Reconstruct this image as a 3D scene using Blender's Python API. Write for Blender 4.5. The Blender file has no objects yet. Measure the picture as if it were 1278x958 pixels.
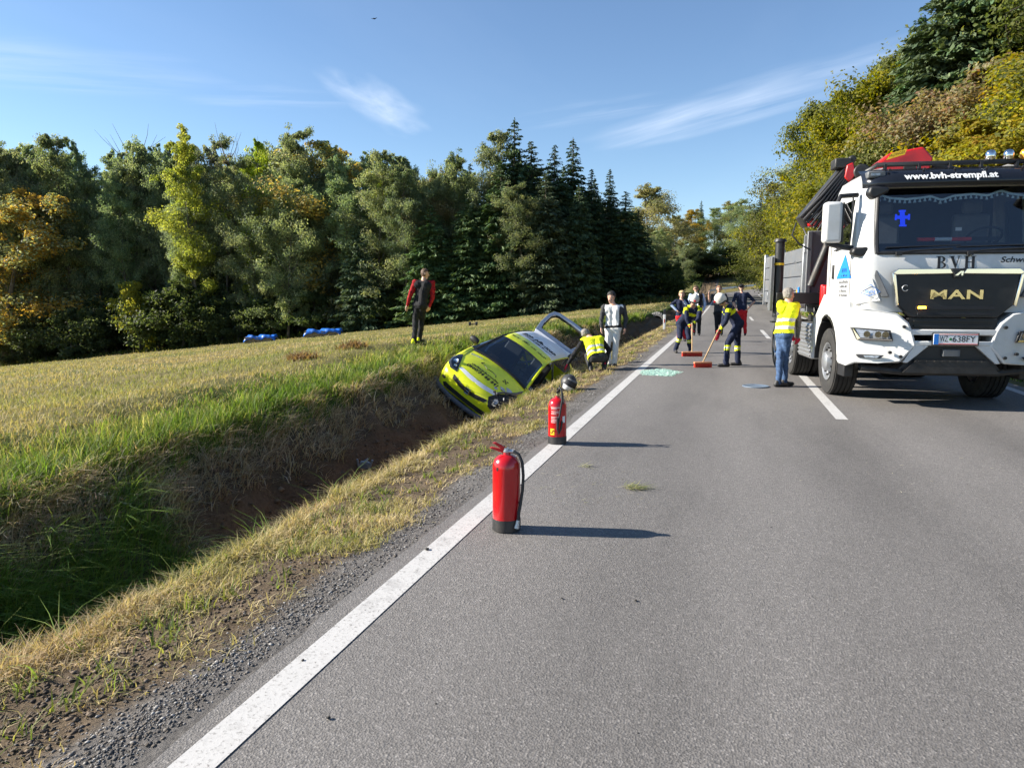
import bpy, bmesh, math, random
import numpy as np
from mathutils import Vector, Matrix, Euler

sc = bpy.context.scene
col = sc.collection
rad = math.radians
random.seed(7)
RNG = np.random.default_rng(11)

# ------------------------------------------------------------------ camera
CAM = np.array([0.0, 0.0, 1.63]); FPX = 886.0; TILT = rad(7.33); YAW = rad(16.76)
cd = bpy.data.cameras.new('camera'); cam = bpy.data.objects.new('camera', cd); col.objects.link(cam)
cam.location = CAM; cam.rotation_euler = (rad(90) - TILT, 0, YAW)
cd.sensor_width = 36; cd.lens = 36 * FPX / 1278; cd.clip_end = 3000; cd.clip_start = 0.05
sc.camera = cam
_f = np.array([-math.sin(YAW) * math.cos(TILT), math.cos(YAW) * math.cos(TILT), -math.sin(TILT)])
_r = np.array([math.cos(YAW), math.sin(YAW), 0.0]); _u = np.cross(_r, _f)


def at(px, py, depth):
    """survey point of the photograph at a known distance -> place in the scene (metres)"""
    return CAM + (_f * FPX + _r * (px - 639) - _u * (py - 479)) * (depth / FPX)


# ------------------------------------------------------------------ sky, sun, exposure
SUN_EL = rad(28.0); SUN_AZ = math.atan2(-0.982, -0.19)       # the sun stands to the left, a little behind
sx, sy, sz = math.sin(SUN_AZ) * math.cos(SUN_EL), math.cos(SUN_AZ) * math.cos(SUN_EL), math.sin(SUN_EL)
w = bpy.data.worlds.new('World'); sc.world = w; w.use_nodes = True
nt = w.node_tree; nt.nodes.clear()


class NT:
    """tiny helper to wire shader nodes"""
    def __init__(s, tree): s.t = tree

    def n(s, typ, **kw):
        nd = s.t.nodes.new(typ)
        for k, v in kw.items():
            if k == 'ins':
                for kk, vv in v.items():
                    if isinstance(vv, bpy.types.NodeSocket): s.t.links.new(vv, nd.inputs[kk])
                    else: nd.inputs[kk].default_value = vv
            else: setattr(nd, k, v)
        return nd

    def math(s, op, a, b=None, clamp=False):
        return s.n('ShaderNodeMath', operation=op, use_clamp=clamp, ins={0: a} if b is None else {0: a, 1: b}).outputs[0]

    def mix(s, fac, a, b, blend='MIX'):
        nd = s.n('ShaderNodeMix', data_type='RGBA', blend_type=blend)
        for k, v in ((0, fac), (6, a), (7, b)):
            if isinstance(v, bpy.types.NodeSocket): s.t.links.new(v, nd.inputs[k])
            elif k == 0: nd.inputs[0].default_value = v
            else: nd.inputs[k].default_value = (*v, 1) if len(v) == 3 else v
        return nd.outputs[2]

    def ramp(s, fac, stops):
        nd = s.n('ShaderNodeValToRGB', ins={0: fac}); cr = nd.color_ramp
        while len(cr.elements) < len(stops): cr.elements.new(.5)
        for e, (p, c) in zip(cr.elements, stops):
            e.position = p; e.color = (c, c, c, 1) if not hasattr(c, '__len__') else (*c, 1)
        return nd.outputs[0]


k = NT(nt)
sky = k.n('ShaderNodeTexSky', sky_type='NISHITA', sun_disc=False, sun_elevation=SUN_EL, altitude=400,
          air_density=1.0, dust_density=0.0, ozone_density=3.5)
sky.sun_rotation = SUN_AZ
tc = k.n('ShaderNodeTexCoord').outputs['Generated']
sep = k.n('ShaderNodeSeparateXYZ', ins={0: tc})
zc = k.math('MAXIMUM', sep.outputs[2], 0.04)
cpl = k.n('ShaderNodeCombineXYZ', ins={0: k.math('DIVIDE', sep.outputs[0], zc), 1: k.math('DIVIDE', sep.outputs[1], zc), 2: 0.0}).outputs[0]


def veil(cx, cy, ang, la, lb, nscale, stretch, lo, hi, amount, seed):
    """one bank of thin high cloud: soft outline round a spot of the cloud layer, filled with streaky noise"""
    p = k.n('ShaderNodeVectorMath', operation='SUBTRACT', ins={0: cpl, 1: (cx, cy, 0)}).outputs[0]
    p = k.n('ShaderNodeVectorRotate', rotation_type='Z_AXIS', ins={'Vector': p, 'Angle': -ang}).outputs[0]
    q = k.n('ShaderNodeVectorMath', operation='MULTIPLY', ins={0: p, 1: (1 / la, 1 / lb, 0)}).outputs[0]
    wob = k.n('ShaderNodeTexNoise', ins={'Vector': q, 'Scale': 1.6, 'Detail': 1.0}).outputs['Color']
    q2 = k.n('ShaderNodeVectorMath', operation='ADD', ins={0: q, 1: k.n('ShaderNodeVectorMath', operation='MULTIPLY_ADD', ins={0: wob, 1: (.9, .9, 0), 2: (-.45, -.45, 0)}).outputs[0]}).outputs[0]
    ln = k.n('ShaderNodeVectorMath', operation='LENGTH', ins={0: q2}).outputs[1]
    soft = k.n('ShaderNodeMapRange', interpolation_type='SMOOTHSTEP', ins={0: ln, 1: 1.0, 2: 0.15, 3: 0.0, 4: 1.0}).outputs[0]
    ns = k.n('ShaderNodeVectorMath', operation='MULTIPLY', ins={0: p, 1: (nscale / stretch, nscale, 0)}).outputs[0]
    ns = k.n('ShaderNodeVectorMath', operation='ADD', ins={0: ns, 1: (seed, seed * 1.7, 0)}).outputs[0]
    nz = k.n('ShaderNodeTexNoise', ins={'Vector': ns, 'Scale': 1.0, 'Detail': 5.0, 'Roughness': 0.6, 'Distortion': 0.3}).outputs['Fac']
    nz = k.n('ShaderNodeMapRange', ins={0: nz, 1: lo, 2: hi, 3: 0.0, 4: 1.0}).outputs[0]
    return k.math('MULTIPLY', k.math('MULTIPLY', soft, nz), amount)


VEILS = []
VEILS.append(veil(-.12, 4.33, rad(-45), 1.35, .42, 3.2, 6.0, .30, .72, .72, 3.0))
VEILS.append(veil(.30, 3.72, rad(-40), .95, .26, 3.6, 5.0, .34, .76, .5, 11.0))
VEILS.append(veil(-.75, 4.1, rad(-20), .7, .3, 3.4, 5.0, .40, .8, .4, 21.0))
VEILS.append(veil(-1.84, 3.66, rad(99), .85, .22, 4.0, 2.5, .26, .64, .7, 5.0))
VEILS.append(veil(-2.95, 2.62, rad(30), 1.0, .55, 3.4, 5.0, .36, .78, .5, 8.0))
VEILS.append(veil(-2.25, 3.35, rad(20), .7, .3, 4.4, 4.0, .40, .8, .38, 14.0))
# faint veil over the whole sky
gv = k.n('ShaderNodeTexNoise', ins={'Vector': k.n('ShaderNodeVectorMath', operation='MULTIPLY', ins={0: cpl, 1: (0.5, 0.16, 0)}).outputs[0], 'Scale': 1.5, 'Detail': 6.0, 'Roughness': .58}).outputs['Fac']
VEILS.append(k.n('ShaderNodeMapRange', ins={0: gv, 1: .5, 2: .85, 3: 0.0, 4: .07}).outputs[0])
tot = VEILS[0]
for v in VEILS[1:]: tot = k.math('MAXIMUM', tot, v)
bright = k.mix(tot, sky.outputs[0], (4.7, 5.5, 6.8))
bg = k.n('ShaderNodeBackground', ins={'Color': bright, 'Strength': 0.076})
out = k.n('ShaderNodeOutputWorld', ins={'Surface': bg.outputs[0]})

sd = bpy.data.lights.new('sun', 'SUN'); sd.energy = 5.0; sd.angle = rad(0.53); sd.color = (1.0, 0.93, 0.82)
sun = bpy.data.objects.new('sun', sd); col.objects.link(sun)
sun.rotation_euler = Vector((sx, sy, sz)).to_track_quat('Z', 'Y').to_euler(); sun.location = (-30, -6, 20)

vs = sc.view_settings; vs.view_transform = 'Standard'; vs.look = 'None'; vs.gamma = 1; vs.use_curve_mapping = False
vs.exposure = 1.25
cy = sc.cycles; cy.use_adaptive_sampling = True; cy.adaptive_threshold = .02
cy.max_bounces = 5; cy.diffuse_bounces = 3; cy.glossy_bounces = 3; cy.transmission_bounces = 4
cy.transparent_max_bounces = 12; cy.caustics_reflective = False; cy.caustics_refractive = False; cy.sample_clamp_indirect = 6.0


# ------------------------------------------------------------------ helpers
def tag(o, label=None, cat=None, group=None, kind=None):
    for a, b in (('label', label), ('category', cat), ('group', group), ('kind', kind)):
        if b: o[a] = b
    return o


def empty(name, loc=(0, 0, 0), rz=0.0):
    o = bpy.data.objects.new(name, None); col.objects.link(o); o.location = loc; o.rotation_euler = (0, 0, rz)
    o.empty_display_size = .2
    return o


def link(name, me, parent=None):
    o = bpy.data.objects.new(name, me); col.objects.link(o); o.parent = parent
    return o


MATS = {}


def M(name, base=(.5, .5, .5), rough=.5, metal=0.0, var=.12, scale=8.0, bump=0.0, bscale=60.0, spec=.5, coat=0.0, emit=None, estr=0.0, dirt=None, dscale=3.0, damt=.5):
    """procedural surface: base colour broken up by noise, optional dirt blotches and fine relief"""
    if name in MATS: return MATS[name]
    m = bpy.data.materials.new(name); m.use_nodes = True; k = NT(m.node_tree); k.t.nodes.clear()
    p = k.n('ShaderNodeBsdfPrincipled', ins={'Roughness': rough, 'Metallic': metal, 'Specular IOR Level': spec, 'Coat Weight': coat})
    tco = k.n('ShaderNodeTexCoord').outputs['Object']
    nz = k.n('ShaderNodeTexNoise', ins={'Vector': tco, 'Scale': scale, 'Detail': 5.0, 'Roughness': .6})
    lo = tuple(c * (1 - var) for c in base); hi = tuple(min(1, c * (1 + var)) for c in base)
    c = k.mix(k.n('ShaderNodeMapRange', ins={0: nz.outputs['Fac'], 1: .3, 2: .7}).outputs[0], lo, hi)
    if dirt:
        dn = k.n('ShaderNodeTexNoise', ins={'Vector': tco, 'Scale': dscale, 'Detail': 7.0, 'Roughness': .68}).outputs['Fac']
        df = k.n('ShaderNodeMapRange', ins={0: dn, 1: .48, 2: .72, 3: 0.0, 4: damt}).outputs[0]
        c = k.mix(df, c, dirt)
        k.t.links.new(k.math('ADD', k.math('MULTIPLY', df, .35), rough, True), p.inputs['Roughness'])
    k.t.links.new(c, p.inputs['Base Color'])
    if bump:
        bn = k.n('ShaderNodeTexNoise', ins={'Vector': tco, 'Scale': bscale, 'Detail': 4.0})
        k.t.links.new(k.n('ShaderNodeBump', ins={'Strength': bump, 'Distance': .01, 'Height': bn.outputs['Fac']}).outputs[0], p.inputs['Normal'])
    if emit: p.inputs['Emission Color'].default_value = (*emit, 1); p.inputs['Emission Strength'].default_value = estr
    k.n('ShaderNodeOutputMaterial', ins={'Surface': p.outputs[0]})
    MATS[name] = m
    return m


def leafmat(name, trans=.35, rough=.55, objvar=0.0, tint=(1, 1, 1), spec=.25):
    """blade / leaf surface: colour from the blade itself, some light let through"""
    if name in MATS: return MATS[name]
    m = bpy.data.materials.new(name); m.use_nodes = True; k = NT(m.node_tree); k.t.nodes.clear()
    c = k.n('ShaderNodeAttribute', attribute_name='col').outputs['Color']
    c = k.mix(1.0, c, tint, 'MULTIPLY')
    if objvar:
        r = k.n('ShaderNodeObjectInfo').outputs['Random']
        hs = k.n('ShaderNodeHueSaturation', ins={'Hue': k.n('ShaderNodeMapRange', ins={0: r, 3: .5 - .014 * objvar, 4: .5 + .02 * objvar}).outputs[0],
                 'Saturation': k.n('ShaderNodeMapRange', ins={0: k.math('FRACT', k.math('MULTIPLY', r, 7.13)), 3: .8, 4: 1.12}).outputs[0],
                 'Value': k.n('ShaderNodeMapRange', ins={0: k.math('FRACT', k.math('MULTIPLY', r, 3.71)), 3: 1 - .28 * objvar, 4: 1 + .28 * objvar}).outputs[0], 'Color': c})
        c = hs.outputs[0]
    p = k.n('ShaderNodeBsdfPrincipled', ins={'Roughness': rough, 'Specular IOR Level': spec, 'Base Color': c})
    t = k.n('ShaderNodeBsdfTranslucent', ins={'Color': k.mix(1.0, c, (1.5, 1.5, .75), 'MULTIPLY')})
    mx = k.n('ShaderNodeMixShader', ins={0: trans, 1: p.outputs[0], 2: t.outputs[0]})
    k.n('ShaderNodeOutputMaterial', ins={'Surface': mx.outputs[0]})
    MATS[name] = m
    return m


def raw_mesh(name, V, nper, loops, totals, colr=None, mat=None, smooth=False, mi=None):
    """fast mesh from numpy arrays. V (N,3); loops flat vertex indices; totals corners per face"""
    me = bpy.data.meshes.new(name)
    me.vertices.add(len(V)); me.vertices.foreach_set('co', np.ascontiguousarray(V, np.float32).ravel())
    me.loops.add(len(loops)); me.loops.foreach_set('vertex_index', np.ascontiguousarray(loops, np.int32))
    st = np.concatenate([[0], np.cumsum(totals)[:-1]]).astype(np.int32)
    me.polygons.add(len(totals)); me.polygons.foreach_set('loop_start', st)
    try: me.polygons.foreach_set('loop_total', np.ascontiguousarray(totals, np.int32))
    except Exception: pass
    if mi is not None: me.polygons.foreach_set('material_index', np.ascontiguousarray(mi, np.int32))
    if colr is not None:
        a = me.attributes.new('col', 'FLOAT_COLOR', 'POINT')
        c4 = np.ones((len(V), 4), np.float32); c4[:, :3] = colr; a.data.foreach_set('color', c4.ravel())
    me.update(calc_edges=True); me.validate()
    if smooth: me.polygons.foreach_set('use_smooth', np.ones(len(totals), bool))
    for q in (mat if isinstance(mat, (list, tuple)) else [mat]):
        if q: me.materials.append(q)
    return me


class MB:
    """collects faces for one part"""
    def __init__(s): s.V = []; s.F = []; s.I = []; s.Q = []

    def add(s, vs, fs, m=0):
        o = len(s.V); s.Q.append((o, len(s.F))); s.V += [tuple(v) for v in vs]; s.F += [tuple(o + i for i in f) for f in fs]; s.I += [m] * len(fs)
        return s

    def box(s, c, d, m=0, R=None):
        hx, hy, hz = d[0] / 2, d[1] / 2, d[2] / 2
        vs = [Vector((a * hx, b * hy, e * hz)) for a in (-1, 1) for b in (-1, 1) for e in (-1, 1)]
        if R is not None: vs = [R @ v for v in vs]
        vs = [(v.x + c[0], v.y + c[1], v.z + c[2]) for v in vs]
        return s.add(vs, [(0, 1, 3, 2), (4, 6, 7, 5), (0, 4, 5, 1), (2, 3, 7, 6), (0, 2, 6, 4), (1, 5, 7, 3)], m)

    def cyl(s, p0, p1, r0, r1=None, n=14, m=0, caps=True):
        r1 = r0 if r1 is None else r1; p0 = Vector(p0); p1 = Vector(p1); d = (p1 - p0).normalized()
        a = d.orthogonal().normalized(); b = d.cross(a)
        vs = []
        for p, r in ((p0, r0), (p1, r1)):
            for i in range(n):
                t = 2 * math.pi * i / n; vs.append(p + a * (r * math.cos(t)) + b * (r * math.sin(t)))
        fs = [(i, (i + 1) % n, n + (i + 1) % n, n + i) for i in range(n)]
        if caps: fs += [tuple(range(n - 1, -1, -1)), tuple(range(n, 2 * n))]
        return s.add(vs, fs, m)

    def tube(s, pts, r, n=8, m=0, caps=True):
        pts = [Vector(p) for p in pts]; N = len(pts); rs = r if hasattr(r, '__len__') else [r] * N
        vs = []; prev = None
        for i, p in enumerate(pts):
            d = (pts[min(i + 1, N - 1)] - pts[max(i - 1, 0)]).normalized()
            a = d.orthogonal().normalized() if prev is None else (prev - d * prev.dot(d)).normalized()
            prev = a; b = d.cross(a)
            for j in range(n):
                t = 2 * math.pi * j / n; vs.append(p + a * (rs[i] * math.cos(t)) + b * (rs[i] * math.sin(t)))
        fs = [(i * n + j, i * n + (j + 1) % n, (i + 1) * n + (j + 1) % n, (i + 1) * n + j) for i in range(N - 1) for j in range(n)]
        if caps: fs += [tuple(range(n - 1, -1, -1)), tuple(range((N - 1) * n, N * n))]
        return s.add(vs, fs, m)

    def lathe(s, prof, n=24, m=0, T=None, capb=True, capt=True):
        vs = [Vector((r * math.cos(2 * math.pi * j / n), r * math.sin(2 * math.pi * j / n), z)) for r, z in prof for j in range(n)]
        if T is not None: vs = [T @ v for v in vs]
        N = len(prof)
        fs = [(i * n + j, i * n + (j + 1) % n, (i + 1) * n + (j + 1) % n, (i + 1) * n + j) for i in range(N - 1) for j in range(n)]
        if capb: fs.append(tuple(range(n - 1, -1, -1)))
        if capt: fs.append(tuple(range((N - 1) * n, N * n)))
        return s.add(vs, fs, m)

    def prism(s, poly, a, b, fn, m=0):
        """extrude a 2-D outline between depths a and b; fn(u, v, d) -> point"""
        n = len(poly); vs = [fn(u, v, a) for u, v in poly] + [fn(u, v, b) for u, v in poly]
        return s.add(vs, [tuple(range(n - 1, -1, -1)), tuple(range(n, 2 * n))] + [(i, (i + 1) % n, n + (i + 1) % n, n + i) for i in range(n)], m)

    def grid(s, P, m=0, closed=False):
        """P rows x cols of points"""
        R = len(P); Cn = len(P[0]); vs = [p for row in P for p in row]
        cs = Cn if closed else Cn - 1
        return s.add(vs, [(i * Cn + j, i * Cn + (j + 1) % Cn, (i + 1) * Cn + (j + 1) % Cn, (i + 1) * Cn + j) for i in range(R - 1) for j in range(cs)], m)

    def build_each(s, name, mats, parent=None, **kw):
        """every piece a part of its own"""
        ends = s.Q[1:] + [(len(s.V), len(s.F))]; out_ = []
        for (v0, f0), (v1, f1) in zip(s.Q, ends):
            m = MB(); m.V = s.V[v0:v1]; m.F = [tuple(i - v0 for i in f) for f in s.F[f0:f1]]; m.I = s.I[f0:f1]; out_.append(m.build(name, mats, parent, **kw))
        return out_[0]

    def build(s, name, mats, parent=None, bevel=0.0, smooth=None, seg=2, thick=0.0, fix=True):
        me = bpy.data.meshes.new(name); me.from_pydata(s.V, [], s.F)
        for q in (mats if isinstance(mats, (list, tuple)) else [mats]): me.materials.append(q)
        if len(me.polygons) == len(s.I): me.polygons.foreach_set('material_index', s.I)
        if fix:
            bm = bmesh.new(); bm.from_mesh(me); bmesh.ops.recalc_face_normals(bm, faces=bm.faces); bm.to_mesh(me); bm.free()
        me.update()
        if smooth:
            me.polygons.foreach_set('use_smooth', [True] * len(me.polygons)); me.set_sharp_from_angle(angle=rad(smooth))
        o = link(name, me, parent)
        if thick:
            md = o.modifiers.new('solid', 'SOLIDIFY'); md.thickness = thick; md.offset = -1
        if bevel:
            md = o.modifiers.new('bevel', 'BEVEL'); md.width = bevel; md.segments = seg; md.limit_method = 'ANGLE'; md.angle_limit = rad(35); md.harden_normals = False
            if not smooth:
                me.polygons.foreach_set('use_smooth', [True] * len(me.polygons)); me.set_sharp_from_angle(angle=rad(40))
        return o


def text_verts(s, size, bold=0.0, shear=0.0, align='CENTER', spacing=1.0):
    """flat lettering -> (verts, faces) in x, y, centred"""
    cu = bpy.data.curves.new('lettering', 'FONT'); cu.body = s; cu.size = size; cu.align_x = align; cu.align_y = 'CENTER'
    cu.offset = bold; cu.shear = shear; cu.space_character = spacing; cu.resolution_u = 3
    o = bpy.data.objects.new('lettering', cu); col.objects.link(o)
    bpy.context.view_layer.update()
    me = bpy.data.meshes.new_from_object(o.evaluated_get(bpy.context.evaluated_depsgraph_get()))
    V = [tuple(v.co) for v in me.vertices]; F = [tuple(p.vertices) for p in me.polygons]
    bpy.data.objects.remove(o); bpy.data.curves.remove(cu); bpy.data.meshes.remove(me)
    return V, F


def lettering(name, s, size, fn, mat, parent, bold=0.0, shear=0.0, width=None, spacing=1.0):
    """print laid on a surface; fn(u, v) -> point just proud of it"""
    V, F = text_verts(s, size, bold, shear, spacing=spacing)
    if width:
        x0 = min(v[0] for v in V); x1 = max(v[0] for v in V); q = width / (x1 - x0); V = [((v[0] - (x0 + x1) / 2) * q, v[1], 0) for v in V]
    mb = MB(); mb.add([fn(v[0], v[1]) for v in V], F)
    return tag(mb.build(name, mat, parent, fix=False), kind='stuff')


def scrawl(name, width, h, n, seed, fn, mat, parent, r=.004, slant=.25):
    """print too small to read in the photograph: rows of letter-like strokes"""
    q = random.Random(seed); mb = MB(); cw = width / n
    for i in range(n):
        if q.random() < .13: continue
        x0 = -width / 2 + i * cw; up_ = h * (1.0 if q.random() < .25 else .62); p = [(x0 + cw * q.uniform(.05, .25), -h / 2), (x0 + cw * q.uniform(.1, .4) + slant * up_ * .5, -h / 2 + up_), (x0 + cw * q.uniform(.5, .8) + slant * up_ * .4, -h / 2 + up_ * q.uniform(.3, 1)), (x0 + cw * q.uniform(.7, .95), -h / 2 + up_ * q.uniform(0, .4))]
        mb.tube([fn(a, b) for a, b in p], r, 4)
    return tag(mb.build(name, mat, parent, fix=False), kind='stuff')


# numpy value noise
def _h(ix, iy, seed):
    h = (ix.astype(np.int64) * 374761393 + iy.astype(np.int64) * 668265263 + seed * 974711) & 0xffffffff
    h = ((h ^ (h >> 13)) * 1274126177) & 0xffffffff
    return ((h ^ (h >> 16)) & 0xffff) / 65535.0


def vn(x, y, seed=0):
    x = np.asarray(x, float); y = np.asarray(y, float)
    ix = np.floor(x); iy = np.floor(y); fx = x - ix; fy = y - iy; fx = fx * fx * (3 - 2 * fx); fy = fy * fy * (3 - 2 * fy)
    a = _h(ix, iy, seed); b = _h(ix + 1, iy, seed); c = _h(ix, iy + 1, seed); d = _h(ix + 1, iy + 1, seed)
    return (a * (1 - fx) + b * fx) * (1 - fy) + (c * (1 - fx) + d * fx) * fy


def fbm(x, y, seed=0, o=4):
    s = 0; a = .5; t = 0
    for i in range(o): s = s + a * vn(x * 2 ** i, y * 2 ** i, seed + i * 17); t += a; a *= .5
    return s / t


def ss(a, b, x):
    t = np.clip((np.asarray(x, float) - a) / (b - a), 0, 1); return t * t * (3 - 2 * t)


# ------------------------------------------------------------------ lie of the land
XN = -3.05                                                   # near edge of the ditch


def zr(Y):
    Y = np.asarray(Y, float)
    return .0002 * np.clip(Y - 40, 0, 200) ** 2 + .0015 * np.clip(Y - 120, 0, 60) ** 2


def xfar(Y): return np.interp(Y, [-20, 0, 4, 8, 14, 20, 30, 40, 60], [-5.2, -5.2, -5.3, -5.55, -6.1, -6.0, -5.6, -5.2, -5.0])
def zlip(Y): return np.interp(Y, [-20, 0, 4, 15, 30, 45, 60], [.15, .2, .27, .44, .45, .4, .3])


def ter(X, Y, rough=True):
    X = np.asarray(X, float); Y = np.asarray(Y, float); base = zr(Y)
    wob = (fbm(Y * .9, Y * 0 + 3.1, 5) - .5) * .25 if rough else 0
    xn = XN + wob * .6; xf = xfar(Y) + wob
    s = np.clip((X - xn) / (xf - xn), 0, 1)
    dep = 1 - .55 * ss(34, 39, Y) - .3 * ss(60, 80, Y)
    zl = zlip(Y)
    bank = np.interp(s, [0, .08, .18, .3, .42, .5, .62, .8, .92, 1], [-.08, -.25, -.62, -1.0, -1.13, -1.08, -.78, -.36, -.1, .08])
    bank = np.where(s > .5, bank * (1 - ss(.75, 1, s)) + ss(.75, 1, s) * (bank + zl - .3), bank)
    bank = np.where(bank < 0, bank * dep, bank)
    verge = -.008 - .075 * ss(-2.0, -3.1, X)
    d = np.clip(xf - X, 0, None)
    field = zl - .22 + .27 * ss(-.25, 1.5, d) - .27 * float(ss(-.25, 1.5, 0.0)) - .1 * np.clip(d - 1.2, 0, 150)
    left = np.where(X > xn, verge, np.where(X > xf, bank, field))
    left = left + (np.clip(Y - 90, 0, 200) * .13) * ss(-14, -45, X)
    r = X - 5.3
    hill = (np.clip(r - 2.0, 0, None) * .5 - np.clip(r - 12, 0, None) * .12) * (1 - ss(98, 124, Y)) * ss(-5, 12, Y)
    right = -.03 - .25 * np.exp(-((r - 1.2) / .6) ** 2) + hill
    z = np.where(X < -1.78, left, np.where(X > 5.1, right, -.03))
    if rough:
        n = (fbm(X * 3.1, Y * 3.1, 1) - .5)
        n2 = (fbm(X * 11, Y * 11, 9, 3) - .5)
        off = ss(-2.0, -2.5, X) + ss(5.2, 5.8, X)
        inb = ss(0, .1, s) * (1 - ss(.95, 1, s))
        z = z + off * (n * .05 + n2 * .025) + inb * (n * .3 + n2 * .1) + (np.clip(d, 0, 1)) * (fbm(X * .35, Y * .35, 3) - .5) * .22
    return z + base


def axis(segs):
    a = []
    for lo, hi, st in segs: a += list(np.arange(lo, hi - 1e-6, st))
    a.append(segs[-1][1]); return np.array(a)


def soilmask(X, Y):
    """bare earth torn open along the ditch where the car went through"""
    s = np.clip((X - XN) / (xfar(Y) - XN), 0, 1)
    a = ss(4.3, 6.0, Y) * (1 - ss(11.5, 13.5, Y)) * ss(.12, .3, s) * (1 - ss(.62, .86, s))
    return np.clip(a * 1.6 - (1 - fbm(X * 1.4, Y * 1.4, 21)) * .75, 0, 1)


gx = axis([(-420, -160, 26), (-160, -40, 4), (-40, -12, .8), (-12, -6.6, .2), (-6.6, -2.1, .06), (-2.1, -1.8, .03), (-1.8, 5.0, .6), (5.0, 9, .25), (9, 30, 1.2), (30, 120, 6), (120, 420, 30)])
gy = axis([(-60, -2, 6), (-2, 1, .15), (1, 9, .06), (9, 17, .09), (17, 42, .25), (42, 170, 1.5), (170, 260, 10), (260, 700, 55)])
GX, GY = np.meshgrid(gx, gy); GZ = ter(GX, GY)
nx, ny = len(gx), len(gy)
idx = np.arange(nx * ny).reshape(ny, nx)
quads = np.stack([idx[:-1, :-1], idx[:-1, 1:], idx[1:, 1:], idx[1:, :-1]], -1).reshape(-1, 4)


def mixc(a, b, f): return a * (1 - f[..., None]) + np.array(b) * f[..., None]


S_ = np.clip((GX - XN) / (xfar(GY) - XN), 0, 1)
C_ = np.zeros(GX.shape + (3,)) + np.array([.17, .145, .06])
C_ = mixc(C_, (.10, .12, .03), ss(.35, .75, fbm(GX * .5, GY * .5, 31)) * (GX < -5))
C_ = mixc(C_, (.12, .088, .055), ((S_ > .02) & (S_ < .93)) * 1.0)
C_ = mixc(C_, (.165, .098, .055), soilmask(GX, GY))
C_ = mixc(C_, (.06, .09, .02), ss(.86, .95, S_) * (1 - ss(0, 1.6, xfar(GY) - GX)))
vg = ((GX > XN) & (GX < -1.8)) * 1.0
C_ = mixc(C_, (.12, .09, .06), vg)
gravel_edge = -2.2 + (fbm(GX * .1, GY * 1.7, 41) - .5) * .35
C_ = mixc(C_, (.15, .14, .13), vg * ss(-.08, .08, GX - gravel_edge))
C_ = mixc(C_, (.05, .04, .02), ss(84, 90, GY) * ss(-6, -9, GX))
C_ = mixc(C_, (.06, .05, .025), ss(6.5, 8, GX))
C_ = C_ * (.8 + .4 * fbm(GX * 6, GY * 6, 55)[..., None])


def groundmat():
    m = bpy.data.materials.new('earth_and_turf'); m.use_nodes = True; k = NT(m.node_tree); k.t.nodes.clear()
    c = k.n('ShaderNodeAttribute', attribute_name='col').outputs['Color']
    tco = k.n('ShaderNodeTexCoord').outputs['Object']
    a = k.n('ShaderNodeTexNoise', ins={'Vector': tco, 'Scale': 26.0, 'Detail': 8.0, 'Roughness': .7}).outputs['Fac']
    b = k.n('ShaderNodeTexNoise', ins={'Vector': tco, 'Scale': 1.1, 'Detail': 5.0}).outputs['Fac']
    c = k.mix(1.0, c, k.ramp(a, [(.25, .5), (.75, 1.45)]), 'MULTIPLY')
    c = k.mix(1.0, c, k.ramp(b, [(.3, .8), (.7, 1.2)]), 'MULTIPLY')
    p = k.n('ShaderNodeBsdfPrincipled', ins={'Roughness': .95, 'Specular IOR Level': .1, 'Base Color': c})
    bp = k.n('ShaderNodeBump', ins={'Strength': .8, 'Distance': .03, 'Height': a})
    k.t.links.new(bp.outputs[0], p.inputs['Normal'])
    k.n('ShaderNodeOutputMaterial', ins={'Surface': p.outputs[0]})
    return m


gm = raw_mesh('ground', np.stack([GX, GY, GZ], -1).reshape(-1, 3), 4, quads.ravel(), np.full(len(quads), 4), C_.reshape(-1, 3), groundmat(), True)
tag(link('ground', gm), 'meadow, roadside ditch and wooded slopes', None, None, 'structure')


# ------------------------------------------------------------------ road
def path(s):
    """centre of the carriageway: straight, then a bend to the right"""
    R = 24.0; Y0 = 118.0
    if s < Y0: return 1.48, s, 0.0
    a = min((s - Y0) / R, math.pi / 2 * 1.02); rest = max(0.0, (s - Y0) - R * math.pi / 2 * 1.02)
    return 1.48 + R * (1 - math.cos(a)) + rest * math.sin(a), Y0 + R * math.sin(a) + rest * math.cos(a), a


def strip(name, l0, l1, s0, s1, dz, mat, step=1.0, nl=4, wob=0.0):
    mb = MB(); rows = []
    S = np.arange(s0, s1 + 1e-6, step)
    if S[-1] < s1 - 1e-3: S = np.append(S, s1)
    for s in S:
        x, y, a = path(s); row = []
        for j in range(nl + 1):
            l = l0 + (l1 - l0) * j / nl
            if wob and j == 0: l += (float(fbm(np.array(s * 2.3), np.array(1.0), 77)) - .5) * wob
            px = x + l * math.cos(a); py = y - l * math.sin(a)
            row.append((px, py, float(zr(py)) + dz))
        rows.append(row)
    mb.grid(rows); o = mb.build(name, mat, smooth=60, fix=False)
    return o


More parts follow.
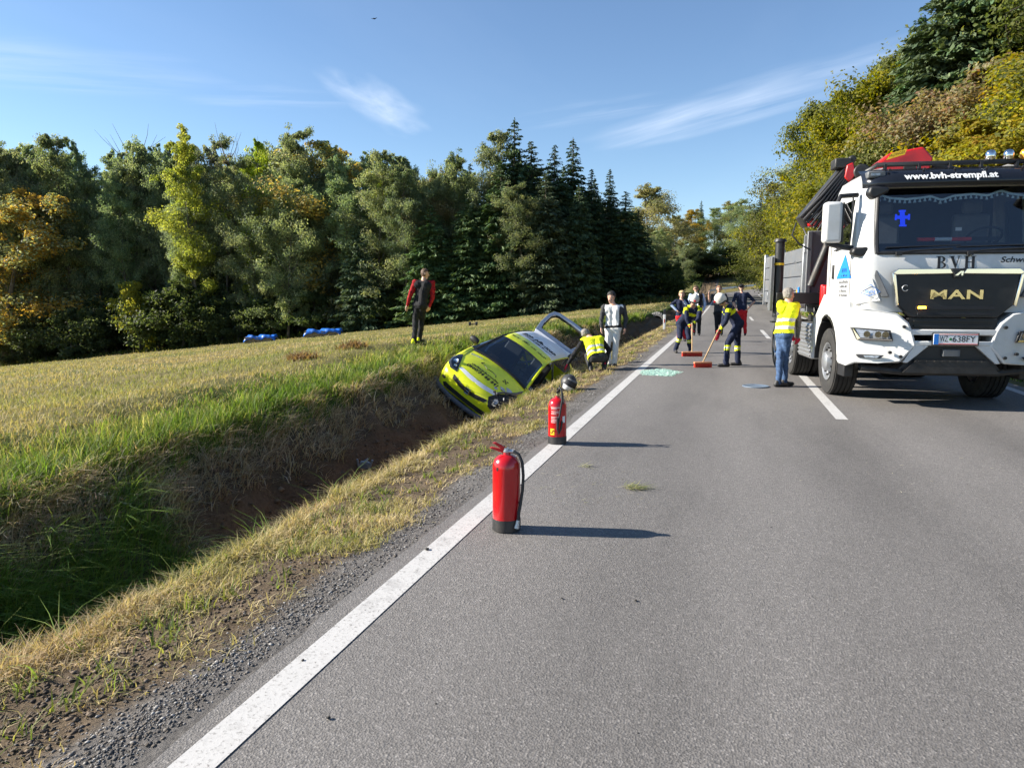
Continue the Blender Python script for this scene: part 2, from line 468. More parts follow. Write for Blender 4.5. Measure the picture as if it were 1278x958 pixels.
def asphalt():
    m = bpy.data.materials.new('asphalt'); m.use_nodes = True; k = NT(m.node_tree); k.t.nodes.clear()
    tco = k.n('ShaderNodeTexCoord').outputs['Object']
    st = k.n('ShaderNodeTexVoronoi', ins={'Vector': tco, 'Scale': 105.0, 'Randomness': 1.0})
    stone = k.n('ShaderNodeSeparateColor', ins={0: st.outputs['Color']}).outputs[0]
    st2 = k.n('ShaderNodeTexNoise', ins={'Vector': tco, 'Scale': 230.0, 'Detail': 3.0, 'Roughness': .7}).outputs['Fac']
    big = k.n('ShaderNodeTexNoise', ins={'Vector': k.n('ShaderNodeVectorMath', operation='MULTIPLY', ins={0: tco, 1: (1.0, .22, 1)}).outputs[0], 'Scale': .9, 'Detail': 6.0, 'Roughness': .62}).outputs['Fac']
    v = k.math('ADD', k.math('MULTIPLY', k.ramp(stone, [(0, .4), (.25, .72), (.7, 1.03), (.88, 1.25), (1, 2.0)]), .5), k.math('MULTIPLY', k.ramp(st2, [(.32, .5), (.68, 1.5)]), .5))
    c = k.mix(1.0, ASPH, v, 'MULTIPLY')
    c = k.mix(1.0, c, k.ramp(big, [(.25, .72), (.5, 1.0), (.75, 1.14)]), 'MULTIPLY')
    # darker wheel tracks, paler between
    sep = k.n('ShaderNodeSeparateXYZ', ins={0: tco})
    tr = k.math('SINE', k.math('MULTIPLY_ADD', sep.outputs[0], 3.6))
    c = k.mix(1.0, c, k.n('ShaderNodeMapRange', ins={0: tr, 1: -1.0, 2: 1.0, 3: .91, 4: 1.06}).outputs[0], 'MULTIPLY')
    tar = k.n('ShaderNodeTexNoise', ins={'Vector': tco, 'Scale': 7.0, 'Detail': 2.0}).outputs['Fac']
    c = k.mix(k.n('ShaderNodeMapRange', ins={0: tar, 1: .72, 2: .78, 3: 0.0, 4: .35}).outputs[0], c, (.045, .043, .042))
    p = k.n('ShaderNodeBsdfPrincipled', ins={'Roughness': .78, 'Specular IOR Level': .35, 'Base Color': c})
    hgt = k.math('ADD', st.outputs['Distance'], k.math('MULTIPLY', st2, .8))
    k.t.links.new(k.n('ShaderNodeBump', ins={'Strength': .55, 'Distance': .006, 'Height': hgt}).outputs[0], p.inputs['Normal'])
    k.n('ShaderNodeOutputMaterial', ins={'Surface': p.outputs[0]})
    return m


def roadpaint():
    m = bpy.data.materials.new('road_paint'); m.use_nodes = True; k = NT(m.node_tree); k.t.nodes.clear()
    tco = k.n('ShaderNodeTexCoord').outputs['Object']
    a = k.n('ShaderNodeTexNoise', ins={'Vector': tco, 'Scale': 55.0, 'Detail': 6.0, 'Roughness': .75}).outputs['Fac']
    b = k.n('ShaderNodeTexNoise', ins={'Vector': tco, 'Scale': 5.0, 'Detail': 5.0, 'Roughness': .7}).outputs['Fac']
    wear = k.math('ADD', k.n('ShaderNodeMapRange', ins={0: a, 1: .54, 2: .64, 3: 0.0, 4: .8}).outputs[0], k.n('ShaderNodeMapRange', ins={0: b, 1: .52, 2: .75, 3: 0.0, 4: .55}).outputs[0], True)
    c = k.mix(wear, k.mix(b, (.42, .41, .395), (.57, .56, .54)), (.17, .16, .15))
    p = k.n('ShaderNodeBsdfPrincipled', ins={'Roughness': .7, 'Specular IOR Level': .3, 'Base Color': c})
    k.t.links.new(k.n('ShaderNodeBump', ins={'Strength': .35, 'Distance': .004, 'Height': a}).outputs[0], p.inputs['Normal'])
    k.n('ShaderNodeOutputMaterial', ins={'Surface': p.outputs[0]})
    return m


ASPH = (.168, .157, .147)
AS = asphalt(); PAINT = roadpaint()
tag(strip('road', -3.37, 3.5, -12, 200, 0.0, AS, .2, 10, wob=.1), None, None, None, 'structure')
tag(strip('road_edge_line', -3.275, -3.115, -12, 195, .004, PAINT, 1.0, 2), None, None, None, 'structure')
tag(strip('road_edge_line', 3.12, 3.27, -12, 195, .004, PAINT, 1.0, 2), None, None, None, 'structure')
y0 = 9.9
while y0 < 180:
    tag(strip('road_centre_dash', -.075, .075, y0, y0 + 6.1, .004, PAINT, 1.0, 2), None, None, None, 'structure')
    y0 += 17.0


# ------------------------------------------------------------------ trees
def leaf_quads(P, N, size, aspect, cols, rng, bend=.25):
    """P centres, N normals-ish; each leaf a folded diamond of two triangles"""
    n = len(P)
    N = N + rng.normal(0, .55, (n, 3)); N /= np.linalg.norm(N, axis=1)[:, None] + 1e-9
    T = rng.normal(0, 1, (n, 3)); T -= N * (T * N).sum(1)[:, None]; T /= np.linalg.norm(T, axis=1)[:, None] + 1e-9
    B = np.cross(N, T); L = size[:, None] * .5; W = L * aspect
    V = np.stack([P - T * L, P + B * W + N * L * bend, P + T * L, P - B * W + N * L * bend], 1).reshape(-1, 3)
    o = np.arange(n)[:, None] * 4
    F = np.concatenate([o + np.array([[0, 1, 2]]), o + np.array([[0, 2, 3]])], 1).reshape(-1)
    return V, F, np.repeat(cols, 4, 0)


def mesh_leaves(name, V, F, C, mat): return raw_mesh(name, V, 3, F, np.full(len(F) // 3, 3), C, mat)


BARK = M('bark', (.13, .11, .085), .95, var=.35, scale=5, bump=.8, bscale=18)
LEAF = leafmat('leaf_green', .55, .6, .9)
NEEDLE = leafmat('needles', .2, .65, .6)
GOLD = leafmat('leaf_gold', .48, .6, .7)


def limb_pts(p, d, L, n, rng, sag=0.0, wig=.12):
    pts = [p]; d = d / np.linalg.norm(d)
    for i in range(n):
        d = d + rng.normal(0, wig, 3) + np.array([0, 0, -sag]); d /= np.linalg.norm(d)
        p = p + d * L / n; pts.append(p)
    return pts


def broadleaf(seed, H, R, r0, base, nleaf, lsize, palette, nl=16, up=.9, spread=.55, shape=.75, bare_top=False, dens=1.0):
    """one broad-leaved tree: trunk with limbs, crown of leaf-sized faces in clumps. Returns (trunk mesh, crown mesh)"""
    rng = np.random.default_rng(seed); mb = MB(); clumps = []; cn = []
    n = 9; tr = limb_pts(np.zeros(3), np.array([rng.normal(0, .05), rng.normal(0, .05), 1.0]), H * .93, n, rng, 0, .035)
    mb.tube(tr, [r0 * (1.25 if i == 0 else (1 - i / n) ** .8 + .06) for i in range(n + 1)], 8)
    tr = np.array(tr); hs = np.linspace(0, 1, n + 1)
    def trunk_at(t): return np.array([np.interp(t, hs, tr[:, i]) for i in range(3)])
    def env(t): return R * (max(0.03, math.sin(math.pi * min(1, max(0, (t - base) / (1.04 - base))) ** shape)) ** .65)
    for i in range(nl):
        t = base + (1 - base) * ((i + rng.uniform(.1, .9)) / nl) * .95
        az = i * 2.399 + rng.normal(0, .35); p = trunk_at(t); e = env(t + .04) * rng.uniform(.75, 1.18)
        d = np.array([math.cos(az), math.sin(az), up * rng.uniform(.4, 1.2)])
        pts = limb_pts(p, d, e * 1.12, 4, rng, .04, .15); rr = r0 * (.42 - .3 * (t - base) / (1 - base))
        mb.tube(pts, [rr * (1 - .2 * q) for q in range(5)], 5, caps=False)
        for j in range(3 if e < 1.2 else 5):
            q = rng.integers(1, 5); d2 = rng.normal(0, 1, 3) + d * .5; d2[2] = abs(d2[2]) * .5
            p2 = limb_pts(np.array(pts[q]), d2, e * rng.uniform(.35, .62), 3, rng, .05, .2)
            mb.tube(p2, [rr * .4, rr * .3, rr * .2, rr * .1], 4, caps=False)
            for pp in p2[1:]: clumps.append(pp); cn.append(e)
        for pp in pts[2:]: clumps.append(pp); cn.append(e)
    for t in np.linspace(.8, 1.0, 5): clumps.append(trunk_at(t) + rng.normal(0, .2, 3)); cn.append(R * .5)
    K = np.array(clumps); cn = np.array(cn); ax = np.stack([np.interp(K[:, 2] / (H * .93), hs, tr[:, i]) for i in (0, 1)], 1)
    keep = rng.random(len(K)) < dens; K = K[keep]; cn = cn[keep]; ax = ax[keep]
    hue = rng.random(len(K)); ci = rng.choice(len(K), nleaf)
    off = rng.normal(0, 1, (nleaf, 3)); off /= np.linalg.norm(off, axis=1)[:, None]
    sg = (np.clip(cn, .8, 4) * spread * .42)[ci]
    off *= (rng.random(nleaf) ** .5 * sg)[:, None]; off[:, 2] *= .62
    P = K[ci] + off
    out = off / (sg[:, None] + 1e-6); out[:, :2] += (P[:, :2] - ax[ci]) * (.35 / R); out[:, 2] += .45
    pal = np.array(palette); f = np.clip(hue[ci] + rng.normal(0, .18, nleaf), 0, .999) * (len(pal) - 1)
    i0 = f.astype(int); cc = pal[i0] * (1 - (f - i0))[:, None] + pal[np.minimum(i0 + 1, len(pal) - 1)] * (f - i0)[:, None]
    cc = cc * rng.uniform(.72, 1.28, (nleaf, 1))
    V, F, C = leaf_quads(P, out, rng.uniform(.65, 1.25, nleaf) * lsize, .62, cc, rng)
    if bare_top:
        for i in range(14):
            d = np.array([rng.normal(0, .45), rng.normal(0, .45), 1]); pts = limb_pts(trunk_at(rng.uniform(.72, .95)), d, H * .2, 4, rng, 0, .1)
            mb.tube(pts, [.05, .04, .03, .02, .012], 4)
    me = bpy.data.meshes.new('trunk'); me.from_pydata(mb.V, [], mb.F); me.materials.append(BARK); me.polygons.foreach_set('use_smooth', [True] * len(me.polygons))
    return me, (V, F, C)


def conifer(seed, H, R, r0, base, palette, ncard=9000, csize=.55, power=.85):
    rng = np.random.default_rng(seed); mb = MB()
    mb.tube([(0, 0, 0), (.05, 0, H * .3), (0, .04, H * .7), (0, 0, H)], [r0, r0 * .8, r0 * .42, .02], 8)
    t = base + (1 - base) * np.linspace(0, 1, int(H * 3.6)) ** .95; PB = []; DB = []; LB = []
    for tt in t:
        L = R * (1 - tt) ** power * rng.uniform(.78, 1.15) + .18
        nb = 6 if tt < .85 else 4; a0 = rng.uniform(0, 6.28)
        for j in range(nb):
            az = a0 + j * 6.283 / nb + rng.normal(0, .25); PB.append((0, 0, tt * H + rng.normal(0, .12))); DB.append((math.cos(az), math.sin(az))); LB.append(L * rng.uniform(.7, 1.15))
    PB = np.array(PB); DB = np.array(DB); LB = np.array(LB); pb = LB / LB.sum()
    for i in range(0, len(LB), 2):
        e = PB[i] + np.array([DB[i][0] * LB[i] * .8, DB[i][1] * LB[i] * .8, -.18 * LB[i]]); mb.tube([PB[i], e], [.035, .012], 3, caps=False)
    ci = rng.choice(len(LB), ncard, p=pb); u = rng.random(ncard) ** .7; l = LB[ci] * u
    side = rng.normal(0, .13, ncard) * (LB[ci] * .55 + .25)
    x = DB[ci, 0] * l - DB[ci, 1] * side; y = DB[ci, 1] * l + DB[ci, 0] * side
    z = PB[ci, 2] + .10 * l - .16 * l ** 1.45 + .10 * np.clip(u - .75, 0, 1) * LB[ci] - rng.random(ncard) * .3 * (.35 + .5 * (1 - u)) * np.clip(LB[ci], .3, 2.2)
    P = np.stack([x, y, z], 1)
    # hanging twigs: long axis follows the branch and droops
    T = np.stack([DB[ci, 0], DB[ci, 1], -.75 + rng.normal(0, .4, ncard)], 1) + rng.normal(0, .35, (ncard, 3)); T /= np.linalg.norm(T, axis=1)[:, None]
    N = rng.normal(0, .6, (ncard, 3)) + np.array([0, 0, .8]); B = np.cross(N, T); B /= np.linalg.norm(B, axis=1)[:, None] + 1e-9; N = np.cross(T, B)
    s = (rng.uniform(.6, 1.3, ncard) * csize * np.clip(LB[ci] / 2.0, .45, 1.0))[:, None] * .5
    V = np.stack([P - T * s, P + B * s * .34 - N * s * .15, P + T * s, P - B * s * .34 - N * s * .15], 1).reshape(-1, 3)
    o = np.arange(ncard)[:, None] * 4; F = np.concatenate([o + np.array([[0, 1, 2]]), o + np.array([[0, 2, 3]])], 1).reshape(-1)
    pal = np.array(palette); cc = pal[rng.integers(0, len(pal), ncard)] * rng.uniform(.65, 1.3, (ncard, 1))
    me = bpy.data.meshes.new('trunk'); me.from_pydata(mb.V, [], mb.F); me.materials.append(BARK); me.polygons.foreach_set('use_smooth', [True] * len(me.polygons))
    return me, (V, F, np.repeat(cc, 4, 0))


G_DARK = [(0.1339, 0.1984, 0.1257), (0.1771, 0.2415, 0.1479), (0.2268, 0.276, 0.1701)]
G_OLIVE = [(0.1559, 0.2009, 0.1299), (0.2237, 0.2641, 0.156), (0.3026, 0.3157, 0.1949)]
G_LIME = [(0.2125, 0.2835, 0.0526), (0.3125, 0.3645, 0.063), (0.4, 0.405, 0.075)]
G_TAN = [(0.2188, 0.193, 0.0934), (0.2703, 0.2188, 0.1149), (0.193, 0.1995, 0.0862)]
G_GOLD = [(0.2064, 0.19, 0.0188), (0.2752, 0.2375, 0.0225), (0.129, 0.1472, 0.0281), (0.3182, 0.2565, 0.0281)]
G_ORANGE = [(0.414, 0.23, 0.023), (0.483, 0.299, 0.0345), (0.3105, 0.2415, 0.046)]
G_RUST = [(0.1806, 0.1267, 0.0563), (0.2257, 0.1505, 0.06), (0.1429, 0.1307, 0.045), (0.2257, 0.0871, 0.045)]
G_SPR = [(0.0346, 0.067, 0.0345), (0.0531, 0.0911, 0.0424), (0.0744, 0.1098, 0.0478)]
G_SPR2 = [(0.0619, 0.1114, 0.0485), (0.0908, 0.1427, 0.0571), (0.117, 0.1641, 0.0642)]

G_SLOPE = [(.085, .105, .03), (.12, .135, .034), (.165, .16, .036)]
G_BUSH = [(.06, .085, .035), (.08, .105, .042), (.11, .125, .05)]
KIND = {}


def kind(key, me, leaves, mat): KIND[key] = (me, mesh_leaves('crown', *leaves, mat))


LF = 1.0
for i in range(3):
    kind('tall%d' % i, *broadleaf(100 + i, 22, 3.7, .19, .24, 32000, .21, G_DARK + G_OLIVE[:2], 44, 1.35, .62, .62, dens=.8), LEAF)
    kind('olive%d' % i, *broadleaf(120 + i, 20, 4.4, .2, .08, 36000, .21, G_OLIVE, 40, 1.0, .62, .7, dens=.85), LEAF)
for i in range(2):
    kind('lime%d' % i, *broadleaf(140 + i, 21, 3.3, .2, .14, 24000, .22, G_LIME, 22, 1.3, .7, .7, dens=.75), LEAF)
    kind('orange%d' % i, *broadleaf(150 + i, 18, 4.6, .22, .1, 27000, .26, G_ORANGE + G_OLIVE[1:], 20, .8, .75), GOLD)
    kind('spruce%d' % i, *conifer(160 + i, 21, 3.9, .24, .05, G_SPR, 20000, .66), NEEDLE)
    kind('pine%d' % i, *conifer(170 + i, 19, 3.9, .24, .06, G_SPR2, 20000, .64, .7), NEEDLE)
    kind('bush%d' % i, *broadleaf(180 + i, 5.2, 2.6, .1, .02, 7000, .24, G_BUSH, 14, .7, .8, .6), LEAF)
kind('limebush', *broadleaf(190, 4.2, 2.0, .08, .05, 4200, .22, [(.16, .18, .04), (.24, .24, .045), (.3, .27, .04)], 12, .8, .8, .6), LEAF)
kind('tan0', *broadleaf(192, 17, 4.6, .22, .1, 27000, .26, G_TAN, 22, .8, .75), LEAF)
kind('bare', *broadleaf(195, 25, 2.2, .18, .35, 1800, .28, G_TAN, 20, 1.8, .7, .6, True, .7), LEAF)
for i in range(3):
    kind('gold%d' % i, *broadleaf(200 + i, 15, 4.6, .24, .06, 38000, .22, [G_GOLD + G_SLOPE[1:], G_SLOPE + G_GOLD, G_SLOPE + G_GOLD[2:3]][i], 30, .75, .8, .62), GOLD)
kind('rust0', *broadleaf(210, 13, 4.2, .2, .05, 36000, .22, G_RUST + G_TAN, 28, .75, .8, .6), GOLD)
kind('yellow0', *broadleaf(212, 13, 4.0, .2, .03, 40000, .22, [(.22, .2, .018), (.3, .25, .02), (.15, .16, .02), (.27, .18, .02)], 28, .75, .8, .6), GOLD)
kind('bigspruce', *conifer(215, 24, 4.3, .3, .05, G_SPR2, 34000, .6, .8), NEEDLE)


def tree(name, key, X, Y, h, rz, wid, label, group=None, lean=0.0):
    tm, cm = KIND[key]; hh = max(v.co.z for v in tm.vertices) if key not in HT else HT[key]; HT[key] = hh
    s = h / hh
    e = empty(name, (X, Y, float(ter(X, Y)) - .1), rz); e.scale = (s * wid, s * wid, s); e.rotation_euler = (lean, 0, rz)
    link('trunk', tm, e); link('crown', cm, e)
    return tag(e, label, 'tree' if 'bush' not in name else 'bush', group)


HT = {}
rt = random.Random(5)
ORD = 'first second third fourth fifth sixth seventh eighth ninth tenth eleventh twelfth thirteenth fourteenth fifteenth sixteenth seventeenth eighteenth nineteenth twentieth twenty-first twenty-second twenty-third twenty-fourth twenty-fifth twenty-sixth twenty-seventh twenty-eighth twenty-ninth thirtieth'.split()
def rank(rows, i, same):
    """place of a tree among its look-alikes, counted from the left of the view"""
    return ORD[sorted([q for q in range(len(rows)) if same(rows[q])], key=lambda q: rows[q][0]).index(i)]



def spot(px, Y, z=None):
    """place along the wood seen in direction px, at distance Y up the road"""
    d = _f * FPX + _r * (px - 639); return d[0] / d[1] * Y, Y


def hgt(px, py, X, Y):
    """tree height so that its top is seen at py"""
    v = np.array([X, Y, 0.0]) - CAM; D = v @ np.array([_f[0], _f[1], 0]) / math.cos(TILT) if False else None
    # solve for z with the top projecting to row py
    lo, hi = -20.0, 80.0
    for _ in range(40):
        m = (lo + hi) / 2; q = np.array([X, Y, m]) - CAM; row = 479 - FPX * (q @ _u) / (q @ _f)
        if row > py: lo = m
        else: hi = m
    return lo - float(ter(X, Y))


# front of the wood behind the field: (column, top row, kind, distance, width factor, label)
FOREST = [
    (-30, 165, 'tall0', 74, 1.1, None), (22, 178, 'olive0', 76, 1.0, None), (8, 235, 'orange0', 72, .95, 'orange and green autumn tree at the far left edge of the wood'),
    (62, 183, 'tall1', 80, 1.1, None), (100, 176, 'olive1', 79, 1.0, None), (140, 184, 'tall2', 80, 1.1, None), (178, 178, 'olive2', 82, .95, None),
    (204, 157, 'bare', 86, 1.0, 'thin nearly leafless tree with bare crown tip standing above the wood'),
    (225, 176, 'tall0', 80, 1.0, None), (262, 158, 'lime0', 76, 1.05, 'tall slender lime-green tree with two stems of sunlit foliage'),
    (290, 160, 'bare', 84, 1.0, 'bare-twigged tree top beside the slender lime-green tree'),
    (318, 166, 'lime1', 78, .9, 'slender yellow-green tree, narrower, just right of the tall lime-green tree'), (345, 178, 'tall1', 82, 1.0, None), (372, 184, 'olive0', 84, 1.0, None),
    (402, 164, 'olive2', 82, 1.05, 'tall rounded olive tree with yellowing top in the middle of the wood'),
    (432, 184, 'orange1', 85, 1.0, 'autumn tree with orange upper branches between green trees'), (448, 196, 'tall2', 79, .9, None), (478, 198, 'lime1', 80, .8, 'narrow pale green birch-like tree in front of dark trees'),
    (505, 206, 'pine1', 82, .9, None), (528, 200, 'olive1', 82, .85, None), (548, 212, 'tan0', 80, .9, 'tan-green tree beside the man in the red-sleeved suit'),
    (572, 190, 'olive0', 80, .95, None), (600, 166, 'olive1', 80, 1.05, 'broad light olive tree left of the tallest spruce'),
    (642, 148, 'spruce0', 80, 1.0, 'tallest pointed dark spruce in the middle of the skyline'), (662, 176, 'pine0', 82, .95, None), (690, 180, 'spruce1', 82, 1.0, None), (712, 172, 'spruce0', 84, 1.0, None),
    (626, 200, 'pine1', 78, 1.0, None), (735, 210, 'spruce1', 84, .95, None), (757, 210, 'spruce0', 86, .85, 'dark spruce with ragged tip at the right end of the spruces'), (776, 238, 'pine1', 86, .9, None), (792, 262, 'spruce1', 87, .9, None),
    (680, 215, 'pine1', 78, .9, None), (720, 230, 'pine0', 80, .9, None), (655, 230, 'olive2', 77, .8, None), (590, 235, 'pine0', 77, .9, None), (540, 255, 'pine1', 76, .9, None), (455, 255, 'pine0', 77, .8, None),
]
rf = random.Random(9)
for i in range(30):                                           # slender trees standing between the others
    px = -30 + i * 21 + rf.uniform(-7, 7)
    FOREST.append((px, float(np.interp(px, [-80, 0, 200, 320, 400, 500, 600], [182, 184, 180, 176, 178, 200, 184])) + rf.uniform(-6, 34), rf.choice(['tall0', 'tall1', 'tall2', 'olive0', 'olive1', 'olive2', 'tall1', 'tan0' if i % 3 == 0 else 'olive2']), 78 + rf.uniform(-2, 10), rf.uniform(.8, 1.0), None))
FL = {'tall': 'tall dark green tree in the wood behind the field', 'olive': 'olive green broad-leaved tree in the wood behind the field', 'pine': 'mid-green bushy conifer in the wood behind the field',
      'spruce': 'dark green spruce in the spruce stand behind the field', 'lime': 'lime green tree in the wood', 'tan0': 'tan tree in the wood'}
for fi, (px, py, key, Y, wd, lab) in enumerate(FOREST):
    X, Y = spot(px, Y); h = hgt(px, py, X, Y)
    kk = key.rstrip('0123456789')
    tree({'spruce': 'spruce_tree', 'pine': 'conifer_tree', 'bare': 'bare_tree'}.get(kk, 'broadleaf_tree'), key, X, Y, h, rt.uniform(0, 6.28), wd * rt.uniform(.9, 1.15) * (22 / max(h, 12)) ** .5 * (.72 if kk in ('tall', 'olive', 'lime', 'tan') else 1.22), lab or FL.get(kk, FL.get(key)) + ', %s such from the left' % rank(FOREST, fi, lambda r: r[2].startswith(kk) and r[5] is None), 'front trees of the wood behind the field' if not lab else None)
# second and third rows fill the wood
for row, (Y0, n, x0, x1) in enumerate([(93, 26, -80, 830), (103, 26, -60, 850)]):
    for i in range(n):
        px = x0 + (x1 - x0) * (i + rt.uniform(.2, .8)) / n; X, Y = spot(px, Y0 + rt.uniform(-3, 3))
        top = np.interp(px, [-80, 0, 200, 320, 400, 500, 600, 650, 720, 760, 800, 850], [188, 190, 192, 188, 186, 212, 190, 180, 195, 228, 270, 300]) + rt.uniform(4, 22) + row * 6
        key = rt.choice(['tall0', 'tall1', 'tall2', 'olive0', 'olive1', 'pine0']) if px < 560 else rt.choice(['spruce0', 'spruce1', 'pine0', 'pine1', 'spruce1'])
        kk = key.rstrip('0123456789')
        tree({'spruce': 'spruce_tree', 'pine': 'conifer_tree'}.get(kk, 'broadleaf_tree'), key, X, Y, hgt(px, top, X, Y), rt.uniform(0, 6.28), rt.uniform(1.0, 1.3), 'tree deep inside the wood behind its front row', 'trees deep inside the wood')
# bushes along the foot of the wood
BUSH = [(-20, 72, 5.5), (20, 71, 6), (60, 73, 5), (95, 72, 6.5), (135, 74, 6), (200, 75, 7.5), (232, 74, 8.5), (262, 75, 6), (300, 76, 5), (345, 77, 5), (398, 78, 6), (440, 78, 4.5), (475, 78, 5.5), (508, 78, 4.5), (150, 78, 9), (80, 80, 9), (20, 79, 9), (-15, 80, 9), (240, 82, 9), (345, 83, 8)]
for i, (px, Y, h) in enumerate(BUSH):
    X, Y = spot(px, Y); tree('bush', 'bush%d' % (i % 2), X, Y, h, rt.uniform(0, 6), 1.15, 'dark green bush at the foot of the wood, %s from the left' % rank(BUSH, i, lambda r: True), 'bushes along the foot of the wood')
X, Y = spot(178, 73.5); tree('bush', 'limebush', X, Y, hgt(178, 354, X, Y), .4, .62, 'yellow-green sunlit bush at the foot of the dark wood')
# trees closing the road at its bend
FAR = [(806, 232, 'tan0', 150, 1.0, 'pale tan feathery tree beyond the spruces'), (815, 285, 'olive0', 104, .9, None), (838, 268, 'tan0', 165, 1.0, None), (858, 262, 'orange1', 175, .9, 'reddish autumn tree in the far wood'), (868, 250, 'spruce0', 190, .8, 'single dark spruce tip above the far wood'),
       (885, 258, 'olive1', 178, 1.0, None), (905, 252, 'tan0', 182, 1.0, None), (925, 248, 'olive2', 165, 1.0, None), (940, 236, 'spruce1', 170, .8, 'dark spruce at the right end of the far wood'), (948, 240, 'pine0', 160, .9, None), (962, 250, 'tall1', 158, 1.0, None), (980, 250, 'olive0', 160, 1.0, None),
       (1000, 250, 'tall0', 162, 1.0, None), (1030, 250, 'tall2', 165, 1.1, None), (845, 300, 'olive2', 112, .8, 'broad olive tree over the road at its bend'), (822, 320, 'olive1', 96, .7, None), (868, 308, 'olive0', 158, .8, None), (890, 300, 'tall0', 160, .9, None), (915, 295, 'tall1', 163, .9, None), (935, 300, 'tall2', 166, .9, None), (802, 318, 'pine0', 90, .8, None)]
for fi, (px, py, key, Y, wd, lab) in enumerate(FAR):
    X, Y = spot(px, Y); kk = key.rstrip('0123456789')
    tree({'spruce': 'spruce_tree', 'pine': 'conifer_tree'}.get(kk, 'broadleaf_tree'), key, X, Y, hgt(px, py, X, Y), rt.uniform(0, 6.28), wd * 1.15, lab or 'green tree at the far bend of the road, %s from the left' % rank(FAR, fi, lambda r: r[5] is None), None if lab else 'trees at the far bend of the road')
for px, Y, h in [(846, 152, 5), (862, 153, 6), (880, 155, 5.5), (900, 158, 6), (925, 158, 6), (950, 160, 6), (815, 88, 4.5), (838, 120, 4), (975, 158, 6), (1000, 158, 6)]:
    X, Y = spot(px, Y); tree('bush', 'bush%d' % (Y % 2 == 0), X, Y, h, px, 1.5, 'dark bush beside the far bend of the road, %s from the left' % ORD[sorted([846, 862, 880, 900, 925, 950, 815, 838, 975, 1000]).index(px)], 'bushes by the far bend')
# slope to the right of the road
SLOPE = [
    (962, 262, 'gold2', 112, 1.0, 'olive-gold tree farthest down the wooded slope'), (975, 215, 'gold1', 108, 1.0, None), (1000, 160, 'gold2', 100, 1.0, 'tall dark olive tree with gold edges left of the golden trees'), (1030, 125, 'olive2', 92, 1.15, None), (1046, 104, 'gold2', 88, 1.0, None),
    (1072, 98, 'gold0', 66, 1.05, 'tall golden-yellow tree rising behind the red crane arm'), (1105, 72, 'gold2', 72, 1.0, None), (1010, 235, 'gold2', 84, 1.0, None), (1040, 195, 'gold0', 66, 1.0, None),
    (1118, 15, 'bigspruce', 52, 1.2, None), (1150, -90, 'bigspruce', 50, 1.3, 'very tall dark spruce at the top of the wooded slope'), (1185, -150, 'bigspruce', 50, 1.35, None), (1222, -140, 'bigspruce', 54, 1.3, None),
    (1085, 150, 'gold1', 50, 1.0, None), (1130, 165, 'gold2', 44, .9, None), (1180, 82, 'rust0', 44, 1.0, 'rust-brown and pinkish autumn tree above the truck cab'), (1215, 95, 'rust0', 44, 1.0, None), (1160, 150, 'gold2', 42, .95, None),
    (1240, -60, 'gold2', 52, 1.1, 'olive tree at the upper right corner of the slope'), (1255, 60, 'yellow0', 40, 1.1, 'yellow autumn tree at the right edge behind the truck cab'), (1290, 20, 'gold1', 40, 1.1, None), (1225, 150, 'yellow0', 36, 1.0, None), (1280, 130, 'yellow0', 34, 1.0, None), (1310, -30, 'gold2', 46, 1.1, None), (1335, 60, 'gold2', 36, 1.1, None), (1370, 40, 'yellow0', 34, 1.1, None),
    (980, 300, 'gold2', 96, .9, None), (995, 290, 'gold1', 74, .9, None), (1020, 270, 'gold0', 60, .9, None), (1060, 250, 'gold2', 48, .9, None), (1195, 190, 'gold2', 36, .9, None),
]
for fi, (px, py, key, Y, wd, lab) in enumerate(SLOPE):
    X, Y = spot(px, Y)
    h = hgt(px, py, X, Y); kk = key.rstrip('0123456789')
    tree('spruce_tree' if 'spruce' in key else 'broadleaf_tree', key, X, Y, h, rt.uniform(0, 6.28), wd * (15 / max(8, h)) ** .5 * 1.05 if 'spruce' not in key else wd * (24 / max(h, 10)) ** .4, lab or {'gold': 'golden-green autumn tree on the wooded slope behind the truck', 'rust': 'rust-brown autumn tree on the wooded slope behind the truck', 'yellow': 'bright yellow-green autumn tree on the slope behind the truck', 'olive': 'olive tree on the wooded slope behind the truck', 'bigspruce': 'tall dark spruce on the wooded slope behind the truck'}[kk] + ', %s such from the left' % rank(SLOPE, fi, lambda r: r[2].startswith(kk) and r[5] is None), None if lab else 'trees on the slope to the right of the road')


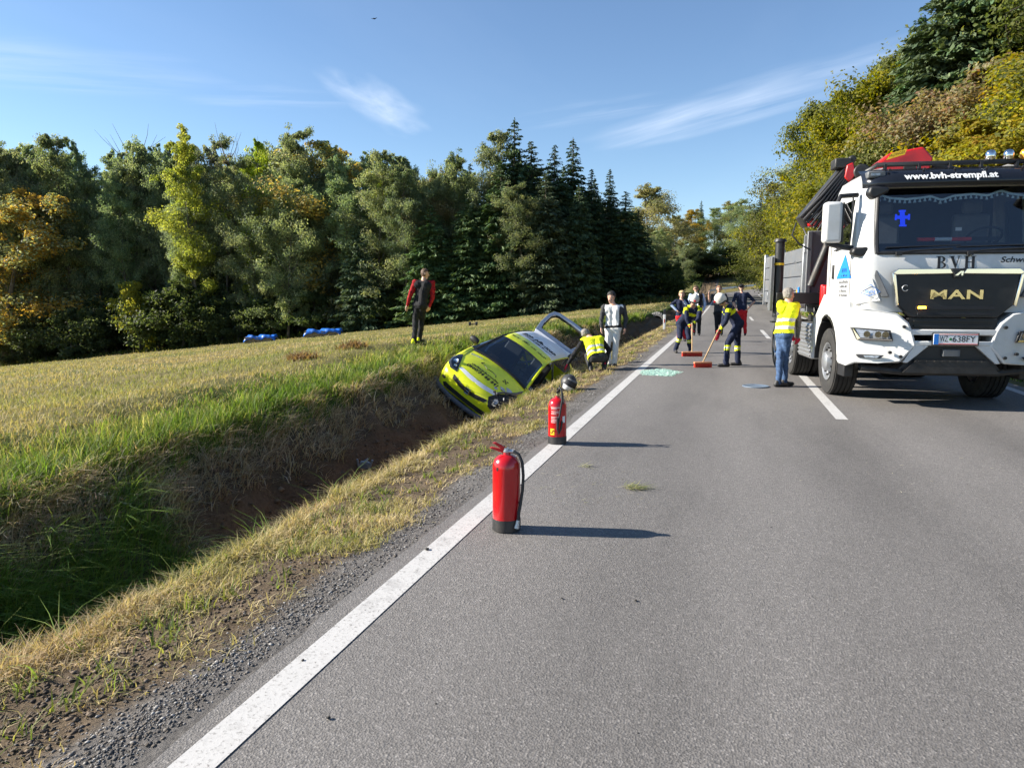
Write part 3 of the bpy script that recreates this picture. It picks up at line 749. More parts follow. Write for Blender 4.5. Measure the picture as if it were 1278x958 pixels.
# ------------------------------------------------------------------ grass, weeds, stones: masses nobody could count
def blades(name, X, Y, h, w, colr, curl, nseg, mat, label, cat, az=None, zoff=-.015):
    n = len(X); rng = RNG
    base = np.stack([X, Y, ter(X, Y) + zoff], 1)
    a = rng.uniform(0, 2 * math.pi, n) if az is None else az
    D = np.stack([np.cos(a), np.sin(a), np.zeros(n)], 1)
    fa = a + math.pi / 2 + rng.normal(0, .5, n); S = np.stack([np.cos(fa), np.sin(fa), np.zeros(n)], 1)
    t = np.arange(nseg + 1) / nseg
    up = (t[None] - curl[:, None] * .45 * t[None] ** 2) * h[:, None]
    fw = curl[:, None] * .95 * t[None] ** 1.8 * h[:, None]
    ctr = base[:, None, :] + fw[..., None] * D[:, None, :]; ctr[..., 2] += up
    wd = w[:, None] * (1 - t[None] ** 1.6) * .5
    Lv = ctr - S[:, None, :] * wd[..., None]; Rv = ctr + S[:, None, :] * wd[..., None]
    nv = 2 * nseg + 1; V = np.empty((n, nv, 3)); V[:, 0:2 * nseg:2] = Lv[:, :nseg]; V[:, 1:2 * nseg:2] = Rv[:, :nseg]; V[:, -1] = ctr[:, -1]
    pat = []; tot = []
    for i in range(nseg - 1): pat += [2 * i, 2 * i + 1, 2 * i + 3, 2 * i + 2]; tot.append(4)
    pat += [2 * nseg - 2, 2 * nseg - 1, 2 * nseg]; tot.append(3)
    loops = (np.arange(n)[:, None] * nv + np.array(pat)[None]).ravel()
    # tips a little drier than the base
    tt = np.concatenate([np.repeat(t[:nseg], 2), [1.0]])
    C = colr[:, None, :] * (1 + .25 * (tt[None, :, None] - .4)) 
    me = raw_mesh(name, V.reshape(-1, 3), 0, loops, np.tile(tot, n), C.reshape(-1, 3), mat)
    o = link(name, me); return tag(o, label, cat, None, 'stuff')


def pick(pal, n, f=None):
    pal = np.array(pal); i = RNG.integers(0, len(pal), n) if f is None else np.clip((f * len(pal)).astype(int), 0, len(pal) - 1)
    return pal[i] * RNG.uniform(.7, 1.3, (n, 1))


def ysamp(n, y0, y1, p=2.0):
    """distances crowded towards the viewer"""
    u = RNG.random(n); a, b = (y0 + 1.2) ** (1 - p), (y1 + 1.2) ** (1 - p)
    return (a + u * (b - a)) ** (1 / (1 - p)) - 1.2


GRASS = leafmat('grass_blade', .42, .6)
DRY = leafmat('dry_blade', .3, .7)
LIPPAL = [(.08, .14, .022), (.10, .175, .026), (.13, .205, .032), (.18, .225, .05), (.28, .28, .09), (.40, .35, .17)]
DARKPAL = [(.14, .23, .045), (.19, .29, .055), (.12, .2, .04), (.25, .32, .08)]
DEADPAL = [(.40, .31, .21), (.52, .43, .30), (.30, .22, .14), (.62, .53, .39), (.44, .31, .20)]
STRAW = [(.26, .26, .09), (.34, .30, .13), (.42, .35, .18), (.50, .41, .24), (.44, .33, .20)]
FIELDPAL = [(.24, .25, .08), (.32, .29, .11), (.38, .31, .15), (.42, .33, .18), (.46, .35, .22)]

# long green grass on the far lip of the ditch, in tufts
n = 3000; Yt = ysamp(n, 1.0, 46, 1.5); tx = RNG.normal(.38, .36, n)
reps = RNG.integers(14, 30, n); Yb = np.repeat(Yt, reps) + RNG.normal(0, .07, reps.sum()) * np.repeat(1 + Yt / 30, reps); xb = np.repeat(tx, reps) + RNG.normal(0, .07, reps.sum())
keep = xb > -.18; Yb = Yb[keep]; xb = xb[keep]; N = len(Yb); Xb = xfar(Yb) - xb + .12
lowf = fbm(tx * 1.3, Yt * .9, 101); hue = np.repeat(np.clip(RNG.random(n) * .5 + lowf * .6 - .1 + .15 * (tx > .5), 0, 1), reps)[keep]; tuft = np.repeat(RNG.uniform(.45, 1.35, n) * (.6 + .8 * lowf), reps)[keep]; tone_ = np.repeat(RNG.uniform(.6, 1.25, n), reps)[keep]
hh = np.interp(xb, [-.45, 0, .5, 1.2], [.26, .31, .24, .10]) * RNG.uniform(.5, 1.2, N) * tuft
blades('long_grass', Xb, Yb, hh, .0065 * (1 + Yb / 9) * RNG.uniform(.7, 1.3, N), pick(LIPPAL, N, np.clip(hue + RNG.normal(0, .15, N), 0, .99)) * tone_[:, None], RNG.uniform(.15, 1.2, N), 3, GRASS, 'bright green long grass along the far lip of the ditch', 'grass')

# ditch bank: arching green tufts and dead straw
n = 3800; Yt = ysamp(n, .3, 36, 1.6); st = RNG.uniform(.06, 1.0, n) ** .8
xt = XN + (xfar(Yt) - XN) * st; sm = soilmask(xt, Yt); kp = (RNG.random(n) > sm * 1.6); Yt, st, xt = Yt[kp], st[kp], xt[kp]; n = len(Yt)
green = (fbm(xt * 1.1, Yt * 1.1, 61) + .24 * (Yt < 4.6) * (st < .8) - .2 * (Yt > 5.5) - .12 * (st > .75)) > .55
rp = RNG.integers(14, 28, n); gi = np.repeat(green, rp); Yb = np.repeat(Yt, rp) + RNG.normal(0, .05, rp.sum()); Xb = np.repeat(xt, rp) + RNG.normal(0, .05, rp.sum()); sb = np.repeat(st, rp)
azb = np.where(RNG.random(len(Yb)) < .55, RNG.normal(-.1, .8, len(Yb)), RNG.uniform(0, 6.28, len(Yb)))
for fl, nm, pal, mt, lab in ((gi, 'bank_grass', DARKPAL, GRASS, 'dark green arching grass tufts on the ditch bank'), (~gi, 'dead_grass', DEADPAL, DRY, 'withered brown grass matted on the ditch bank')):
    m = int(fl.sum()); blades(nm, Xb[fl], Yb[fl], RNG.uniform(.2, .58 if nm == 'bank_grass' else .32, m), .006 * (1 + Yb[fl] / 9) * RNG.uniform(.7, 1.4, m), pick(pal, m), RNG.uniform(.5, 1.5, m), 3, mt, lab, 'grass', azb[fl])

# dry verge between road and ditch
n = 5200; Yt = ysamp(n, .4, 44, 1.75); xt = RNG.uniform(-3.3, -2.02, n)
edge = -2.2 + (fbm(xt * .1, Yt * 1.7, 41) - .5) * .4
patch = fbm(xt * 1.6, Yt * 1.1, 71); kp = (xt < edge + RNG.normal(0, .04, n)) & ((patch > .465) | (xt < -2.95) | (Yt > 14) | (RNG.random(n) < .07)); Yt, xt = Yt[kp], xt[kp]; n = len(Yt)
rp = RNG.integers(14, 30, n); Yb = np.repeat(Yt, rp) + RNG.normal(0, .05, rp.sum()); Xb = np.repeat(xt, rp) + RNG.normal(0, .045, rp.sum()); N = len(Yb)
tone = np.repeat(np.clip(fbm(xt * 2, Yt * 2, 81) * 1.2 - .1 + RNG.normal(0, .2, n), 0, .99), rp)
lipb = np.clip((-2.85 - Xb) / .3, 0, 1)
blades('dry_verge_grass', Xb, Yb, (RNG.uniform(.035, .11, N) + lipb * RNG.uniform(.02, .16, N)), .005 * (1 + Yb / 8) * RNG.uniform(.7, 1.3, N), pick(STRAW, N, tone), RNG.uniform(.3, 1.5, N), 2, DRY, 'dry straw-coloured grass on the verge between road and ditch', 'grass')
n = 220; Yt = ysamp(n, 1, 40, 1.6); xt = RNG.uniform(-3.25, -2.35, n); rp = RNG.integers(8, 20, n); Yb = np.repeat(Yt, rp) + RNG.normal(0, .035, rp.sum()); Xb = np.repeat(xt, rp) + RNG.normal(0, .035, rp.sum()); N = len(Yb)
blades('green_verge_tufts', Xb, Yb, RNG.uniform(.05, .16, N), .006 * (1 + Yb / 8) * RNG.uniform(.7, 1.5, N), pick([(.12, .17, .04), (.16, .2, .05), (.22, .23, .07)], N), RNG.uniform(.3, 1.2, N), 3, GRASS, 'scattered green tufts on the dry verge', 'grass')

# mown field
n = 170000; Yb = ysamp(n, 1.0, 84, 1.45); d = (RNG.random(n) ** 1.25) * np.clip(8 + Yb * 1.5, 0, 95) + .2; Xb = xfar(Yb) - d
px = (Xb * _r[0] + Yb * _r[1]) / np.maximum(.5, Xb * _f[0] + Yb * _f[1]); kp = px > -.82; Xb, Yb, d = Xb[kp], Yb[kp], d[kp]; n = len(Xb); dist = np.hypot(Xb, Yb)
tone = np.clip(fbm(Xb * .22, Yb * .22, 91) * 1.5 - .25 + RNG.normal(0, .2, n), 0, .99)
blades('mown_field_grass', Xb, Yb, RNG.uniform(.05, .12, n) * (1 + dist / 70), (.006 * (1 + dist / 11)) * RNG.uniform(.7, 1.3, n), pick(FIELDPAL, n, tone), RNG.uniform(.2, 1.1, n), 2, DRY, 'short yellowish mown grass of the field', 'grass')
# weeds at the foot of the wood and of the slope
n = 9000; px = RNG.uniform(-40, 840, n); Yb = 69.5 + np.clip(px - 60, 0, 500) * .018 + RNG.uniform(0, 9, n); Xb = np.array([spot(a, b)[0] for a, b in zip(px, Yb)])
blades('woodland_edge_weeds', Xb, Yb, RNG.uniform(.3, 1.0, n), RNG.uniform(.08, .2, n), pick([(.06, .09, .02), (.10, .12, .03), (.14, .12, .04)], n), RNG.uniform(.2, .9, n), 2, GRASS, 'rough weeds along the foot of the wood', 'weeds')
n = 16000; Yb = ysamp(n, 9, 120, 1.3); Xb = 5.3 + RNG.random(n) ** 1.4 * 7
blades('slope_grass', Xb, Yb, RNG.uniform(.1, .4, n), .012 * (1 + Yb / 10), pick(STRAW[2:4] + DARKPAL + LIPPAL[:2], n), RNG.uniform(.2, .9, n), 2, GRASS, 'rough grass at the foot of the slope right of the road', 'grass')


# gravel shoulder and clods of soil
def stones(name, X, Y, r, pal, label, zoff=0.0, flat=.65):
    n = len(X); v0 = np.array([(1, 0, 0), (.3, .9, .1), (-.8, .5, 0), (-.8, -.6, .1), (.35, -.9, 0), (.1, .1, .95), (-.1, 0, -.9)], float); f0 = np.array([(i, (i + 1) % 5, 5) for i in range(5)] + [((i + 1) % 5, i, 6) for i in range(5)])
    V = v0[None] * (1 + RNG.normal(0, .22, (n, len(v0), 1))); V = V * r[:, None, None] * RNG.uniform(.65, 1.3, (n, 1, 3)); V[..., 2] *= flat
    a = RNG.uniform(0, 6.28, n); c, s = np.cos(a)[:, None], np.sin(a)[:, None]; x = V[..., 0] * c - V[..., 1] * s; y = V[..., 0] * s + V[..., 1] * c
    V = np.stack([x + X[:, None], y + Y[:, None], V[..., 2] + (ter(X, Y) + r * .2 + zoff)[:, None]], -1)
    F = (f0[None] + (np.arange(n) * len(v0))[:, None, None]).reshape(-1)
    C = np.repeat(pick(pal, n), len(v0), 0)
    me = raw_mesh(name, V.reshape(-1, 3), 3, F, np.full(len(F) // 3, 3), C, PEBBLE); return tag(link(name, me), label, 'gravel', None, 'stuff')


PEBBLE = leafmat('pebble', 0.0, .85, spec=.3)
n = 19000; Yb = ysamp(n, .5, 20, 1.95); Xb = np.where(RNG.random(n) < .8, RNG.normal(-2.07, .1, n), RNG.uniform(-2.7, -1.95, n)); kp = (Xb < -1.93) & (Xb > -2.9)
Xb, Yb = Xb[kp], Yb[kp]; stones('gravel_shoulder', Xb, Yb, np.minimum(.010, RNG.gamma(1.5, .0021, len(Xb)) + .0018) * (1 + np.clip(Yb - 4, 0, 20) * .06), [(.15, .14, .13), (.2, .19, .18), (.1, .093, .086), (.28, .27, .255), (.12, .1, .08)], 'loose grey gravel along the edge of the asphalt')
n = 7000; Yb = ysamp(n, .6, 14, 1.7); Xb = RNG.uniform(-3.0, -2.3, n); kp = fbm(Xb * 1.6, Yb * 1.1, 71) < .49; Xb, Yb = Xb[kp], Yb[kp]
stones('soil_clods', Xb, Yb, np.minimum(.014, RNG.gamma(1.6, .0034, len(Xb)) + .003), [(.10, .075, .052), (.14, .105, .075), (.07, .052, .038)], 'dark crumbly soil clods on the bare verge')
n = 1500; Yb = RNG.uniform(4, 13, n); Xb = XN + (xfar(Yb) - XN) * RNG.uniform(.15, .8, n); kp = soilmask(Xb, Yb) > .25; Xb, Yb = Xb[kp], Yb[kp]
stones('torn_earth', Xb, Yb, np.minimum(.05, RNG.gamma(1.8, .008, len(Xb)) + .006), [(.16, .10, .055), (.12, .078, .045), (.2, .135, .08)], 'reddish-brown earth torn up in the ditch')


# ------------------------------------------------------------------ white truck with crane and tipper body
WHITE = M('truck_white', (.66, .66, .645), .3, var=.03, scale=2, coat=.4, dirt=(.42, .38, .32), dscale=2.6, damt=.38)
BLACKP = M('black_plastic', (.018, .018, .019), .45, var=.2, bump=.15, bscale=220)
DARKM = M('dark_metal', (.035, .034, .033), .5, .3, var=.3, dirt=(.10, .08, .06), damt=.5)
RUBBER = M('rubber', (.022, .021, .02), .82, var=.25, dirt=(.10, .09, .075), dscale=6, damt=.45, bump=.2)
ALU = M('aluminium', (.52, .53, .54), .38, .85, var=.1, scale=4, dirt=(.3, .28, .25), damt=.35)
BODYG = M('tipper_grey', (.17, .18, .195), .48, .25, var=.08, dirt=(.22, .19, .16), damt=.5, bump=.08)
CHROME = M('chrome', (.82, .80, .76), .07, 1.0, var=.02)
REDP = M('crane_red', (.62, .012, .012), .3, var=.08, coat=.4, dirt=(.2, .03, .02), damt=.3)
YEL = M('sign_yellow', (.85, .55, .02), .45, var=.05)
INK = M('black_lettering', (.012, .012, .014), .5, var=.05)
WINK = M('white_lettering', (.85, .85, .84), .5, var=.03)
BLUE = M('sign_blue', (.02, .22, .72), .4, var=.06)
LAMP = M('lamp_glass', (.30, .32, .34), .06, .3, var=.4, scale=30)
AMBER = M('amber_lamp', (.9, .35, .02), .3, emit=(1, .38, .03), estr=6.0)
AMBERL = M('amber_beacon', (.8, .32, .03), .2)
INTER = M('cab_interior', (.018, .02, .024), .8, var=.2)
GREYP = M('grey_plastic', (.12, .125, .13), .5, var=.15)


def glassmat(name, tint, refl=1.0):
    if name in MATS: return MATS[name]
    m = bpy.data.materials.new(name); m.use_nodes = True; k = NT(m.node_tree); k.t.nodes.clear()
    nz = k.n('ShaderNodeTexNoise', ins={'Vector': k.n('ShaderNodeTexCoord').outputs['Object'], 'Scale': 3.0, 'Detail': 3.0}).outputs['Fac']
    tr = k.n('ShaderNodeBsdfTransparent', ins={'Color': k.mix(nz, tuple(c * .9 for c in tint), tint)})
    gl = k.n('ShaderNodeBsdfGlossy', ins={'Roughness': .02, 'Color': (1, 1, 1, 1)})
    fr = k.n('ShaderNodeFresnel', ins={'IOR': 1.52})
    mx = k.n('ShaderNodeMixShader', ins={0: k.math('MULTIPLY', fr.outputs[0], refl, True), 1: tr.outputs[0], 2: gl.outputs[0]})
    k.n('ShaderNodeOutputMaterial', ins={'Surface': mx.outputs[0]}); MATS[name] = m
    return m


GLASS = glassmat('windscreen_glass', (.86, .9, .92), 2.3)
truck = empty('dump_truck', (2.988, 11.16, 0), rad(7))
tag(truck, 'white lorry with folded red and black loading crane and grey tipper body on the road', 'truck')

# cab shell lofted from plan outlines
ROWS = [(1.36, .10, 1.22, .30), (1.6, .06, 1.235, .28), (1.95, .045, 1.24, .26), (2.12, .055, 1.24, .24), (2.17, .07, 1.24, .23), (2.30, .11, 1.235, .22), (2.62, .2, 1.215, .21), (2.98, .305, 1.175, .2), (3.08, .335, 1.16, .2), (3.2, .40, 1.13, .2), (3.32, .52, 1.08, .2), (3.39, .72, .98, .2), (3.42, 1.0, .8, .2)]


def ring(z, f, hw, rc, back=1.72):
    if z > 3.35: back = 1.6
    L = [(-hw, y) for y in (back, 1.45, 1.28, .95, .62)] + [(-hw, f + rc + .02)]
    for a in (20, 45, 70): L.append((-hw + rc - rc * math.cos(rad(a)), f + rc - rc * math.sin(rad(a))))
    n = 14; L += [(-hw + rc + (2 * hw - 2 * rc) * i / n, f - .035 * (1 - (2 * i / n - 1) ** 2)) for i in range(n + 1)]
    m = len(L)
    L += [(-x, y) for x, y in reversed(L[:9])]
    return [(x, y, z) for x, y in L]


P = [ring(*r) for r in ROWS]; NC = len(P[0])
def cellkind(i, j):
    z = ROWS[i][0]
    if 9 <= j <= 22 and 2.16 < z < 3.05: return 'w'
    if (1 < j < 4 or NC - 5 < j - 0 < NC - 2) and 2.29 < z < 2.95: return 's'
    return 'b'
mb = MB(); wsm = MB(); swl = MB(); swr = MB()
for i in range(len(ROWS) - 1):
    for j in range(NC - 1):
        q = [P[i][j], P[i][j + 1], P[i + 1][j + 1], P[i + 1][j]]; kd = cellkind(i, j)
        (mb if kd == 'b' else wsm if kd == 'w' else swl if j < 10 else swr).add(q, [(0, 1, 2, 3)])
top = P[-1]; mb.add(top, [tuple(range(NC))]); mb.add([P[i][j] for i in range(len(ROWS)) for j in (NC - 1, 0)], [(2 * i, 2 * i + 1, 2 * i + 3, 2 * i + 2) for i in range(len(ROWS) - 1)])
def weld(m, d=1e-4):
    bm = bmesh.new(); bm.from_mesh(m); bmesh.ops.remove_doubles(bm, verts=bm.verts, dist=d); bmesh.ops.recalc_face_normals(bm, faces=bm.faces); bm.to_mesh(m); bm.free()
cab = mb.build('cab', WHITE, truck, smooth=50); weld(cab.data); cab.data.polygons.foreach_set('use_smooth', [True] * len(cab.data.polygons)); cab.data.set_sharp_from_angle(angle=rad(50))
for nm, g in (('windscreen', wsm), ('side_window', swl), ('side_window', swr)):
    o = g.build(nm, GLASS, truck, smooth=60); weld(o.data); o.data.polygons.foreach_set('use_smooth', [True] * len(o.data.polygons))
# rubber surround of the windscreen
mb = MB()
for s in (-1, 1): mb.tube([(s * (P[i][9][0]) * -1, P[i][9][1] - .006, P[i][9][2]) for i in range(4, 9)], .03, 6)
mb.tube([(p[0], p[1] - .004, p[2] + .005) for p in P[4][9:24]], .028, 6)
mb.build_each('windscreen_seal', BLACKP, truck, smooth=60)
mb = MB()
for v in [((-1.12, .62, 2.0), (1.12, .62, 2.0), (1.12, 1.62, 2.0), (-1.12, 1.62, 2.0)), ((-1.12, 1.62, 2.0), (1.12, 1.62, 2.0), (1.08, 1.58, 3.2), (-1.08, 1.58, 3.2)), ((-1.08, .5, 3.16), (1.08, .5, 3.16), (1.08, 1.58, 3.18), (-1.08, 1.58, 3.18))]: mb.add(v, [(0, 1, 2, 3)])
mb.build('cabin_lining', INTER, truck, fix=False)
MB().prism([(.16, 2.05), (.16, 2.24), (.3, 2.3), (.62, 2.34), (.72, 2.2), (.72, 2.02)], -1.1, 1.1, lambda u, v, d: (d, u, v)).build('dashboard', INTER, truck, bevel=.02)
for s in (-1, 1):
    mb = MB(); mb.box((s * .62, 1.2, 2.45), (.5, .16, .7)); mb.box((s * .62, 1.18, 2.9), (.28, .12, .2)); mb.build('seat', GREYP, truck, bevel=.05)
mb = MB(); T = Matrix.Translation((.62, .74, 2.42)) @ Matrix.Rotation(rad(-35), 4, 'X')
mb.tube([T @ Vector((.23 * math.cos(a), .23 * math.sin(a), 0)) for a in np.linspace(0, 2 * math.pi, 20)], .017, 6); mb.box(tuple(T @ Vector((0, 0, -.02))), (.4, .05, .05)); mb.build('steering_wheel', INTER, truck, smooth=50)
# things hung behind the glass
mb = MB(); z0 = 2.62
def fy(z): return float(np.interp(z, [r[0] for r in ROWS], [r[1] for r in ROWS])) + .03
for a, b in (((-.68, 2.55), (-.62, 2.78)), ((-.745, 2.655), (-.555, 2.70))):
    mb.add([(a[0], fy(a[1]), a[1]), (b[0], fy(a[1]), a[1]), (b[0], fy(b[1]), b[1]), (a[0], fy(b[1]), b[1])], [(0, 1, 2, 3)])
    mb.add([(a[0], fy(a[1]) + .01, a[1]), (b[0], fy(a[1]) + .01, a[1]), (b[0], fy(b[1]) + .01, b[1]), (a[0], fy(b[1]) + .01, b[1])], [(0, 1, 2, 3)])
for c in ((-.65, 2.765, .045, .012), (-.65, 2.56, .048, .012), (-.735, 2.68, .012, .04), (-.565, 2.68, .012, .04)): mb.box((c[0], fy(c[1]) + .005, c[1]), (c[2] * 2, .012, c[3] * 2))
mb.build('cross_emblem', M('cross_blue', (.01, .04, .8), .5, emit=(.01, .05, 1.0), estr=.35), truck)
VAL = [(-1.04, 2.87), (-.91, 2.975), (-.8, 2.935), (-.6, 2.915), (-.42, 2.93), (-.27, 2.95), (-.14, 2.895), (.02, 2.95), (.27, 2.97), (.45, 2.945), (.62, 3.01), (.75, 2.96), (.9, 2.94), (1.03, 2.88)]
FR = M('fringe', (.75, .9, .88), .8, var=.1)
xs = np.linspace(-1.04, 1.03, 64); zs = np.interp(xs, *zip(*VAL)); mb = MB()
for i in range(63): mb.add([(xs[i], fy(zs[i]) - .0, zs[i]), (xs[i + 1], fy(zs[i + 1]), zs[i + 1]), (xs[i + 1], fy(zs[i + 1]), zs[i + 1] + .03), (xs[i], fy(zs[i]), zs[i] + .03)], [(0, 1, 2, 3)])
for i in range(1, 63, 2): mb.cyl((xs[i], fy(zs[i]), zs[i] + .005), (xs[i], fy(zs[i]), zs[i] - .042), .006, .021, 6)
tag(mb.build('fringe_valance', FR, truck, fix=False), kind='stuff')
for x0, x1, mt in ((-.42, -.2, M('scarf_red', (.75, .03, .03), .7)), (-.2, .02, M('scarf_white', (.75, .8, .85), .7)), (.02, .27, MATS['scarf_red'])):
    MB().cyl((x0, .3, 2.37), (x1, .3, 2.37), .028, n=10).build('dashboard_scarf', mt, truck, smooth=40)
mb = MB(); mb.box((-1.0, fy(2.5), 2.5), (.05, .006, .06)); mb.box((.06, fy(2.5) - .005, 2.5), (.08, .006, .045)); mb.build_each('windscreen_sticker', WINK, truck)
# sun visor, roof bar and lamps
mb = MB(); rows = []
for z, y in ((3.09, .20), (3.2, .23), (3.30, .31), (3.36, .44)):
    rows.append([(x, y - .05 * (1 - (x / 1.2) ** 2) + (.1 if abs(x) > 1.1 else 0), z) for x in np.linspace(-1.19, 1.19, 13)])
mb.grid(rows); mb.build('sun_visor', M('smoked_visor', (.012, .014, .02), .18, var=.05), truck, smooth=60, thick=.012)
mb = MB(); mb.tube([(-1.05, .62, 3.37), (-.95, .5, 3.44), (.95, .5, 3.44), (1.05, .62, 3.37)], .035, 8)
for x in (-.85, -.4, 0, .4, .85): mb.box((x, .48, 3.38), (.035, .06, .12)); mb.cyl((x, .3, 3.33), (x, .26, 3.33), .018, n=8)
mb.build('roof_bar', BLACKP, truck, smooth=45)
for x, mt in ((.52, CHROME), (.75, CHROME), (.96, AMBERL)):
    MB().lathe([(.0, .0), (.05, .0), (.065, .03), (.065, .09), (.05, .125), (.02, .14), (0, .142)], 14, T=Matrix.Translation((x, .5, 3.46)), capb=False, capt=False).build('roof_lamp', mt, truck, smooth=50)
mb = MB(); mb.box((-1.02, .33, 3.27), (.24, .16, .1)); lo_ = mb.build('marker_light', GREYP, truck, bevel=.02)
MB().box((-1.04, .243, 3.27), (.12, .01, .035)).build('lens', LAMP, lo_)
def vis(u, v): return (u - .09, .19 + (v + .125) * .32 - .05 * (1 - ((u - .09) / 1.2) ** 2) - .012 + (.006 if v > 0 else 0), 3.215 + v)
lettering('lettering', 'www.bvh-strempfl.at', .125, lambda u, v: (u - .09, float(np.interp(3.222 + v, [3.09, 3.2, 3.30, 3.36], [.20, .23, .31, .44])) - .05 * (1 - ((u - .09) / 1.2) ** 2) - .02, 3.222 + v), WINK, truck, bold=.004, width=1.18)


def serif(letters, h, fn, mat, parent, gap=.2):
    """bold book lettering with slab serifs"""
    mb = MB(); x = 0.0; wd = {'B': .72, 'V': .82, 'H': .86}; tot_ = sum(wd[c] for c in letters) + gap * (len(letters) - 1); x = -tot_ / 2
    def q(pts): mb.add([fn(p[0] * h, (p[1] - .5) * h) for p in pts], [tuple(range(len(pts)))])
    for c in letters:
        if c in 'BH':
            for sx in ((.1,) if c == 'B' else (.1, .56)):
                q([(x + sx, 0), (x + sx + .2, 0), (x + sx + .2, 1), (x + sx, 1)])
                for yy in (0, .95): q([(x + sx - .1, yy), (x + sx + .3, yy), (x + sx + .3, yy + .05), (x + sx - .1, yy + .05)])
        if c == 'H': q([(x + .3, .48), (x + .56, .48), (x + .56, .55), (x + .3, .55)])
        if c == 'B':
            for cy_, ry, rx in ((.745, .255, .34), (.265, .265, .40)):
                a = np.linspace(-math.pi / 2, math.pi / 2, 14)
                o_ = [(x + .3 + rx * math.cos(t), cy_ + ry * math.sin(t)) for t in a]; i_ = [(x + .3 + (rx - .17) * max(0, math.cos(t)) ** 1.0, cy_ + (ry - .05) * math.sin(t)) for t in a]
                for i in range(13): q([i_[i], o_[i], o_[i + 1], i_[i + 1]])
        if c == 'V':
            q([(x + .06, 1), (x + .28, 1), (x + .52, .22), (x + .42, 0)]); q([(x + .66, 1), (x + .72, 1), (x + .46, 0), (x + .42, 0.06)])
            for a_, b_ in ((-.02, .36), (.56, .84)): q([(x + a_, .95), (x + b_, .95), (x + b_, 1), (x + a_, 1)])
        x += wd[c] + gap
    return tag(mb.build('lettering', mat, parent, fix=False), kind='stuff')


def frontp(u, v, cx, cz, off=.0045):
    z = cz + v; x = cx + u; i = max(0, min(len(ROWS) - 2, next((q for q in range(len(ROWS) - 1) if ROWS[q + 1][0] >= z), 0)))
    a, b = ROWS[i], ROWS[i + 1]; t = (z - a[0]) / (b[0] - a[0]); f = a[1] + (b[1] - a[1]) * t; rc = a[3] + (b[3] - a[3]) * t; hw = a[2] + (b[2] - a[2]) * t
    xx = min(1.0, abs(x) / (hw - rc)); y = f - .035 * (1 - xx * xx)
    if abs(x) > hw - rc: y = f + rc - math.sqrt(max(0, rc * rc - (abs(x) - hw + rc) ** 2))
    return (x, y - off, z)


serif('BVH', .17, lambda u, v: frontp(u * 1.05, v, -.01, 2.04), INK, truck)
lettering('lettering', 'Schwei', .105, lambda u, v: frontp(u, v, .735, 2.07), INK, truck, bold=.002, shear=.25, width=.38)

# grille
def bend(x): return .9 * max(0.0, abs(x) - .78) ** 2
def fp(off): return lambda u, v, d: (u, d + bend(u) + off, v)
def sym(h): return h + [(-x, z) for x, z in reversed(h)]
MB().prism(sym([(0, 1.88), (-.78, 1.88), (-.72, 1.46), (-.56, 1.30)])[1:] if False else [(-.78, 1.885), (-.72, 1.46), (-.54, 1.29), (.54, 1.29), (.72, 1.46), (.78, 1.885)], -.02, .2, fp(-.02)).build('grille', BLACKP, truck, bevel=.012)
mb = MB()
mb.prism([(-.83, 1.90), (-.76, 1.955), (-.1, 1.955), (-.06, 1.885), (-.78, 1.875)], -.065, .05, fp(0)); mb.prism([(.83, 1.90), (.76, 1.955), (.1, 1.955), (.06, 1.885), (.78, 1.875)], -.065, .05, fp(0))
mb.prism([(-.1, 1.955), (-.06, 1.885), (-.05, 1.83), (.05, 1.83), (.06, 1.885), (.1, 1.955)], -.075, .02, fp(0), 1)
for s in (-1, 1): mb.prism([(s * .83, 1.9), (s * .78, 1.875), (s * .72, 1.46), (s * .755, 1.44)], -.06, .05, fp(0))
mb.build('chrome_trim', [CHROME, BLACKP], truck, bevel=.008)
mb = MB(); mb.add([(-.05, -.083, 1.86), (.02, -.083, 1.92), (.06, -.083, 1.92), (.05, -.083, 1.86), (.03, -.083, 1.86), (.03, -.083, 1.90), (-.01, -.083, 1.86)], [(0, 1, 2, 3, 4, 5, 6)]); mb.build('emblem', CHROME, truck)
mb = MB(); mb.tube([(-.65 + .04 * math.cos(a), -.05, 1.69 + .04 * math.sin(a)) for a in np.linspace(.9, 5.6, 12)], .008, 6); mb.build('ring_badge', ALU, truck)
V, F = text_verts('MAN', .16, .004, spacing=1.08); x0 = min(v[0] for v in V); x1 = max(v[0] for v in V); yl = min(v[1] for v in V); yh = max(v[1] for v in V)
mb = MB(); A = [((v[0] - (x0 + x1) / 2) * .66 / (x1 - x0), (v[1] - (yl + yh) / 2) * .125 / (yh - yl)) for v in V]
mb.add([(a, -.062, 1.605 + b) for a, b in A], F)
bm = bmesh.new(); me = bpy.data.meshes.new('lettering'); me.from_pydata(mb.V, [], mb.F); bm.from_mesh(me); bmesh.ops.dissolve_limit(bm, angle_limit=.05, verts=bm.verts, edges=bm.edges)
r_ = bmesh.ops.extrude_face_region(bm, geom=bm.faces[:]); bmesh.ops.translate(bm, verts=[v for v in r_['geom'] if isinstance(v, bmesh.types.BMVert)], vec=(0, .03, 0)); bmesh.ops.recalc_face_normals(bm, faces=bm.faces); bm.to_mesh(me); bm.free()
me.materials.append(M('gold_chrome', (.83, .66, .36), .18, 1.0, var=.15, scale=12)); link('lettering', me, truck)
mb = MB(); mb.box((0, -.045, 1.425), (1.0, .02, .05)); mb.box((0, -.05, 1.34), (.95, .02, .03)); mb.build_each('grille_slot', INTER, truck)
MB().box((-.425, -.06, 1.425), (.1, .03, .035)).build('flasher', AMBER, truck, bevel=.006)
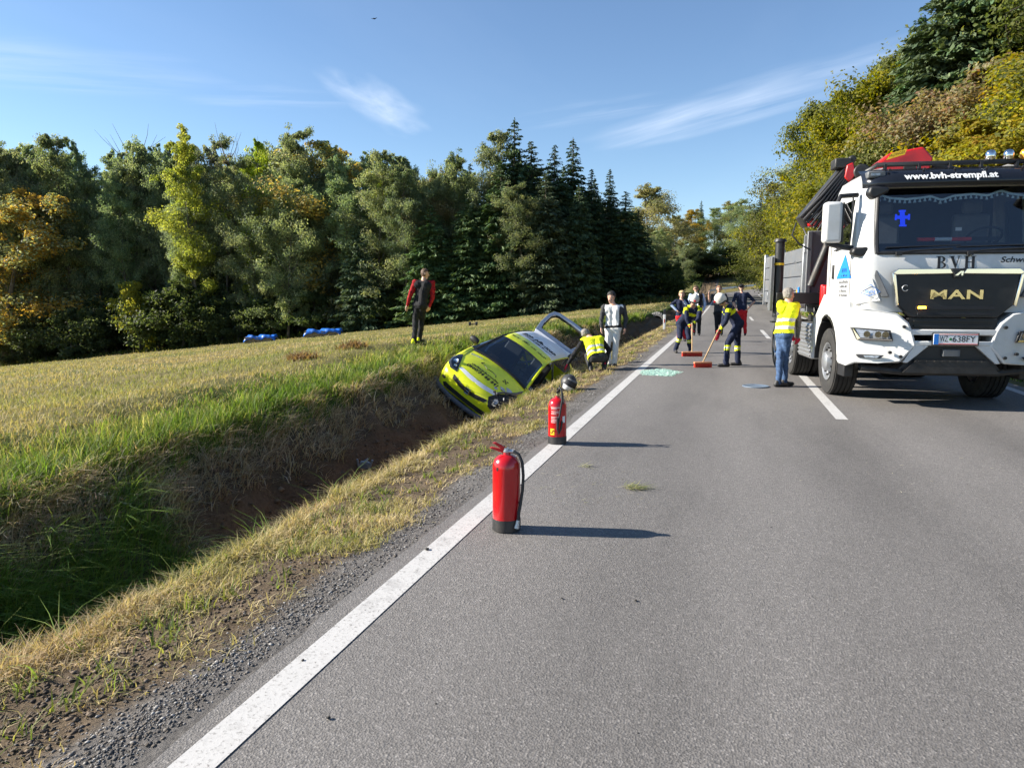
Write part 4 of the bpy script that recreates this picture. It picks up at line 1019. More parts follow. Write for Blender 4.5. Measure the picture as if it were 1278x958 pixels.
mb = MB(); mb.box((0, .1, 1.2), (1.12, .2, .16)); mb.box((0, -.0, 1.24), (1.0, .06, .02)); mb.box((0, 0, 1.17), (1.0, .06, .02)); mb.build_each('lower_grille', BLACKP, truck)

# bumper in sections
for s in (-1, 1):
    c = [(-1.31, 1.42), (-1.12, 1.405), (-.73, 1.345), (-.575, 1.22), (-.52, 1.1), (-.46, .9), (-.66, .655), (-.95, .645), (-1.2, .625), (-1.31, .57)]
    o = MB().prism([(s * -x if s > 0 else x, z) for x, z in c], -.07, .35, fp(0)).build('bumper_corner', WHITE, truck, bevel=.03, seg=3)
    hl = MB().prism([(s * x * -1 if s > 0 else x, z) for x, z in [(-1.28, 1.14), (-.81, 1.11), (-.77, .955), (-1.2, .965)]], -.085, -.05, fp(0)).build('headlight', BLACKP, truck, bevel=.01)
    mb = MB(); mb.prism([(s * x * -1 if s > 0 else x, z) for x, z in [(-1.24, 1.12), (-.84, 1.09), (-.81, .99), (-1.17, .995)]], -.092, -.087, fp(0)); mb.build('lens', LAMP, hl)
    mb = MB(); mb.prism([(s * x * -1 if s > 0 else x, z) for x, z in [(-1.26, 1.13), (-1.235, 1.12), (-1.17, .99), (-.80, .985), (-.785, .965), (-1.2, .972)]], -.1, -.09, fp(0)); mb.build('daytime_light', CHROME, hl)
    for lx in (-1.1, -.97, -.88): MB().lathe([(0, 0), (.035, 0), (.045, .012), (.045, .016)], 12, T=Matrix.Translation((lx * -s if s > 0 else lx, -.094 + bend(lx), 1.05)) @ Matrix.Rotation(rad(90), 4, 'X')).build('reflector', CHROME, hl, smooth=40)
    f_ = MB().prism([(s * x * -1 if s > 0 else x, z) for x, z in [(-1.21, .76), (-.87, .76), (-.92, .712), (-1.17, .712)]], -.082, -.05, fp(0)).build('fog_light', BLACKP, truck, bevel=.008)
    MB().prism([(s * x * -1 if s > 0 else x, z) for x, z in [(-1.12, .75), (-.93, .75), (-.96, .72), (-1.1, .72)]], -.09, -.083, fp(0)).build('lens', LAMP, f_)
    mb = MB()
    for x, z in ((-.64, 1.16), (-.66, .745), (-.8, .8)): mb.cyl((x * -s if s > 0 else x, -.09, z), (x * -s if s > 0 else x, -.05, z), .022, n=10)
    mb.build_each('parking_sensor', BLACKP, truck)
    o = MB().prism([(s * x * -1 if s > 0 else x, z) for x, z in [(-1.07, 1.955), (-1.0, 1.94), (-.83, 1.57), (-.93, 1.57)]], -.0, .1, fp(.0)).build('air_deflector', GREYP, truck, bevel=.01)
    MB().prism([(s * x * -1 if s > 0 else x, z) for x, z in [(-1.2, 1.93), (-1.08, 1.955), (-.945, 1.57), (-.9, 1.5), (-1.22, 1.45)]], .03, .25, lambda u, v, d: (u, d + 2.2 * max(0, abs(u) - .95) ** 2, v)).build('corner_panel', WHITE, truck, bevel=.025)
    # side skirt, step and wheel arch
    sx = -1.27 if s < 0 else 1.27
    mb = MB(); arch = [(1.45 + .66 * math.cos(a), .55 + .72 * math.sin(a)) for a in np.linspace(rad(170), rad(-2), 12)]
    poly = [(2.16, .75), (2.16, 1.55), (1.72, 1.62), (.3, 1.45), (.3, .62), (.62, .62)] ; poly = [(.3, 1.45), (.3, .6), (.79, .6)] + list(reversed([p for p in arch][:-1]))[::-1] + [(2.13, .62), (2.16, 1.4), (1.72, 1.62)]
    MB().prism([(.3, .6), (.78, .6), (.80, .78)] + arch[0:12] + [(2.15, .55), (2.2, 1.25), (1.72, 1.6), (.3, 1.5)], sx, sx * .93, lambda u, v, d: (d, u, v)).build('wheel_arch', WHITE, truck, bevel=.02)
    mb = MB()
    for i in range(11): mb.add([(sx * 1.005, arch[i][0], arch[i][1] - .01), (sx * 1.005, arch[i + 1][0], arch[i + 1][1] - .01), (sx * .66, arch[i + 1][0], arch[i + 1][1] - .01), (sx * .66, arch[i][0], arch[i][1] - .01)], [(0, 1, 2, 3)])
    mb.build('mudguard', BLACKP, truck, thick=.03)
    MB().box((sx * .93, .62, .5), (.14, .34, .22)).build('step', BLACKP, truck, bevel=.015)
for z0_, z1_, w_ in ((1.045, 1.125, .56), (.9, .965, .52)):
    MB().prism([(-w_, z1_), (-w_ + .02, z0_), (w_ - .02, z0_), (w_, z1_)], -.06, .1, fp(0)).build('bumper_bar', WHITE, truck, bevel=.015)
for s in (-1, 1): MB().prism([(s * .47, .93), (s * .62, .66), (s * .56, .655), (s * .3, .895)], -.055, .1, fp(0)).build('bumper_bar', WHITE, truck, bevel=.01)
MB().prism([(-.3, .9), (-.58, .655), (-.66, .56), (.66, .56), (.58, .655), (.3, .9)], 0, .3, fp(0)).build('lower_valance', BLACKP, truck, bevel=.01)
mb = MB(); mb.box((0, -.02, .8), (.22, .06, .1)); mb.build('towing_box', GREYP, truck, bevel=.008)
mb = MB(); mb.prism([(-.45, .7), (-.62, .52), (.62, .52), (.45, .7)], -.05, .04, lambda u, v, d: (u, d - .02, v))
for i in range(9): mb.box((-.4 + i * .1, -.07, .69), (.05, .02, .02))
mb.tube([(-1.1, .15, .56), (-.6, .05, .52), (.6, .05, .52), (1.1, .15, .56)], .045, 8); mb.build('skid_plate', DARKM, truck)
pl = MB().box((.02, -.085, .995), (.56, .015, .15)).build('number_plate', WINK, truck, bevel=.004)
MB().box((.02, -.08, .995), (.59, .012, .175)).build('plate_frame', BLACKP, pl)
MB().box((-.228, -.0945, .995), (.06, .004, .145)).build('plate_band', BLUE, pl)
mb = MB(); mb.box((.05, -.0945, 1.0615), (.495, .004, .008)); mb.box((.05, -.0945, .9285), (.495, .004, .008)); mb.build_each('plate_stripe', M('plate_red', (.7, .02, .02), .5), pl)
for s, cx, wd_ in (('WZ', -.13, .1), ('638FY', .125, .29)): lettering('lettering', s, .115, lambda u, v, cx=cx: (cx + u, -.0935, .995 + v), INK, pl, bold=.001, width=wd_)
MB().cyl((-.045, -.0955, .995), (-.045, -.093, .995), .02, n=10).build('crest', M('crest', (.05, .2, .08), .5), pl)
# wipers
for x0_, x1_ in ((-.75, -.05), (.15, .85)):
    mb = MB(); mb.tube([(x0_, .0, 2.17), (x0_ + .2, .03, 2.2), (x1_, .06, 2.225)], .014, 6); mb.tube([(x0_ - .15, .05, 2.25), (x1_ + .1, .07, 2.275)], .009, 5); mb.box((x0_, .0, 2.16), (.07, .05, .05)); mb.build_each('wiper', BLACKP, truck)
# mirrors and arms
for s in (-1, 1):
    m_ = MB().box((s * 1.555, .34, 2.625), (.25, .2, .58)).build('mirror', WHITE, truck, bevel=.05, seg=3)
    MB().box((s * 1.43, .36, 2.62), (.03, .22, .56)).build('mirror_rim', BLACKP, m_, bevel=.01)
    MB().box((s * 1.555, .444, 2.625), (.2, .008, .5)).build('mirror_glass', CHROME, m_)
    mb = MB(); mb.tube([(s * 1.2, .45, 3.02), (s * 1.45, .38, 3.0), (s * 1.5, .36, 2.88)], .035, 8); mb.tube([(s * 1.2, .42, 2.26), (s * 1.4, .36, 2.28), (s * 1.62, .34, 2.34)], .04, 8)
    mb.build_each('mirror_arm', BLACKP, m_, smooth=50)
    MB().prism([(-1.2, 2.98), (-1.17, 3.08), (-.93, 3.06), (-.92, 3.0), (-1.12, 2.9)], -.02, .16, lambda u, v, d, s=s: (-s * u if s > 0 else u, d + .0, v)).build('front_mirror', BLACKP, truck, bevel=.03)
    MB().prism([(-1.33, 2.18), (-1.3, 2.26), (-1.1, 2.27), (-1.07, 2.2), (-1.1, 2.14), (-1.25, 2.13)], .12, .3, lambda u, v, d, s=s: (-s * u if s > 0 else u, d, v)).build('kerb_mirror', BLACKP, truck, bevel=.03)
    mb = MB(); mb.tube([(s * 1.245, .5, 3.0), (s * 1.25, .47, 2.6), (s * 1.26, .5, 2.32), (s * 1.255, 1.3, 2.28)], .012, 5); mb.tube([(s * 1.247, 1.5, 3.0), (s * 1.255, 1.5, 1.5)], .005, 4); mb.tube([(s * 1.25, .42, 2.25), (s * 1.25, .4, 1.52)], .005, 4); mb.build_each('door_seam', BLACKP, truck)
    MB().box((s * 1.25, 1.33, 1.95), (.03, .06, .22)).build('door_handle', BLACKP, truck, bevel=.01)
def sidep(u, v, cy_, cz): return (-1.2485, cy_ - u, cz + v)
tri = MB(); tri.add([sidep(0, .19, .72, 2.0), sidep(-.42, -.16, .72, 2.0), sidep(.36, -.16, .72, 2.0)], [(0, 1, 2)]); tr_ = tri.build('door_sign', BLUE, truck, fix=False)
lettering('lettering', 'BVH', .085, lambda u, v: (-1.2505, .72 - u * 1.6, 1.955 + v), INK, tr_)
scrawl('small_print', .3, .035, 9, 1, lambda u, v: (-1.2505, .72 - u, 1.885 + v), INK, tr_, .004)
for i, wd_ in enumerate((.5, .38, .38, .44)): scrawl('small_print', wd_, .042, 11, 10 + i, lambda u, v, i=i: sidep(u, v, .74, 1.79 - i * .066), GREYP, truck, .0045, 0)
dm = MB(); dm.tube([(x, .03 + 2.2 * max(0, abs(x) - .95) ** 2 - .006, z) for x, z in ((-1.07, 1.74), (-1.19, 1.64), (-1.07, 1.585), (-.95, 1.64), (-1.07, 1.74))], .004, 4); dm.build('diamond_badge', BLUE, truck)
lettering('lettering', 'BVH', .06, lambda u, v: (-1.07 + u, .03 + 2.2 * max(0, abs(-1.07 + u) - .95) ** 2 - .006, 1.64 + v), BLUE, truck)


# wheels
def wheel(x, y, s, rr=.53, wd=.36, dual=False):
    T = Matrix.Translation((x, y, rr)) @ Matrix.Rotation(rad(90) * s, 4, 'Y')
    w_ = empty('wheel'); w_.parent = truck
    prof = [(.29, -wd / 2 + .03), (.36, -wd / 2), (rr - .05, -wd / 2), (rr - .01, -wd / 2 + .04)]
    for i in range(5): a = -wd / 2 + .05 + i * (wd - .1) / 4; prof += [(rr, a - .022), (rr, a + .022), (rr - .018, a + .026), (rr - .018, a + .04)]
    prof += [(rr - .05, wd / 2), (.36, wd / 2), (.29, wd / 2 - .03)]
    MB().lathe(prof, 40, T=T, capb=False, capt=False).build('tyre', RUBBER, w_, smooth=40)
    if dual: MB().lathe(prof, 32, T=Matrix.Translation((-s * .38, 0, 0)) @ T, capb=False, capt=False).build('tyre', RUBBER, w_, smooth=40)
    mb = MB(); mb.lathe([(.29, -wd / 2 + .04), (.29, wd / 2 - .03), (.305, wd / 2 - .01), (.28, wd / 2 - .02), (.26, wd / 2 - .07), (.16, wd / 2 - .05), (.15, wd / 2 + .02), (.09, wd / 2 + .05), (0, wd / 2 + .05)], 28, T=T, capb=False, capt=False)
    rim = mb.build('rim', ALU, w_, smooth=35)
    mb = MB()
    for i in range(10): a = i * math.pi / 5; p = Vector((.215 * math.cos(a), .215 * math.sin(a), wd / 2 - .05)); mb.cyl(T @ p, T @ (p + Vector((0, 0, .035))), .016, n=6)
    tag(mb.build('wheel_nut', DARKM, w_), kind='stuff')


for s in (-1, 1):
    wheel(s * 1.07, 1.45, s)
    wheel(s * 1.07, 4.25, s, dual=True); wheel(s * 1.07, 5.65, s, dual=True)
mb = MB(); mb.box((-.42, 4.2, .85), (.1, 7.0, .26)); mb.box((.42, 4.2, .85), (.1, 7.0, .26))
for y in (.6, 2.4, 4.25, 5.65): mb.box((0, y, .72), (1.6, .16, .2))
mb.box((0, 1.6, 1.0), (1.2, 1.3, .5)); mb.build('chassis', DARKM, truck)
# side box with pressed ribs and clutter above it
MB().box((-1.06, 2.95, .78), (.4, .95, .62)).build('side_tank', ALU, truck, bevel=.03)
for i in range(8): MB().box((-1.268, 2.95, .53 + i * .07), (.02, .9, .035)).build('tank_rib', ALU, truck, bevel=.006)
MB().prism([(2.24, .5), (2.4, .48), (2.4, 1.2), (2.26, 1.2)], -1.27, -.9, lambda u, v, d: (d, u, v)).build('side_fairing', WHITE, truck, bevel=.02)
mb = MB()
for i in range(9): mb.tube([(-1.1 + .05 * random.uniform(-1, 1), 2.2 + .12 * i, 1.16 + .05 * random.random()), (-1.15, 2.3 + .12 * i, 1.28 + .08 * random.random()), (-.9, 2.4 + .1 * i, 1.2)], .02, 5)
mb.box((-1.05, 2.7, 1.17), (.3, .7, .1)); tag(mb.build('hose_bundle', DARKM, truck), kind='stuff')
mb = MB(); mb.box((-1.06, 3.62, .95), (.36, .3, .3)); mb.tube([(-1.2, 3.5, 1.1), (-1.2, 5.0, 1.16), (-1.2, 6.4, 1.1)], .03, 6); mb.build_each('underbody_fitting', DARKM, truck)

# crane: stabiliser beam and leg, column, folded jib
MB().box((-.25, 2.7, 1.54), (1.7, .28, .24)).build('stabiliser_beam', DARKM, truck, bevel=.015)
MB().box((-1.45, 2.7, 1.53), (.8, .2, .2)).build('stabiliser_extension', BLACKP, truck, bevel=.01)
mb = MB(); mb.cyl((-1.81, 2.7, 1.22), (-1.81, 2.7, 2.52), .08, n=18); mb.cyl((-1.81, 2.7, 2.52), (-1.81, 2.7, 2.57), .115, .095, n=18); mb.cyl((-1.81, 2.7, 1.12), (-1.81, 2.7, 1.22), .05, n=12); leg = mb.build('stabiliser_leg', BLACKP, truck, smooth=40)
MB().cyl((-1.81, 2.7, 2.11), (-1.81, 2.7, 2.15), .085, n=18).build('strap', YEL, leg, smooth=40)
MB().box((-1.81, 2.7, 1.11), (.2, .2, .03)).build('foot_plate', DARKM, leg)
MB().box((-1.935, 2.7, 1.78), (.05, .18, .95)).build('leg_guard', GREYP, truck, bevel=.01)
mb = MB(); mb.box((-1.17, 2.12, 1.55), (.12, .12, .42)); mb.cyl((-1.17, 2.05, 1.5), (-1.17, 2.05, 1.74), .05, n=10); mb.box((-1.12, 2.1, 1.32), (.18, .1, .2)); mb.build('crane_valve', REDP, truck, bevel=.015)
mb = MB(); mb.box((0, 2.3, 2.0), (.5, .45, .9)); mb.cyl((0, 2.3, 2.3), (0, 2.3, 3.5), .2, .17, n=16); mb.build('crane_column', REDP, truck, bevel=.02)
mb = MB(); mb.prism([(-.68, 3.56), (-.28, 3.88), (.2, 3.96), (.36, 3.78), (.3, 3.5), (-.1, 3.34), (-.5, 3.4)], 2.05, 2.45, lambda u, v, d: (u, d, v)); boom = mb.build('crane_boom', REDP, truck, bevel=.03)
sgn = MB(); sgn.add([(-.36, 2.04, 3.76), (-.08, 2.04, 3.84), (-.05, 2.04, 3.93), (-.28, 2.04, 3.87)], [(0, 1, 2, 3)]); sg_ = sgn.build('maker_sign', YEL, boom, fix=False)
lettering('lettering', 'PALFINGER', .06, lambda u, v: (-.195 + u - .1 * v, 2.036, 3.85 + v + u * .27), INK, sg_, width=.24)
mb = MB(); mb.cyl((.0, 2.0, 3.62), (0, 2.5, 3.62), .09, n=14); mb.cyl((.38, 2.1, 3.68), (.95, 2.15, 3.52), .055, n=10); mb.build_each('crane_pivot', DARKM, truck, smooth=40)
mb = MB()
dv = Vector((.78, 0, .95)).normalized(); nv_ = Vector((-.77, 0, .63))
mb.prism([(-1.5, 2.72), (-1.62, 2.9), (-.98, 3.72), (-.72, 3.66), (-.78, 3.5)], 2.15, 2.5, lambda u, v, d: (u, d, v)); jib = mb.build('crane_jib', DARKM, truck, bevel=.02)
mb = MB()
for i in range(6):
    o_ = -.02 + i * .048
    mb.tube([(-1.6 + o_ * 1.2, 2.1 - .02 * (i % 2), 2.86 - o_ * .9), (-1.3 + o_ * .9, 2.06, 3.2 - o_ * .6), (-1.02 + o_ * .6, 2.06, 3.56 - o_ * .4), (-.9 + o_ * .5, 2.1, 3.72 - .3 * o_)], .026, 7)
mb.tube([(-1.66, 2.2, 2.8), (-1.72, 2.2, 2.6), (-1.6, 2.2, 2.45), (-1.4, 2.25, 2.35)], .014, 6); mb.build_each('hydraulic_hose', BLACKP, jib, smooth=60)
mb = MB(); mb.box((-.98, 2.2, 3.74), (.3, .3, .16)); mb.cyl((-.86, 2.05, 3.8), (-.86, 2.45, 3.8), .06, n=12); mb.cyl((-.72, 2.0, 3.58), (-.72, 2.5, 3.58), .13, n=18); mb.build('jib_joint', DARKM, jib, bevel=.02)
mb = MB(); mb.prism([(-.98, 3.5), (-.95, 3.7), (-.86, 3.74), (-.8, 3.55), (-.9, 3.42)], 2.02, 2.1, lambda u, v, d: (u, d, v)); mb.build('knuckle', REDP, jib, bevel=.015)
mb = MB(); mb.box((-1.3, 2.2, 2.9), (.26, .2, .09)); mb.build('hose_bracket', ALU, jib, bevel=.01)
mb = MB(); mb.box((-1.36, 2.2, 2.78), (.26, .22, .1)); mb.build('winch_cover', REDP, jib, bevel=.02)
mb = MB(); mb.cyl((-1.28, 2.62, 1.74), (-1.02, 2.62, 2.5), .07, n=14); mb.cyl((-1.05, 2.62, 2.42), (-.95, 2.62, 2.75), .04, n=10); mb.build('ram', DARKM, truck, smooth=40)

# tipper body: front board, side planks, posts
body = empty('tipper_body'); body.parent = truck
mb = MB(); mb.box((0, 2.96, 2.06), (2.6, .06, 1.32)); fb = mb.build('front_board', BODYG, body, bevel=.01)
for x in (-1.27, -.8, 0, .8, 1.27): MB().box((x, 2.91, 2.06), (.08, .06, 1.3)).build('board_post', BODYG, body, bevel=.01)
MB().box((0, 4.95, 1.34), (2.5, 4.0, .12)).build('body_floor', BODYG, body)
for s in (-1, 1):
    for seg_ in range(2):
        y0_, y1_ = 3.12 + seg_ * 1.92, 3.12 + seg_ * 1.92 + 1.84
        for i in range(4): MB().box((s * 1.3, (y0_ + y1_) / 2, 1.53 + i * .262), (.045, y1_ - y0_, .25)).build('side_plank', BODYG, body, bevel=.012)
    for y in (3.06, 5.0, 6.94): MB().box((s * 1.31, y, 1.92), (.08, .1, 1.16)).build('side_post', ALU, body, bevel=.012)
    for y in (3.5, 4.5, 5.5, 6.4): MB().box((s * 1.335, y, 1.55), (.03, .05, .16)).build('board_catch', ALU, body, bevel=.005)
MB().box((0, 6.96, 1.92), (2.6, .05, 1.1)).build('tailboard', BODYG, body, bevel=.01)
mb = MB(); mb.box((-1.335, 3.3, 1.62), (.012, .1, .22)); mb.build('load_plate', BLUE, body); MB().box((-1.335, 3.42, 1.6), (.012, .08, .16)).build('warning_plate', M('orange_plate', (.85, .4, .03), .5), body)
scrawl('small_print', .45, .05, 7, 31, lambda u, v: (-1.3265, 3.75 - u, 2.2 + v), GREYP, body, .007)
mb = MB(); mb.box((-1.28, 3.0, 2.5), (.12, .1, .3)); mb.tube([(-1.3, 3.0, 2.62), (-1.38, 3.0, 2.8), (-1.5, 3.0, 2.95)], .012, 5); mb.build('corner_latch', ALU, body)


# ------------------------------------------------------------------ lime rally car lying in the ditch
LIME = M('lime_paint', (.88, .93, .015), .3, var=.05, scale=3, coat=.5, dirt=(.25, .24, .06), dscale=2.5, damt=.3)
CWHITE = M('car_white', (.86, .87, .88), .35, var=.04, coat=.3, dirt=(.4, .38, .33), damt=.3)
CBLACK = M('car_black', (.014, .014, .015), .5, var=.2, dirt=(.06, .045, .03), damt=.5)
CSILV = M('door_silver', (.42, .48, .56), .25, .7, var=.1)
CGLASS = glassmat('car_glass', (.72, .8, .86), 2.4)
CAGE = M('cage_white', (.55, .57, .6), .4)
CR = Matrix(((.82936868, .13569505, .54197273), (-.10934779, .99072088, -.08071678), (-.54789657, .00768045, .83651083)))
car = empty('rally_car'); car.matrix_world = Matrix.Translation((-5.048, 12.921, -.695)) @ CR.to_4x4()
tag(car, 'lime green rally hatchback tipped into the roadside ditch with its tailgate open', 'car')

#      y     w    zb   zsh   xh   zh   zmid  ztop
ST = [(-.02, .42, .27, .52, .30, .56, .58, .585),
      (.03, .62, .22, .57, .46, .63, .66, .67),
      (.14, .74, .19, .63, .55, .71, .735, .745),
      (.34, .81, .18, .71, .63, .785, .81, .82),
      (.62, .845, .18, .79, .68, .85, .875, .885),
      (.95, .855, .2, .87, .71, .91, .95, .965),
      (1.12, .858, .2, .90, .685, 1.0, 1.045, 1.06),
      (1.42, .86, .2, .925, .62, 1.18, 1.225, 1.24),
      (1.74, .86, .2, .94, .565, 1.325, 1.375, 1.39),
      (2.1, .86, .2, .95, .55, 1.375, 1.425, 1.44),
      (2.7, .86, .2, .97, .545, 1.375, 1.425, 1.44),
      (3.25, .85, .2, .99, .53, 1.325, 1.37, 1.385),
      (3.6, .83, .22, 1.0, .56, 1.14, 1.18, 1.19),
      (3.88, .80, .24, .97, .60, 1.0, 1.02, 1.03),
      (4.02, .74, .28, .9, .55, .92, .93, .935),
      (4.08, .6, .34, .7, .45, .72, .725, .73)]
CT = []
for y, w_, zb, zs_, xh, zh, zm, zt in ST:
    zh -= .022; zm -= .004
    CT.append([(0, y, zb), (w_ * .7, y, zb), (w_ * .93, y + .0, zb + .03), (w_ * .985, y, zb + (zs_ - zb) * .35), (w_, y, zb + (zs_ - zb) * .68), (w_ * .955, y, zs_), (xh, y, zh), (xh * .55, y, zm), (0, y, zt)])
CT = np.array(CT); NU, NVc = CT.shape[:2]


def cr(t): return np.stack([-.5 * t ** 3 + t ** 2 - .5 * t, 1.5 * t ** 3 - 2.5 * t ** 2 + 1, -1.5 * t ** 3 + 2 * t ** 2 + .5 * t, .5 * t ** 3 - .5 * t ** 2], -1)


def S(u, v):
    """body surface: u along the car (station), v round the section (negative = other side)"""
    u = np.asarray(u, float); v = np.asarray(v, float); sgn = np.where(v < 0, -1.0, 1.0); v = np.abs(v)
    u = np.clip(u, 0, NU - 1.0001); v = np.clip(v, 0, NVc - 1.0001); iu = u.astype(int); iv = v.astype(int); wu = cr(u - iu); wv = cr(v - iv)
    out = 0
    for a in range(4):
        for b in range(4):
            ju = np.clip(iu + a - 1, 0, NU - 1); jv = iv + b - 1; mir = np.where(jv > NVc - 1, -1.0, np.where(jv < 0, -1.0, 1.0)); jv = np.where(jv > NVc - 1, 2 * (NVc - 1) - jv, np.abs(jv))
            p = CT[ju, jv].copy(); p[..., 0] *= mir; out = out + p * (wu[..., a] * wv[..., b])[..., None]
    out[..., 0] *= sgn
    return out


def Sn(u, v, e=.02):
    a = S(np.asarray(u) + e, v) - S(np.asarray(u) - e, v); b = S(u, np.sign(v) * (np.abs(v) + e)) - S(u, np.sign(v) * (np.abs(v) - e))
    n = np.cross(a, b); n /= np.linalg.norm(n, axis=-1)[..., None] + 1e-9
    p = S(u, v); flip = ((p - np.array([0, 2.0, .6])) * n).sum(-1) < 0; n[flip] *= -1
    return n


us = np.concatenate([np.linspace(0, 5, 31), np.linspace(5, 11, 49)[1:], np.linspace(11, NU - 1, 17)[1:]]); vs_ = np.concatenate([np.linspace(0, 5, 26), np.linspace(5, 8, 13)[1:]])
def ctype(u, v):
    y = float(S(np.array(u), np.array(v))[1]); z = float(S(np.array(u), np.array(v))[2])
    for yc in (.78, 3.35):
        if 1 < v < 5 and (y - yc) ** 2 + (z - .31) ** 2 < .335 ** 2: return None
    if v > 6:
        if 5.05 < u < 7.75: return 'windscreen'
        if 7.75 <= u < 8.95: return 'roof_front'
        if 8.95 <= u < 11: return 'roof'
        if u >= 11: return 'hatch_hole'
        if 1.2 < u <= 5.05: return 'bonnet'
    if 5 < v < 6 and 5.35 < u < 11: return 'side_window'
    return 'body'
parts_ = {}
for sgn in (-1, 1):
    for i in range(len(us) - 1):
        for j in range(len(vs_) - 1):
            t_ = ctype((us[i] + us[i + 1]) / 2, (vs_[j] + vs_[j + 1]) / 2)
            if t_ in (None, 'hatch_hole'): continue
            key = t_ + ('L' if sgn < 0 and t_ == 'side_window' else '')
            if t_ == 'side_window' and sgn > 0 and us[i] > 5.9: continue      # driver's side stands open
            q = S(np.array([us[i], us[i], us[i + 1], us[i + 1]]), sgn * np.array([vs_[j], vs_[j + 1], vs_[j + 1], vs_[j]]) + (1e-9 if sgn > 0 else -1e-9))
            parts_.setdefault(key, MB()).add(q.tolist(), [(0, 1, 2, 3)])
for uu_ in (0.0, NU - 1.0001):                               # nose and tail closed
    vv_ = np.linspace(.001, 7.999, 25); a_ = S(np.full(25, uu_), vv_).tolist(); b_ = S(np.full(25, uu_), -vv_).tolist()
    for i in range(24): parts_['body'].add([a_[i], a_[i + 1], b_[i + 1], b_[i]], [(0, 1, 2, 3)])
for key, mb in parts_.items():
    nm = key.rstrip('L').replace('roof_front', 'roof_strip')
    o = mb.build(nm, {'windscreen': CGLASS, 'side_window': CGLASS, 'roof': CWHITE}.get(nm, LIME), car); weld(o.data, 1e-4)
    o.data.polygons.foreach_set('use_smooth', [True] * len(o.data.polygons)); o.data.set_sharp_from_angle(angle=rad(40))


def patch(name, poly, off, mat, parent=car, rings=4, sub=3):
    """shape laid on the bodywork; poly in (u, v)"""
    pts = []
    for a, b in zip(poly, poly[1:] + poly[:1]):
        for i in range(sub): pts.append((a[0] + (b[0] - a[0]) * i / sub, a[1] + (b[1] - a[1]) * i / sub))
    pts = np.array(pts); c = pts.mean(0); mb = MB(); R_ = []
    for r in np.linspace(1.0, 0.0, rings + 1)[:-1]: R_.append(c + (pts - c) * r)
    n = len(pts); A = np.concatenate(R_ + [c[None]]); X = S(A[:, 0], A[:, 1]) + Sn(A[:, 0], A[:, 1]) * off
    fs = [(i * n + j, i * n + (j + 1) % n, (i + 1) * n + (j + 1) % n, (i + 1) * n + j) for i in range(rings - 1) for j in range(n)] + [((rings - 1) * n + j, (rings - 1) * n + (j + 1) % n, rings * n) for j in range(n)]
    mb.add(X.tolist(), fs); return mb.build(name, mat, parent, smooth=60)


def mir(poly): return [(u, -v) for u, v in poly]


def uv_of(x, y, y0=None):
    """bonnet / roof position (x across, y back) -> (u, v)"""
    x = np.asarray(x, float); u = np.interp(y, [s[0] for s in ST], np.arange(NU)); lo = np.full(x.shape, 6.0); hi = np.full(x.shape, 8.0)
    for _ in range(22):
        m = (lo + hi) / 2; c = S(u, m)[..., 0] > np.abs(x); lo = np.where(c, m, lo); hi = np.where(c, hi, m)
    return u, np.where(x < 0, -1.0, 1.0) * (lo + hi) / 2


def onhood(off=.005):
    def fn(u, v): return None
    return fn


def print_on(name, s, size, cx, cy_, mat, width=None, bold=0.0, shear=0.0, parent=car, slope=0.0):
    V, F = text_verts(s, size, bold, shear)
    x = np.array([v[0] for v in V]); z = np.array([v[1] for v in V]); x = x - (x.min() + x.max()) / 2
    if width: x *= width / (x.max() - x.min())
    u, v = uv_of(cx + x, cy_ + z + slope * x); X = S(u, v) + Sn(u, v) * .006
    mb = MB(); mb.add(X.tolist(), F); return tag(mb.build(name, mat, parent, fix=False), kind='stuff')


# interior, cage, seat
mb = MB(); mb.add([(-.75, .9, .35), (.75, .9, .35), (.75, 3.9, .35), (-.75, 3.9, .35)], [(0, 1, 2, 3)]); mb.add([(-.7, .98, .35), (.7, .98, .35), (.66, 1.1, .9), (-.66, 1.1, .9)], [(0, 1, 2, 3)]); mb.add([(-.78, .9, .3), (-.78, 3.9, .3), (-.78, 3.9, .93), (-.78, .9, .86)], [(0, 1, 2, 3)]); mb.add([(.78, .9, .3), (.78, 3.9, .3), (.78, 3.9, .93), (.78, .9, .86)], [(0, 1, 2, 3)])
mb.box((0, 1.25, .88), (1.3, .35, .1)); mb.build('cockpit', CBLACK, car, fix=False)
mb = MB()
for s in (-1, 1):
    mb.tube([(s * .6, 1.15, .5), (s * .57, 1.3, 1.05), (s * .5, 1.78, 1.31), (s * .49, 2.3, 1.36), (s * .56, 2.4, .5)], .022, 7); mb.tube([(s * .49, 2.3, 1.35), (s * .5, 3.3, .6)], .022, 7)
mb.tube([(-.5, 1.78, 1.31), (.5, 1.78, 1.31)], .022, 7); mb.tube([(-.49, 2.3, 1.36), (.49, 2.3, 1.36)], .022, 7); mb.tube([(-.5, 2.35, .5), (.49, 2.3, 1.35)], .022, 7); mb.tube([(.5, 2.35, .5), (-.49, 2.3, 1.35)], .022, 7); mb.tube([(-.52, 1.7, 1.28), (.49, 2.3, 1.35)], .02, 7)
mb.build('roll_cage', CAGE, car, smooth=60)
for s in (-1, 1):
    mb = MB(); mb.prism([(1.75, .45), (1.8, .6), (2.05, .62), (2.2, 1.22), (2.32, 1.2), (2.25, .4)], s * .36 - .22, s * .36 + .22, lambda u, v, d: (d, u, v)); mb.build('seat', CBLACK, car, bevel=.04)
